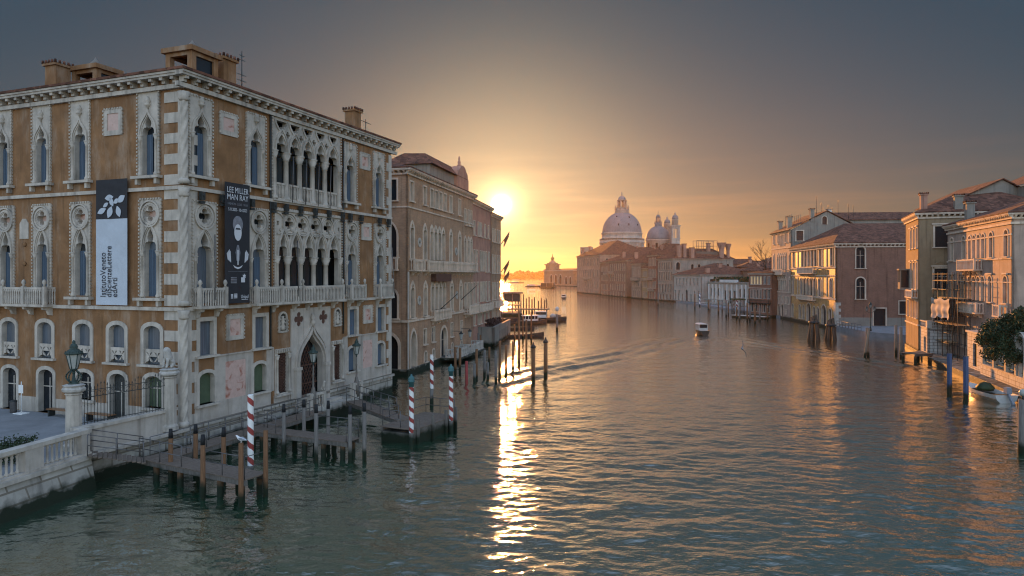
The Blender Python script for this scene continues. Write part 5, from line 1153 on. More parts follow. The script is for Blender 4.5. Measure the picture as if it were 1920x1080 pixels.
# --- land under the right bank, the quays and the far shore
def ground_poly(name, pts, z0, z1, m):
    mb = MB(); n = len(pts); mb.add([(x, y, z) for z in (z0, z1) for x, y in pts], [tuple(range(n - 1, -1, -1)), tuple(range(n, 2 * n))] + [(i, (i + 1) % n, n + (i + 1) % n, n + i) for i in range(n)])
    o = mb.build(name, m); struct(o); return o
ground_poly('pavement', [(59.6, 125.6), (58.2, 112), (61.5, 106), (63.5, 100), (80, 97), (80, 126)], -1.5, .8, M['pave'])
ground_poly('ground', [(63, 150), (62, 270), (52, 345), (45, 400), (70, 640), (400, 640), (400, 60), (60, 70), (56, 86), (62, 96), (82, 96.9), (82, 127), (66, 128)], -2, .55, M['pave'])
ground_poly('quay', [(52.4, 87.2), (50.0, 84.6), (39.6, 53.0), (37.5, 45), (48, 45), (56, 86)], -1.5, .6, M['istria_wet'])
M['farwood'] = mat('far_trees', (0.05, 0.055, 0.035), 0.9, 0.4, .02)
fl = MB(); rs = random.Random(4); 
for x in np.arange(-700, 900, 3.2):
    h = 11 + 6 * math.sin(x * .013) + 3 * math.sin(x * .06) + rs.uniform(-3, 4)
    for k in range(9):
        p = Vector((x + rs.uniform(-3, 3), 2500 + rs.uniform(-25, 25), rs.uniform(.0, 1) * h * 1.4)); r = rs.uniform(3, 6)
        fl.lathe([(.1, -r), (r * .8, -r * .5), (r, 0), (r * .7, r * .6), (.1, r)], p, 6)
fw = fl.build('distant_trees', M['farwood']); struct(fw, 'stuff')
ground_poly('far_shore', [(-900, 2440), (1100, 2440), (1100, 2590), (-900, 2590)], -1, 1.2, M['hedge'])
# ------------------------------------------------------------------ garden edge at the left
ground_poly('pavement', [(-18.35, 38.0), (-20.6, 32.7), (-21.15, 27.6), (-23.2, 17), (-24, 8), (-60, 8), (-60, 50), (-40.6, 46.3)], -1.5, 1.6, M['pave'])
M['redpaint'] = mat('red_paint', (0.29, 0.05, 0.042), 0.7, .2, 4)
M['bluepaint'] = mat('blue_pole_paint', (0.06, 0.09, 0.17), 0.6, .2, 4, wet=True)
M['teal'] = mat('teal_pole_cap', (0.05, 0.13, 0.135), 0.5, .2, 5)
M['boatwhite'] = mat('boat_white', (0.6, 0.58, 0.54), 0.35, .12, 2)
M['boatdark'] = mat('boat_dark_hull', (0.04, 0.035, 0.03), 0.4, .3, 3)
M['varnish'] = mat('varnished_cabin', (0.24, 0.11, 0.045), 0.3, .2, 3)
M['leaf'] = mat('tree_leaves', (0.034, 0.05, 0.02), 0.65, .55, 1.2)
M['bark'] = mat('bark', (0.09, 0.065, 0.045), 0.9, .3, 3)
M['plank'] = mat('scaffold_plank', (0.42, 0.28, 0.15), 0.8, .25, 3)
M['pilelight'] = mat('pale_pile', (0.22, 0.16, 0.11), 0.85, .3, 3, .4, 10, stretch=(4, 4, .4), wet=True)
M['tarp'] = mat('white_tarpaulin', (0.4, 0.36, 0.32), 0.8, .1, 2)
M['bird_white'] = mat('gull_white', (0.7, 0.7, 0.7), 0.7, .05, 4)
M['bird_grey'] = mat('gull_grey', (0.25, 0.27, 0.3), 0.7, .1, 4)
M['statue'] = mat('carved_stone', (0.42, 0.39, 0.35), 0.85, .25, 5, .4, 14)
# garden wall continuing the palace front
GW = thing('garden_wall', 'weathered stone garden wall with moulded coping from the palace to the balustrade', 'wall', (-20.45, 32.3, 0), R(90 - 20.93))
I_ = Fr((0, 0, 0), (1, 0, 0), (0, -1, 0))
MB().box(0, 5.5, -.45, 0, 1.55, 2.62, I_).build('wall', M['clad'], GW)
MB().box(-.1, 5.6, -.52, .1, 2.622, 2.78, I_).build('coping', M['istria'], GW)
MB().box(-.1, 6.1, -.45, .42, 1.4, 1.548, I_).build('ledge', M['istria'], GW)
MB().box(0, 6.1, -.45, .05, -1.5, 1.398, I_).build('water_base', M['istria_wet'], GW)
# balustrade with its battered wall
BA = thing('stone_balustrade', 'white stone balustrade on a weedy battered wall at the garden corner', 'balustrade', (-22.95, 17.6, 0), R(90 - 11.6))
LB = 14.9
mb = MB(); P = []
mb.add([I_.at(u, v, z) for u in (0, LB) for v, z in ((.75, -1.5), (.12, 1.42), (-.5, 1.42), (-.5, -1.5))], [(0, 4, 5, 1), (1, 5, 6, 2), (0, 1, 2, 3), (4, 7, 6, 5)])
mb.build('battered_wall', M['istria_wet'], BA)
mb = MB().box(0, LB + .15, -.55, .28, 1.421, 1.6, I_); mb.box(0, LB + .05, -.4, .12, 1.601, 1.7, I_); mb.build('ledge', M['istria'], BA)
MB().box(0, LB + .06, -.38, .1, 2.6, 2.78, I_).build('handrail', M['istria'], BA)
u = LB - .45; k = 0
MB().box(LB - .5, LB, -.36, .08, 1.701, 2.598, I_).build('pier', M['clad'], BA)
while u > .5:
    if k % 2 == 0:
        for i in range(8):
            x = u - .18 - i * .25
            MB().lathe([(.085, 1.7), (.085, 1.76), (.05, 1.82), (.055, 2.0), (.05, 2.35), (.075, 2.4), (.05, 2.46), (.1, 2.6)], I_.at(x, -.14, 0), 8).box(x - .125, x + .125, -.2, -.08, 2.5, 2.598, I_).build('baluster', M['istria'], BA)
        u -= 2.05
    else:
        MB().box(u - .9, u, -.36, .08, 1.701, 2.598, I_).build('pier', M['clad'], BA); u -= .9
    k += 1
# pillars, lamp, lion
def pillar(x, y, z0, z1, label):
    t = thing('stone_pillar', label, 'pillar', (x, y, z0))
    h = z1 - z0
    MB().lathe([(.46, 0), (.46, .25), (.4, .3), (.36, .38), (.34, h - .3), (.4, h - .26), (.34, h - .2)], (0, 0, 0), 8, False).build('shaft', M['istria'], t)
    MB().lathe([(.36, h - .2), (.5, h - .1), (.52, h), (.44, h + .1), (.5, h + .18), (.3, h + .24)], (0, 0, 0), 8, False).build('capital', M['statue'], t)
    return t
def lantern_head(mb_iron, mb_glass, z, s=1.0, c=(0, 0, 0)):
    mb_glass.lathe([(.17 * s, z), (.33 * s, z + .72 * s)], c, 6, False)
    for i in range(6):
        t = 2 * math.pi * (i + .5) / 6; p = Vector(c)
        mb_iron.tube(p + Vector((.175 * s * math.cos(t), .175 * s * math.sin(t), z)), p + Vector((.34 * s * math.cos(t), .34 * s * math.sin(t), z + .72 * s)), .022 * s, .022 * s, 5)
        mb_iron.lathe([(.03 * s, z + .72 * s), (.05 * s, z + .8 * s), (.01, z + .9 * s)], p + Vector((.36 * s * math.cos(t), .36 * s * math.sin(t), 0)), 5)
    mb_iron.lathe([(.4 * s, z + .72 * s), (.42 * s, z + .78 * s), (.28 * s, z + .92 * s), (.16 * s, z + 1.02 * s), (.2 * s, z + 1.08 * s), (.13 * s, z + 1.22 * s), (.06 * s, z + 1.28 * s), (.09 * s, z + 1.34 * s), (.01, z + 1.45 * s)], c, 8)
    mb_iron.lathe([(.05 * s, z - .3 * s), (.08 * s, z - .2 * s), (.05 * s, z - .12 * s), (.2 * s, z - .03 * s), (.2 * s, z)], c, 8)
pillar(-21.15, 32.95, 1.6, 4.55, 'octagonal white stone pillar carrying the big lantern at the fence corner')
pillar(-18.62, 37.1, 1.6, 4.75, 'slender white stone pillar carrying the lion beside the palace corner')
t = thing('street_lamp', 'large ornate green black lantern standing on the stone pillar by the fence', 'lamp', (-21.15, 32.95, 4.78))
mi, mg = MB(), MB(); lantern_head(mi, mg, .75, .95)
for i in range(4):
    a = i * math.pi / 2; d = Vector((math.cos(a), math.sin(a), 0))
    mi.path([d * (.38 * math.sin(x * 1.1 + .2)) + Vector((0, 0, x * .28)) for x in [j * .4 for j in range(7)]], .035, 6)
mi.lathe([(.3, 0), (.16, .08), (.08, .2), (.05, .5)], (0, 0, 0), 8)
mi.build('lantern_frame', M['verdigris'], t); mg.build('lantern_glass', M['lampglass'], t)
def skin(name, pts, edges, m, parent=None, sub=2):
    """one continuous body grown from a skeleton: pts = (x, y, z, radius)"""
    me = bpy.data.meshes.new('skeleton'); me.from_pydata([p[:3] for p in pts], edges, []); o = bpy.data.objects.new('skeleton', me); COL.objects.link(o)
    o.modifiers.new('skin', 'SKIN'); sv = me.skin_vertices[0].data
    for i, p in enumerate(pts): sv[i].radius = (p[3], p[3]); sv[i].use_root = (i == 0)
    ss = o.modifiers.new('sub', 'SUBSURF'); ss.levels = sub
    dg = bpy.context.evaluated_depsgraph_get(); out_ = bpy.data.meshes.new_from_object(o.evaluated_get(dg)); bpy.data.objects.remove(o)
    out_.materials.clear(); out_.materials.append(m); out_.polygons.foreach_set('use_smooth', [True] * len(out_.polygons))
    r = bpy.data.objects.new(name, out_); COL.objects.link(r)
    if parent: r.parent = parent
    return r
lion_pts = [(0, .12, .28, .2), (0, 0, .5, .2), (0, -.1, .72, .2), (0, -.15, .9, .19), (0, -.22, 1.0, .15), (0, -.36, .97, .09),
    (.12, -.22, .45, .08), (.12, -.26, .15, .06), (.12, -.34, .04, .06), (-.12, -.22, .45, .08), (-.12, -.26, .15, .06), (-.12, -.34, .04, .06),
    (.18, .1, .18, .13), (.2, -.12, .06, .07), (-.18, .1, .18, .13), (-.2, -.12, .06, .07), (0, .34, .1, .05), (.15, .42, .06, .035), (.1, -.16, 1.12, .04), (-.1, -.16, 1.12, .04)]
L_ = skin('lion_statue', lion_pts, [(0, 1), (1, 2), (2, 3), (3, 4), (4, 5), (2, 6), (6, 7), (7, 8), (2, 9), (9, 10), (10, 11), (0, 12), (12, 13), (0, 14), (14, 15), (0, 16), (16, 17), (4, 18), (4, 19)], M['statue'])
L_.location = (-18.62, 37.1, 4.99); L_.rotation_euler = (0, 0, R(-20)); tag(L_, 'seated stone lion statue on the slender white pillar', 'statue')
# iron fence
FE = thing('iron_fence', 'tall scrolled iron garden fence between the lantern pillar and the lion pillar', 'fence', (-21.0, 32.75, 2.78), R(90 - 29.5))
fl_ = 4.75; n = 30
for i in range(n + 1):
    x = fl_ * i / n + .15; h = 1.75 + .12 * math.sin(i * 1.05)
    b = MB().tube((x, 0, -.02), (x, 0, h), .014, .014, 5); b.lathe([(.01, h), (.03, h + .05), (.005, h + .16)], (x, 0, 0), 4); b.ball((x, 0, .9), .024, 1, 6); b.build('bar', M['iron'], FE)
for z in (.08, 1.3, 1.62): MB().bar((.1, 0, z), (fl_ + .2, 0, z), .03).build('rail', M['iron'], FE)
for i in range(16):
    x = .3 + fl_ * i / 16
    MB().path([(x + (.03 + .015 * j) * math.cos(j * .75) * 1.6, .012, 1.46 + (.03 + .015 * j) * math.sin(j * .75) * 1.5) for j in range(9)], .01, 4).build('scroll', M['iron'], FE)
# hedge, benches, sign, bin
def leaves(n, fn, size, rs):
    mb = MB()
    for i in range(n):
        p = fn(rs); d = Vector((rs.gauss(0, 1), rs.gauss(0, 1), rs.gauss(0, 1))).normalized() * size * rs.uniform(.7, 1.3); e_ = d.orthogonal().normalized() * size * .5
        e_.rotate(Matrix.Rotation(rs.uniform(0, 6.28), 3, d.normalized())); mb.add([p - d, p + e_, p + d, p - e_], [(0, 1, 2, 3)])
    return mb
hd = thing('hedge', 'dark clipped hedge behind the white balustrade', 'hedge', (-25.2, 30.4, 1.6), R(22))
leaves(9000, lambda r: Vector((r.uniform(-4, 3.2), r.uniform(-1.5, 1.3), r.uniform(.05, .78 + .12 * math.sin(r.random() * 20)))), .07, random.Random(2)).build('foliage', M['leaf'], hd)
for x in (-3, -1.5, 0, 1.5, 2.6): MB().tube((x, 0, 0), (x, 0, .6), .05, .03, 5).build('stem', M['bark'], hd)
for i, (x, y, lb) in enumerate(((-26.8, 40.6, 'brown slatted bench under the garden front near the sign'), (-23.7, 39.3, 'brown slatted bench behind the iron fence'))):
    b = thing('bench', lb, 'bench', (x, y, 1.6), R(159), 'benches under the garden front')
    for k in range(4): MB().box(-1.0, 1.0, -.22 + k * .12, -.12 + k * .12, .42, .46).build('slat', M['varnish'], b)
    for sx in (-.85, .85): MB().box(sx - .04, sx + .04, -.2, .2, 0, .419).build('leg', M['iron'], b)
sg = thing('sign_stand', 'thin white sign on a pole with a flat foot beside the garden door', 'sign', (-29.9, 41.6, 1.6), R(-20))
MB().tube((0, 0, .03), (0, 0, 1.95), .025).build('pole', M['white'], sg); MB().box(-.2, .2, -.04, -.026, 1.25, 1.75).build('panel', M['white'], sg); MB().box(-.4, .4, -.25, .25, 0, .04).build('foot', M['white'], sg)
bn = thing('litter_bin', 'grey cylindrical litter bin beside the white sign', 'bin', (-30.6, 41.9, 1.6)); MB().lathe([(.17, 0), (.19, .05), (.19, .62), (.2, .66), (.17, .7)], (0, 0, 0), 12).build('body', M['steel'], bn); MB().lathe([(.21, .66), (.21, .72), (.1, .78)], (0, 0, 0), 12).build('lid', M['iron'], bn)
# ------------------------------------------------------------------ jetties
def rail(par, pts, h=1.0, r=.022, mids=(.5,), m='steel'):
    for a, b in zip(pts, pts[1:]):
        a, b = Vector(a), Vector(b); n = max(1, round((b - a).length / 1.3))
        for i in range(n + 1): p = a.lerp(b, i / n); MB().tube(p, p + Vector((0, 0, h)), r, r, 6).build('rail_post', M[m], par)
        for z in (h,) + tuple(h * q_ for q_ in mids): MB().tube(a + Vector((0, 0, z)), b + Vector((0, 0, z)), r, r, 6).build('handrail', M[m], par)
def deck(par, x0, x1, y0, y1, z, m='wood', pitch=.16):
    rs = random.Random(int(x0 * 10) + int(y0 * 7)); mb = MB(); n = int((x1 - x0) / pitch)
    for i in range(n): mb.box(x0 + i * pitch + .006, x0 + (i + 1) * pitch - .006, y0 - rs.uniform(0, .03), y1 + rs.uniform(0, .03), z - .05, z + rs.uniform(0, .012))
    mb.build('deck', M[m], par)
    for y in (y0 + .08, y1 - .08): MB().box(x0, x1, y - .06, y + .06, z - .27, z - .051).build('beam', M['pilegrey'], par)
def jetty(name, label, P, ang, L, w, z, posts):
    t = thing(name, label, 'jetty', (P[0], P[1], 0), R(90 - ang))
    deck(t, 0, L, -w / 2, w / 2, z)
    for x in posts:
        for y in (-w / 2 + .15, w / 2 - .15): MB().tube((x, y, -2), (x, y, z - .27), .15, .14, 8).build('leg', M['pile'], t)
    return t
J1 = jetty('timber_jetty', 'narrow timber jetty with steel rails nearest the balustrade', (-18.1, 34.2), 118.5, 7.6, 1.3, 1.0, (1.2, 3.0, 4.6, 5.8, 7.2))
rail(J1, [(0, -.6, 1.0), (3.2, -.6, 1.0)]); rail(J1, [(4.6, -.6, 1.0), (7.5, -.6, 1.0), (7.5, .6, 1.0)]); rail(J1, [(.6, .6, 1.0), (2.4, .6, 1.0)])
J2 = jetty('timber_jetty', 'timber jetty among the grey piles in front of the arched portal', (-15.0, 40.2), 113.5, 6.9, 1.2, 1.0, (.8, 2.4, 3.9, 5.2, 6.5))
rail(J2, [(4.0, .55, 1.0), (6.8, .55, 1.0), (6.8, -.55, 1.0)]); rail(J2, [(0, -.55, 1.0), (1.9, -.55, 1.0)]); rail(J2, [(0, .55, 1.0), (1.5, .55, 1.0)])
WK = thing('timber_walkway', 'grey timber walkway with rails along the foot of the palace front', 'walkway', (-19.0, 34.0, 0), R(90 - 20.93))
deck(WK, 0, 13.2, -2.0, -.75, .95)
for x in sp(0, 13.2, 7): MB().tube((x, -1.8, -2), (x, -1.8, .68), .12, .12, 7).build('leg', M['pile'], WK)
rail(WK, [(.4, -.85, .95), (13, -.85, .95)]); rail(WK, [(1.6, -1.95, .95), (5.6, -1.95, .95)]); rail(WK, [(7.6, -1.95, .95), (12.8, -1.95, .95)])
GWY = thing('gangway', 'sloping timber gangway from the balustrade corner down to the walkway', 'gangway', (-20.0, 32.2, 1.62), R(30)); gm = MB()
for i in range(12): gm.box(i * .2 + .01, i * .2 + .19, -.6, .6, -.05 - i * .055, 0 - i * .055)
gm.build('deck', M['wood'], GWY); rail(GWY, [(0, -.58, 0), (2.3, -.58, -.6)]); rail(GWY, [(0.1, .58, 0), (2.3, .58, -.6)])
# stone water landing with the two lamps
WL = thing('water_landing', 'stone landing with low balustrades and green tide line before the palace portal', 'landing', on_front(FF, 9.2, 0, 0), R(90 - 20.93))
MB().box(0, 5.8, .32, 1.7, -1.5, .95, I_).build('landing_block', M['istria_wet'], WL); MB().box(1.0, 4.4, .31, 1.0, .952, 1.12, I_).build('step', M['istria'], WL)
for u0, u1 in ((-.1, 1.35), (4.9, 5.9)):
    o = MB(); o.box(u0, u1, 1.38, 1.62, .952, 1.15, I_); o.box(u0, u1, 1.36, 1.64, 1.85, 2.0, I_)
    for i in range(5): o.lathe([(.07, 1.15), (.05, 1.4), (.08, 1.85)], I_.at(lerp(u0 + .15, u1 - .15, i / 4), 1.5, 0), 6)
    for k in (u0, u1): o.box(k - .14, k + .14, 1.34, 1.66, .951, 2.06, I_)
    o.build('balustrade', M['istria'], WL)
for u, lb in ((.35, 'slender iron lamp post with green topped lantern left of the portal'), (5.5, 'slender iron lamp post with green topped lantern right of the portal')):
    t = thing('street_lamp', lb, 'lamp', on_front(FF, 9.2 + u - .1, 1.5, 2.07), R(0), 'lamp posts at the portal landing')
    mi, mg = MB(), MB(); lantern_head(mi, mg, 2.1, .8); mi.build('lantern_frame', M['verdigris'], t); mg.build('lantern_glass', M['lampglass'], t)
    MB().lathe([(.2, -1.1), (.2, 0), (.16, .04), (.12, .3), (.07, .4), (.06, 1.2), (.08, 1.25), (.045, 1.4), (.04, 1.86)], (0, 0, 0), 8).build('post', M['pilegrey'], t)
ls = skin('lion_statue', [(x * .6, y * .6, z * .6, r * .6) for x, y, z, r in lion_pts], [(0, 1), (1, 2), (2, 3), (3, 4), (4, 5), (2, 6), (6, 7), (7, 8), (2, 9), (9, 10), (10, 11), (0, 12), (12, 13), (0, 14), (14, 15), (0, 16), (16, 17), (4, 18), (4, 19)], M['istria'])
ls.location = on_front(FF, 9.2 + 1.35, 1.5, 2.062); ls.rotation_euler = (0, 0, R(60)); tag(ls, 'small white stone lion on the landing balustrade by the portal', 'statue')
# floating platform
PT = thing('floating_platform', 'broad floating timber platform between two capped striped poles', 'platform', (-7.95, 41.25, 0), R(90 - 26.3))
deck(PT, 0, 4.9, -2.45, 0, .92); MB().box(0.05, 4.85, -2.42, -.03, -.6, .64).build('pontoon', M['pilegrey'], PT)
rail(PT, [(.1, -.1, .92), (1.7, -.1, .92)]); rail(PT, [(3.0, -.1, .92), (4.8, -.1, .92), (4.8, -2.3, .92)]); rail(PT, [(.1, -.1, .92), (.1, -1.4, .92)])
for x in (.3, 1.9, 3.4, 4.6): MB().box(x - .07, x + .07, -2.6, -2.46, -.5, 1.5).build('fender', M['pilegrey'], PT)
GG = thing('gangway', 'timber gangway with rails from the stone landing to the floating platform', 'gangway', (-11.5, 49.4, .98), R(-54)); deck(GG, 0, 8.2, -.55, .55, 0)
rail(GG, [(0, -.5, 0), (7.0, -.5, 0)]); rail(GG, [(0, .5, 0), (6.0, .5, 0)])
# piles
def pile(x, y, zt, label, group=None, m='pile', r=.115, cap=True, name='mooring_pile', lean=(0, 0), cat='pile'):
    t = thing(name, label, cat, (x, y, 0), 0, group); lx, ly = lean
    MB().tube((-lx, -ly, -2.2), (lx, ly, zt - (.45 if cap else 0)), r * 1.05, r * .92, 10).build('shaft', M[m], t)
    if cap: MB().tube((lx, ly, zt - .449), (lx * 1.1, ly * 1.1, zt), r * .95, r * .72, 10).build('cap', M['black'], t)
    return t
for x, y, z in ((-16.5, 33, 2.6), (-13.9, 30.7, 2.85), (-15.85, 34.2, 2.55), (-13.9, 32.9, 2.7)): pile(x, y, z, 'brown timber pile with a black tar cap at the near jetty', 'black capped brown piles of the near jetty')
pile(-11.75, 29.6, 2.75, 'brown timber pile with a gull perched on its bare top', cap=False); pile(-11.15, 30.9, 3.0, 'bleached brown pile at the outer end of the near jetty', cap=False)
for x, y, z in ((-12.8, 38.3, 2.8), (-12.1, 39.7, 2.8), (-10.5, 36.6, 3.1), (-10.5, 39.0, 2.86), (-8.75, 36.9, 2.97), (-8.0, 37.0, 3.1)): pile(x, y, z, 'weathered grey pile with a black cap at the portal jetty', 'black capped grey piles of the portal jetty', 'pilegrey')
def striped(x, y, zt, label, cap=True, r=.13, turns=.62, wear=False, z0=.75, cols=('redpaint', 'white')):
    t = thing('striped_pole', label, 'mooring pole', (x, y, 0), 0, 'striped mooring poles')
    MB().tube((0, 0, -2.2), (0, 0, z0), r * 1.02, r * 1.02, 12).build('foot', M['pilegrey'], t)
    top = zt - (.75 if cap else 0); n, k = 24, int((top - z0) / .035)
    me = MB(); P = []
    for j in range(k + 1):
        z = z0 + (top - z0) * j / k
        for i in range(n): a = 2 * math.pi * i / n; P.append((r * math.cos(a), r * math.sin(a), z))
    me.add(P, [(j * n + i, j * n + (i + 1) % n, (j + 1) * n + (i + 1) % n, (j + 1) * n + i) for j in range(k) for i in range(n)], True)
    o = me.build('shaft', M[cols[1]], t); o.data.materials.append(M[cols[0]])
    idx = [1 if ((z0 + (top - z0) * (j + .5) / k) / turns + (i + .5) / n) % 1 < .42 else 0 for j in range(k) for i in range(n)]
    o.data.polygons.foreach_set('material_index', idx)
    if cap: MB().lathe([(r * 1.05, top), (r * 1.05, top + .28), (r * 1.5, top + .3), (r * 1.5, top + .36), (r * 1.15, top + .4), (r * 1.45, top + .48), (r * 1.1, top + .58), (r * .5, top + .64), (r * .3, top + .75)], (0, 0, 0), 12).build('cap', M['teal'], t)
    else: MB().lathe([(r, top), (r * .9, top + .05)], (0, 0, 0), 12).build('cap', M['white'], t)
striped(-12.75, 33.3, 4.15, 'tall uncapped red and white striped pole behind the near jetty', False, .145, .72)
striped(-5.93, 40.25, 4.2, 'teal capped red and white striped pole at the near end of the platform', True, .14)
striped(-3.9, 43.65, 4.35, 'teal capped red and white striped pole at the far end of the platform', True, .14)
striped(-6.2, 52.7, 3.85, 'worn uncapped red and white striped pole beyond the platform', False, .14, .75, z0=1.3)
pile(-4.2, 63.1, 2.1, 'red painted pile in front of the brick palace landing', m='redpaint', cap=False, r=.14)
for x, y, z in ((-3.5, 63.7, 1.8), (-3.4, 65.3, 3.0), (-2.7, 67.0, 2.7), (-2.3, 65.3, 1.7), (-2.6, 77.6, 1.9), (-1.5, 63.7, 3.0), (-1.2, 67.0, 3.6), (-0.6, 68.8, 3.0), (-4.5, 91.4, 2.3), (-4.2, 91.4, 2.1), (-5.4, 70.7, 2.5), (-5.8, 69.9, 2.7)): pile(x, y, z, 'dark bare pile standing by the brick palace and walled terrace', 'bare piles before the brick palace', 'pilegrey' if int(x * 10) % 2 else 'pile', .14, False, lean=(.03 * math.sin(x * 9), 0))
for x, y, z in ((.1, 71.1, 3.2), (.8, 77.1, 6.1), (.4, 104.1, 2.6), (1.7, 105.8, 3.7), (1.8, 85.3, 4.5), (2.9, 102.4, 4.6)): pile(x, y, z, 'dark bare pile in the sun glitter off the walled terrace', 'bare piles in the sun glitter', 'pile', .13, False)
for x, y, z, lb in ((2.0, 64.0, 3.8, 'round mooring post with a knob, left of the pair in open water'), (3.3, 67.0, 4.0, 'round mooring post with a knob, right of the pair in open water')):
    t = thing('mooring_post', lb, 'mooring post', (x, y, 0), 0, 'pair of knobbed mooring posts'); MB().tube((0, 0, -2), (0, 0, z - .6), .2, .19, 12).build('shaft', M['redpaint'] if 0 else M['pile'], t); MB().lathe([(.2, z - .6), (.26, z - .55), (.26, z - .42), (.15, z - .3), (.08, z - .2), (.1, z - .12), (.03, z)], (0, 0, 0), 12).build('knob', M['boatdark'], t)
t = thing('navigation_light', 'single pile topped by a small navigation lantern in mid canal', 'navigation light', (8.2, 124.3, 0)); MB().tube((0, 0, -2), (0, 0, 3.0), .24, .2, 10).build('pile', M['pilegrey'], t); MB().lathe([(.06, 3.0), (.06, 3.5), (.3, 3.6), (.36, 3.95), (.3, 4.2), (.05, 4.4)], (0, 0, 0), 10).build('lantern', M['boatwhite'], t)
# gull on the pile
def gull(name, label, loc, rz, fly=False):
    t = thing(name, label, 'bird', loc, R(rz))
    if not fly:
        skin('body', [(0, 0, .17, .075), (.1, 0, .2, .07), (.17, 0, .27, .045), (.21, 0, .31, .042), (.26, 0, .3, .012), (-.12, 0, .15, .05), (-.26, 0, .12, .018), (-.02, .03, .08, .012), (-.02, -.03, .08, .012), (-.01, .03, .005, .009), (-.01, -.03, .005, .009)], [(0, 1), (1, 2), (2, 3), (3, 4), (0, 5), (5, 6), (0, 7), (0, 8), (7, 9), (8, 10)], M['bird_white'], t)
        for s_ in (-1, 1): MB().add([(.08, s_ * .078, .24), (-.05, s_ * .085, .25), (-.3, s_ * .03, .12), (-.1, s_ * .085, .13), (.06, s_ * .082, .16), (.08, s_ * .07, .24), (-.3, s_ * .02, .115), (-.08, s_ * .06, .15)], [(0, 1, 2, 3, 4), (0, 1, 2, 6, 5), (3, 2, 6, 7)]).build('wing', M['bird_grey'], t)
    else:
        skin('body', [(0, 0, 0, .08), (.14, 0, .02, .06), (.24, 0, .04, .04), (.31, 0, .03, .012), (-.15, 0, .0, .05), (-.3, 0, 0, .03), (0, .25, .16, .035), (0.04, .5, .24, .025), (-.1, .8, .16, .012), (0, -.25, .16, .035), (0.04, -.5, .24, .025), (-.1, -.8, .16, .012)], [(0, 1), (1, 2), (2, 3), (0, 4), (4, 5), (0, 6), (6, 7), (7, 8), (0, 9), (9, 10), (10, 11)], M['bird_grey'], t)
        for s_ in (-1, 1): MB().add([(.05, s_ * .04, .03), (.06, s_ * .27, .17), (.08, s_ * .5, .25), (-.12, s_ * .85, .15), (-.14, s_ * .5, .22), (-.16, s_ * .25, .15), (-.14, s_ * .04, .02), (.05, s_ * .04, .015), (.06, s_ * .27, .155), (.08, s_ * .5, .235), (-.12, s_ * .85, .14), (-.14, s_ * .5, .205), (-.16, s_ * .25, .135), (-.14, s_ * .04, .005)], [(0, 1, 5, 6), (1, 2, 4, 5), (2, 3, 4), (7, 13, 12, 8), (8, 12, 11, 9), (9, 11, 10)]).build('wing', M['bird_grey'], t)
gull('gull', 'white and grey gull perched on a bare pile of the near jetty', (-11.75, 29.6, 2.75), 170)
g2_ = gull('flying_gull', 'dark gull banking low over the open canal', (20.2, 60.0, 3.6), 100, True)
for o in bpy.data.objects:
    if o.get('category') == 'bird' and o.name.startswith('flying'): o.rotation_euler = (R(75), 0, R(95)); o.scale = (1.0, 1.0, 1.0)
# ------------------------------------------------------------------ boats
def hull(L, w, h, m, par, sheer=.25, stern=.8, z0=-.25):
    n = 14; mb = MB(); P = []; prof = lambda t: (1 - max(0, (t - .45) / .55) ** 2.2) * (stern + (1 - stern) * min(1, t / .3))
    for i in range(n + 1):
        t = i / n; hw = w / 2 * max(.02, prof(t)); zt = h + sheer * max(0, t - .4) ** 2 * 2.5
        x = -L / 2 + L * t
        P += [(x, -hw, zt), (x + .0, -hw * .85, h * .35), (x - .15 * t, -hw * .3, z0), (x - .15 * t, hw * .3, z0), (x, hw * .85, h * .35), (x, hw, zt)]
    fs = [(i * 6 + k, i * 6 + k + 1, i * 6 + 7 + k, i * 6 + 6 + k) for i in range(n) for k in range(5)] + [(0, 5, 4, 3, 2, 1)]
    mb.add(P, fs); return mb.build('hull', M[m], par), P, n
def deck_of(P, n, a, b, m, par, dz=-.04, name='deck'):
    mb = MB()
    for i in range(a, b):
        A_, B_, C_, D_ = [Vector(P[q_]) + Vector((0, 0, dz)) for q_ in (i * 6, i * 6 + 5, i * 6 + 11, i * 6 + 6)]
        mb.add([A_, B_, C_, D_], [(0, 1, 2, 3)])
    return mb.build(name, M[m], par)
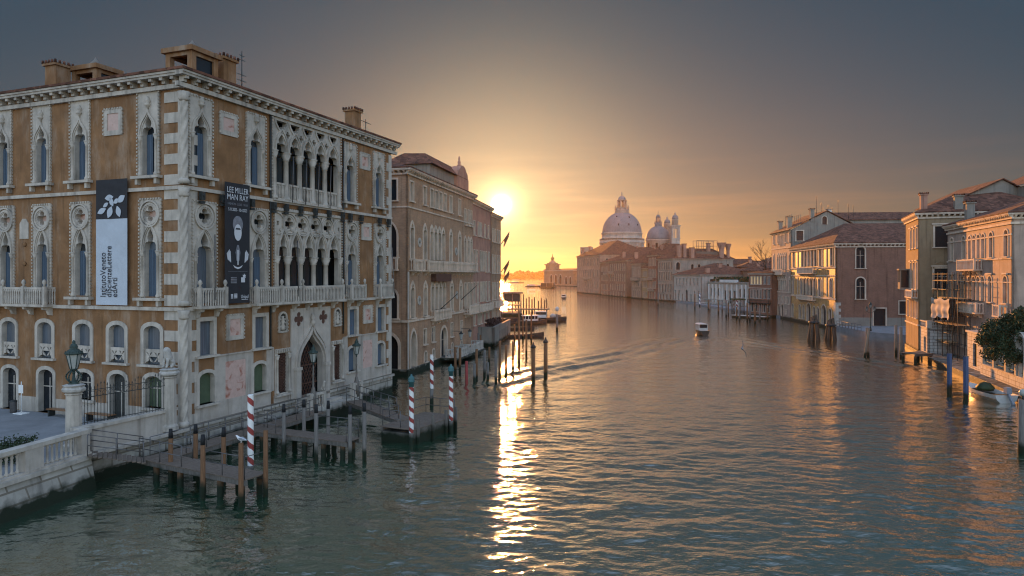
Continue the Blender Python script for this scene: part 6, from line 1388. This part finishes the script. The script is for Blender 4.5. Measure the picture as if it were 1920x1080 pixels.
def taxi(name, label, loc, rz, L=7.5, w=2.3, hm='boatdark', flag=True, cat='boat', group=None):
    t = thing(name, label, cat, loc, R(rz), group); h_, P, n = hull(L, w, .75, hm, t); deck_of(P, n, 0, n, 'varnish', t)
    mb = MB(); x0, x1 = -L * .28, L * .14; ww = w * .4
    for x in [lerp(x0, x1, i / 4) for i in range(5)]:
        for s_ in (-1, 1): mb.box(x - .06, x + .06, s_ * ww - .05, s_ * ww + .05, .7, 1.75)
    mb.box(x0, x1, -ww, -ww + .06, .7, 1.1); mb.box(x0, x1, ww - .06, ww, .7, 1.1); mb.box(x0 - .05, x0, -ww, ww, .7, 1.15); mb.box(x1, x1 + .05, -ww, ww, .7, 1.2)
    c_ = mb.build('cabin', M['boatwhite'], t)
    MB().box(x0 + .02, x1 - .02, -ww + .07, ww - .07, 1.0, 1.72).build('cabin_window', M['glass'], c_)
    MB().add([(x0 - .35, -ww - .12, 1.75), (x1 + .3, -ww - .12, 1.75), (x1 + .3, ww + .12, 1.75), (x0 - .35, ww + .12, 1.75), (x0 - .35, -ww * .6, 1.9), (x1 + .3, -ww * .6, 1.9), (x1 + .3, ww * .6, 1.9), (x0 - .35, ww * .6, 1.9)], [(0, 3, 2, 1), (4, 5, 6, 7), (0, 1, 5, 4), (1, 2, 6, 5), (2, 3, 7, 6), (3, 0, 4, 7)]).build('cabin_roof', M['boatwhite'], t)
    MB().add([(x1 + .4, -ww, .75), (x1 + .4, ww, .75), (x1 + .1, ww * .9, 1.4), (x1 + .1, -ww * .9, 1.4), (x1 + .42, -ww, .75), (x1 + .42, ww, .75), (x1 + .12, ww * .9, 1.4), (x1 + .12, -ww * .9, 1.4)], [(0, 1, 2, 3), (4, 7, 6, 5), (0, 4, 5, 1), (2, 6, 7, 3)]).build('windscreen', M['glass'], t)
    if flag:
        MB().tube((x1, 0, 1.85), (x1, 0, 2.6), .03, .03, 5).build('mast', M['iron'], t)
    return t
taxi('water_taxi', 'wooden water taxi with a pale cabin roof heading up mid canal', (32.4, 117, 0), 90, 5.2, 1.75)
def rowboat(label, loc, rz, L=5.5, w=1.3, m='boatdark'):
    t = thing('rowing_boat', label, 'boat', loc, R(rz)); h_, P, n = hull(L, w, .45, m, t, .45, .5); deck_of(P, n, 3, n - 3, 'wood', t, -.2, 'floor')
    for x in (-L * .25, 0, L * .2): MB().box(x - .12, x + .12, -w * .38, w * .38, .3, .36).build('seat', M['varnish'], t)
    return t
rowboat('long dark rowing boat lying nearest the walled terrace', (2.0, 110.8, 0), 12, 6.6); rowboat('dark rowing boat moored behind the first near the terrace', (1.5, 126, 0), 12, 5.5); 
def barge(name, label, loc, rz, L, w, cargo=True):
    t = thing(name, label, 'boat', loc, R(rz)); h_, P, n = hull(L, w, .9, 'boatdark', t, .2, .9); deck_of(P, n, 0, n, 'wood', t)
    c_ = MB().box(-L * .42, -L * .1, -w * .36, w * .36, .88, 2.3).build('wheelhouse', M['boatwhite'], t); MB().box(-L * .41, -L * .11, -w * .37, w * .37, 1.5, 2.1).build('window', M['glass'], c_)
    if cargo: MB().lathe([(w * .3, .88), (w * .34, 1.3), (w * .15, 1.7)], (L * .1, 0, 0), 10).build('covered_load', M['tarp'], t); MB().box(L * .2, L * .32, -w * .25, w * .25, .88, 1.5).build('crate', M['wood'], t)
    return t
barge('work_barge', 'low work barge with a white wheelhouse moored at the gondola landing', (8.2, 149.5, 0), 4, 7.6, 2.2)
taxi('water_taxi', 'moored water taxi with pale roof close by the work barge', (4.2, 141, 0), 20, 6.5, 2.0, flag=False)
taxi('motor_boat', 'small motor boat crossing towards the domed church', (22.6, 297, 0), 80, 6, 2.2, flag=False)
taxi('water_bus', 'long low water bus far out in the lagoon mouth', (5.5, 940, 0), 10, 22, 4.5, flag=False); taxi('water_bus', 'most distant boat on the bright lagoon horizon', (12, 1700, 0), 5, 42, 7, flag=False)
barge('dredger', 'dark dredging barge moored off the customs house', (22, 612, 0), 20, 20, 6); MB_ = None
WS = thing('water_bus_stop', 'floating glass water bus shelter moored before the customs house', 'water bus stop', (29, 560, 0), R(-15)); MB().box(-6, 6, -3, 3, -.5, .8).build('pontoon', M['pilegrey'], WS); o = MB(); [o.box(x - .15, x + .15, y - .15, y + .15, .8, 4) for x in (-5, 0, 5) for y in (-2.5, 2.5)]; o.box(-5.5, 5.5, -2.8, 2.8, 4, 4.4); o = o.build('shelter', M['greyst'], WS); MB().box(-4.9, 4.9, -2.4, 2.4, .9, 3.9).build('glass', M['glass'], o)
# ferry landing stage in front of the bend, under the sun
FS = thing('landing_stage', 'two tier dark landing stage with cabin silhouetted below the sun', 'landing stage', (-1.2, 172, 0), R(5))
MB().box(-1.5, 3.4, -4, 4, -.4, .9).build('pontoon', M['pilegrey'], FS); o = MB(); [o.box(x - .1, x + .1, y - .1, y + .1, .9, 5.6) for x in (-1.2, 1.0, 3.1) for y in (-3.6, 3.6)]; o.box(-1.7, 3.6, -4.2, 4.2, 5.6, 5.95); o.box(-1.3, 3.2, -3.7, 3.7, 2.6, 2.75); o.build('frame', M['wood'], FS)
MB().box(-1.0, 2.9, -3.4, 3.4, 3.6, 5.5).build('cabin', M['boatdark'], FS)
GD = thing('gondola_landing', 'low timber gondola landing below the sun', 'jetty', (-1.5, 182, 0), R(-2)); deck(GD, 0, 11.5, -2, 2, 1.3, pitch=.4)
for x in (1, 4, 7, 10): MB().tube((x, -1.7, -2), (x, -1.7, 1.0), .15, .15, 6).build('leg', M['pile'], GD)
rs = random.Random(11)
for i, (px, h) in enumerate(((.2, 3.2), (1.2, 3.9), (2.2, 3.4), (3.0, 5.2), (3.6, 3.3), (4.3, 5.0), (5.0, 4.0), (5.8, 4.3), (6.6, 3.7), (7.3, 4.2), (8.2, 3.4), (9.0, 4.1), (9.8, 3.6), (10.6, 3.8))): pile(-1.2 + px, 184 + rs.uniform(-4, 3), h, 'dark pile clustered at the gondola landing below the sun', 'piles at the gondola landing', 'pile', .17, False)
for i, (x, y) in enumerate(((1.5, 140), (2.6, 146), (-.4, 152))): rowboat(('slim dark gondola moored nearest the barge', 'second slim gondola moored behind the barge', 'slim gondola half hidden at the landing stage')[i], (x, y, 0), 15 + 6 * i, 7.5, 1.3)
# ------------------------------------------------------------------ right bank things
for x, y, z in ((49.0, 87.1, 3.7), (47.7, 83.7, 3.7)): pile(x, y, z, 'pale upright pile between the yellow house and the red brick side', 'pale piles off the yellow house', 'pilelight', .17, False)
for s_ in (-1, 1): pile(43.5 + .25 * s_, 83.7 + .2 * s_, 3.6, 'pale pile leaning against its twin before the small square', 'crossed pale piles', 'pilelight', .16, False, lean=(.28 * s_ * -1 + .15, 0))
for k, (cx, cy, zt, lb) in enumerate(((46, 104, 4.1, 'dark cluster of lashed piles, left of the two before the mosaic palace'), (49.5, 106, 3.5, 'dark cluster of lashed piles, right of the two before the mosaic palace'))):
    t = thing('pile_cluster', lb, 'pile cluster', (cx, cy, 0), 0, 'lashed pile clusters')
    for i in range(5): a = i * 1.257; MB().tube((1.0 * math.cos(a), 1.0 * math.sin(a), -2), (.3 * math.cos(a), .3 * math.sin(a), zt - .2 * i), .24, .2, 8).build('pile', M['bark'], t)
    MB().lathe([(.75, zt - 1.3), (.8, zt - 1.2), (.72, zt - 1.05)], (0, 0, 0), 10).build('iron_band', M['iron'], t)
for x, y, z, lb in ((37.1, 57.9, 3.4, 'dark blue square mooring post farther out from the garden quay'), (36.5, 54.9, 3.5, 'dark blue square mooring post beside the bow of the white boat')):
    t = thing('mooring_post', lb, 'mooring post', (x, y, 0), R(15), 'blue posts by the garden'); MB().box(-.13, .13, -.13, .13, -2, z).build('shaft', M['bluepaint'], t); MB().box(-.14, .14, -.14, .14, z + .001, z + .05).build('cap', M['steel'], t)
t = thing('lamp_pile', 'pale grey pile with a round white globe lamp at the right edge', 'lamp', (28.75, 38.4, 0)); MB().tube((0, 0, -2), (0, 0, 3.05), .27, .24, 14).build('pile', M['pilegrey'], t); MB().lathe([(.1, 3.05), (.07, 3.15), (.12, 3.22)], (0, 0, 0), 10).build('collar', M['iron'], t); MB().ball((0, 0, 3.42), .21, 1, 16).build('globe', M['lampglass'], t)
for i, (x, y, z) in enumerate(((56.2, 209.8, 4.3), (56.2, 193.9, 3.2), (55.3, 182.9, 3.4), (51.5, 164.1, 4.1), (52.0, 158.0, 2.8), (50.2, 150.6, 4.1), (51.9, 150.6, 4.0), (52.5, 150.6, 3.4), (50.6, 142.2, 3.2), (54.0, 148.8, 3.3), (57.7, 154.2, 2.8), (49.8, 232.7, 4.4), (57.5, 200, 3), (58.5, 190, 3.2), (54.5, 172, 3.2))): pile(x, y, z, 'mooring pile off the white museum and the yellow windowed house', 'piles off the white museum', ('pile', 'pilegrey')[i % 2], .2, False)
striped(63.0, 193.9, 3.4, 'white and red striped pole at the museum water gate, left of two', False, .22, 1.2); striped(62.0, 188.2, 3.4, 'white and red striped pole at the museum water gate, right of two', False, .22, 1.2); striped(60.7, 220.7, 4.3, 'blue and white striped pole by the white garden house', False, .22, 1.2, cols=('bluepaint', 'white'))
FD = thing('floating_dock', 'pale floating dock among the piles by the yellow windowed house', 'jetty', (56, 160.5, 0), R(-55)); MB().box(-4.5, 4.5, -.8, .8, -.3, .5).build('pontoon', M['pilegrey'], FD); MB().box(-4.6, 4.6, -.9, .9, .501, .62).build('deck', M['boatwhite'], FD)
PG = thing('pergola', 'dark timber pergola over the water steps by the museum', 'pergola', (60.6, 178, 0), R(80))
for x in (0, 2, 4, 6):
    for y in (0, 2.5): MB().tube((x, y, -1), (x, y, 3.6), .1, .1, 6).build('post', M['wood'], PG)
MB().box(-.3, 6.3, -.3, 2.8, 3.6, 3.9).build('canopy', M['hedge'], PG)
# small square: lamp, rail, low jetty
t = thing('street_lamp', 'dark three armed lamp post on the small square before the red brick side', 'lamp', (59.6, 113.5, .8)); mi = MB().lathe([(.2, 0), (.14, .5), (.07, .8), (.06, 3.6), (.08, 3.7)], (0, 0, 0), 8); mg = MB(); lantern_head(mi, mg, 3.9, .7)
for s_ in (-1, 1): mi.path([(0, 0, 3.1), (s_ * .4, 0, 3.15), (s_ * .62, 0, 3.35)], .035, 6); lantern_head(mi, mg, 3.4, .55, (s_ * .66, 0, 0))
mi.build('post', M['verdigris'], t); mg.build('lantern_glass', M['lampglass'], t)
SR = thing('quay_railing', 'low steel quay railing catching the sun beside the mosaic palace', 'railing', (0, 0, 0)); rail(SR, [(59.0, 124, .82), (58.3, 114, .82)], 1.0, .045)
SJ = thing('timber_jetty', 'small square timber jetty at the foot of the yellow house', 'jetty', (47.2, 79.6, 0), R(20)); deck(SJ, -1.4, 1.4, -1, 1, 1.0)
for x in (-1.2, 1.2):
    for y in (-.8, .8): MB().tube((x, y, -2), (x, y, .72), .16, .16, 7).build('leg', M['pile'], SJ)
# stone terrace and gate lodge before the grey palace
TB = thing('stone_terrace', 'white ashlar terrace wall with balustrade and small door under the scaffold', 'terrace', (51.9, 87.2, 0), R(90 - 198))
tm = MB(); tf = Fr((0, 0, 0), (1, 0, 0), (0, -1, 0)); dr_ = [(2.6, .7), (3.6, .7), (3.6, 2.5), (2.6, 2.5)]
tm.plate(tf, [(0, .4), (4.3, .4), (4.3, 3.6), (0, 3.6)], [dr_], 0, -.3); tm.plate(Fr((4.3, 0, 0), (0, 1, 0), (1, 0, 0)), [(0, .4), (6, .4), (6, 3.6), (0, 3.6)], [], 0, -.3); tm.box(0, 4.3, .3, 6, 3.3, 3.5)
M['ashlar'] = mat('white_ashlar', (0.58, 0.55, 0.5), .75, .12, .8, .4, stain=(.3, .27, .22), stain_amt=.5, brick=((.25, .22, .19), .9, .38))
tm.build('wall', M['ashlar'], TB); MB().box(2.55, 3.65, -.31, -.2, .7, 2.5, tf).build('door', M['black'], TB)
o = MB(); o.box(-.05, 4.4, -.05, .1, 3.602, 3.72, tf); o.box(4.15, 4.42, 0, 6, 3.602, 3.72); o.box(4.15, 4.42, 0, 6, 4.3, 4.45); o.box(0, 4.4, -.25, 0.05, 4.3, 4.45, tf)
for i in range(22): o.lathe([(.06, 3.72), (.08, 3.95), (.05, 4.3)], (4.28, .4 + i * .25, 0), 6)
for i in range(14): o.lathe([(.06, 3.72), (.08, 3.95), (.05, 4.3)], (.3 + i * .25, .1, 0), 6)
o.box(3.75, 4.43, -.06, .5, 3.72, 4.52); o.build('balustrade', M['istria'], TB)
GL = thing('gate_lodge', 'narrow sunlit ashlar gate lodge with one dark doorway beside the tree', 'lodge', (47.1, 70.6, 0), R(90 - 198)); tm = MB().plate(tf, [(0, .4), (4.6, .4), (4.6, 4.2), (0, 4.2)], [[(1.7, .9), (2.9, .9), (2.9, 3.2), (1.7, 3.2)]], 0, -.3); tm.box(.002, 4.6, .3, 2.5, .4, 4.19); tm.build('wall', M['ashlar'], GL); MB().box(1.65, 2.95, -.31, -.15, .85, 3.25, tf).build('doorway', M['black'], GL); MB().box(-.15, 4.75, -2.6, .15, 4.2, 4.4, tf).build('coping', M['istria'], GL)
# scaffold
SC_ = thing('scaffold', 'tubular scaffold with sunlit planks wrapped round the grey palace corner', 'scaffold', (53.2, 83.2, 0), R(90 - 196)); sf = Fr((0, 0, 0), (1, 0, 0), (0, -1, 0))
for x in (.2, 1.9, 3.6, 5.3, 7.0, 8.7):
    for v in (.5, 1.7): MB().tube(sf.at(x, v, .6), sf.at(x, v, 10.4), .035, .035, 6).build('standard', M['iron'], SC_)
for z in (2.2, 3.4, 4.4, 5.4, 6.4, 7.4, 8.4, 9.4, 10.2):
    for v in (.5, 1.7): MB().tube(sf.at(-.3, v, z), sf.at(9.2, v, z), .03, .03, 6).build('ledger', M['iron'], SC_)
for z, a, b in ((2.3, 1, 5), (4.45, 0, 8.5), (5.45, 0, 3.6), (7.45, 0, 8.6), (9.45, .2, 8)):
    for k in range(4): MB().box(a, b, .55 + k * .28, .8 + k * .28, z, z + .05, sf).build('plank', M['plank'], SC_)
for x0 in (.2, 3.6, 7.0): MB().tube(sf.at(x0, 1.75, 2), sf.at(x0 + 1.7, 1.75, 9), .03, .03, 6).build('brace', M['iron'], SC_)
tp = MB(); P = []; nu, nz = 16, 12
for k in (0, .02):
    for j in range(nz + 1):
        for i in range(nu + 1): u, s_ = lerp(.0, 6.6, i / nu), j / nz; P.append(sf.at(u, 1.85 + k + .14 * math.sin(i * 1.3) * s_ + .05 * math.sin(j * 1.1), 7.4 - .25 * math.sin(math.pi * i / nu * 2) ** 2 - 2.2 * s_ * (1 + .1 * math.sin(i * .9))))
tp.add(P, [(q_ + j * (nu + 1) + i, q_ + j * (nu + 1) + i + 1, q_ + (j + 1) * (nu + 1) + i + 1, q_ + (j + 1) * (nu + 1) + i) for q_ in (0, (nu + 1) * (nz + 1)) for j in range(nz) for i in range(nu)], True); o = tp.build('tarpaulin', M['tarp'], None)
o.parent = SC_
# garden wall, fence and tree
GF = thing('garden_fence', 'sunlit quay wall with stone pillars and iron railings below the round tree', 'fence', (45.0, 65.6, 0), R(90 - 198)); gf = tf; LG = 19
MB().box(0, LG, -.4, 0, .3, 1.5, gf).build('wall', M['ashlar'], GF); MB().box(-.05, LG, -.48, .08, 1.502, 1.65, gf).build('coping', M['istria'], GF)
for i in range(7):
    x = .5 + i * 2.9; MB().box(x - .2, x + .2, -.38, .02, 1.651, 3.5, gf).lathe([(.3, 3.5), (.3, 3.62), (.12, 3.75), (.18, 3.95), (.03, 4.2)], gf.at(x, -.18, 0), 8).build('pillar', M['istria'], GF)
    for z in (1.9, 3.1): MB().box(x + .2, x + 2.7, -.2, -.16, z, z + .05, gf).build('rail', M['iron'], GF)
    for k in range(12): MB().tube(gf.at(x + .35 + k * .2, -.18, 1.65), gf.at(x + .35 + k * .2, -.18, 3.35), .014, .014, 5).build('bar', M['iron'], GF)
ar = MB().plate(gf, off([(1.1, 0)] + [(1.1 * math.cos(a), 2.6 + 1.1 * math.sin(a)) for a in [i * math.pi / 10 for i in range(11)]] + [(-1.1, 0), (-.75, 0)] + [(-.75 * math.cos(a), 2.6 + .75 * math.sin(a)) for a in [i * math.pi / 10 for i in range(11)]] + [(.75, 0)], 9.8, 1.66), [], .12, -.4, back=True); ar.build('gate_arch', M['istria'], GF)
TR = thing('garden_tree', 'dense dark round crowned evergreen tree above the quay railings', 'tree', (45.2, 58.4, .95))
MB().tube((0, 0, 0), (.1, .1, 1.6), .28, .2, 9).tube((.1, .1, 1.5), (-.8, .3, 3.4), .16, .07, 7).tube((.1, .1, 1.5), (1.0, -.2, 3.6), .16, .07, 7).tube((.1, .1, 1.5), (.2, .9, 3.9), .14, .06, 7).tube((.1, .1, 1.5), (.1, -1.0, 3.5), .14, .06, 7).build('trunk', M['bark'], TR)
cl_ = []; rs = random.Random(21)
for i in range(150):
    a, b = rs.uniform(0, 6.283), math.asin(rs.uniform(-.35, 1)); q_ = rs.uniform(.72, 1.0)
    cl_.append((Vector((4.2 * q_ * math.cos(a) * math.cos(b), 4.2 * q_ * math.sin(a) * math.cos(b), 3.1 + 3.0 * q_ * math.sin(b))), rs.uniform(.5, .95)))
def tl(r):
    p, s_ = r.choice(cl_); v = Vector((r.gauss(0, 1), r.gauss(0, 1), r.gauss(0, 1))).normalized() * s_ * r.random() ** .4; return p + v
leaves(42000, tl, .12, rs).build('crown', M['leaf'], TR)
BT = thing('bare_tree', 'leafless winter tree showing above the yellow windowed house', 'tree', (72.5, 190, 2)); rs = random.Random(3); bm_ = MB()
def branch(p, d, L, r, k):
    q_ = p + d * L; bm_.tube(p, q_, r, r * .65, 5)
    if k:
        for i in range(3): e_ = (d + Vector((rs.uniform(-.8, .8), rs.uniform(-.8, .8), rs.uniform(-.1, .6)))).normalized(); branch(p.lerp(q_, rs.uniform(.6, 1)), e_, L * rs.uniform(.6, .85), r * .6, k - 1)
branch(Vector((0, 0, 0)), Vector((0, 0, 1)), 6.2, .3, 5); bm_.build('branches', M['bark'], BT)
# white motor boat with outboard
WB = thing('white_motor_boat', 'small white open boat with green cover and tilted outboard by the garden quay', 'boat', (39.0, 56.0, 0), R(86)); h_, P, n = hull(4.9, 1.9, .62, 'boatwhite', WB, .3, .92); deck_of(P, n, 9, n, 'boatwhite', WB, 0, 'foredeck'); deck_of(P, n, 0, 9, 'pilegrey', WB, -.35, 'floor')
MB().lathe([(.62, .6), (.7, .8), (.4, 1.15), (.05, 1.25)], (.3, 0, 0), 9).build('boat_cover', M['leaf'], WB); MB().box(-1.6, -1.2, -.75, .75, .45, .52).build('seat', M['varnish'], WB)
ob = MB().box(-2.75, -2.35, -.2, .2, .75, 1.25); ob.bar((-2.6, 0, .8), (-3.15, 0, .1), .16, .2); ob.tube((-3.2, -.1, .05), (-3.2, .1, .05), .12, .12, 8); ob.build('outboard_motor', M['bird_grey'], WB)
# ------------------------------------------------------------------ morning haze over the lagoon
HZ = MB().box(-2500, 2500, -120, 2800, -3.2, 72).build('haze', M['black']); struct(HZ, 'stuff')
m = bpy.data.materials.new('haze_air'); m.use_nodes = True; t_ = m.node_tree; t_.nodes.clear()
o_ = t_.nodes.new('ShaderNodeOutputMaterial'); v_ = t_.nodes.new('ShaderNodeVolumePrincipled'); t_.links.new(v_.outputs[0], o_.inputs['Volume'])
v_.inputs['Color'].default_value = (0.95, 0.74, 0.52, 1); v_.inputs['Density'].default_value = 0.00004; v_.inputs['Anisotropy'].default_value = 0.75
HZ.data.materials.clear(); HZ.data.materials.append(m)
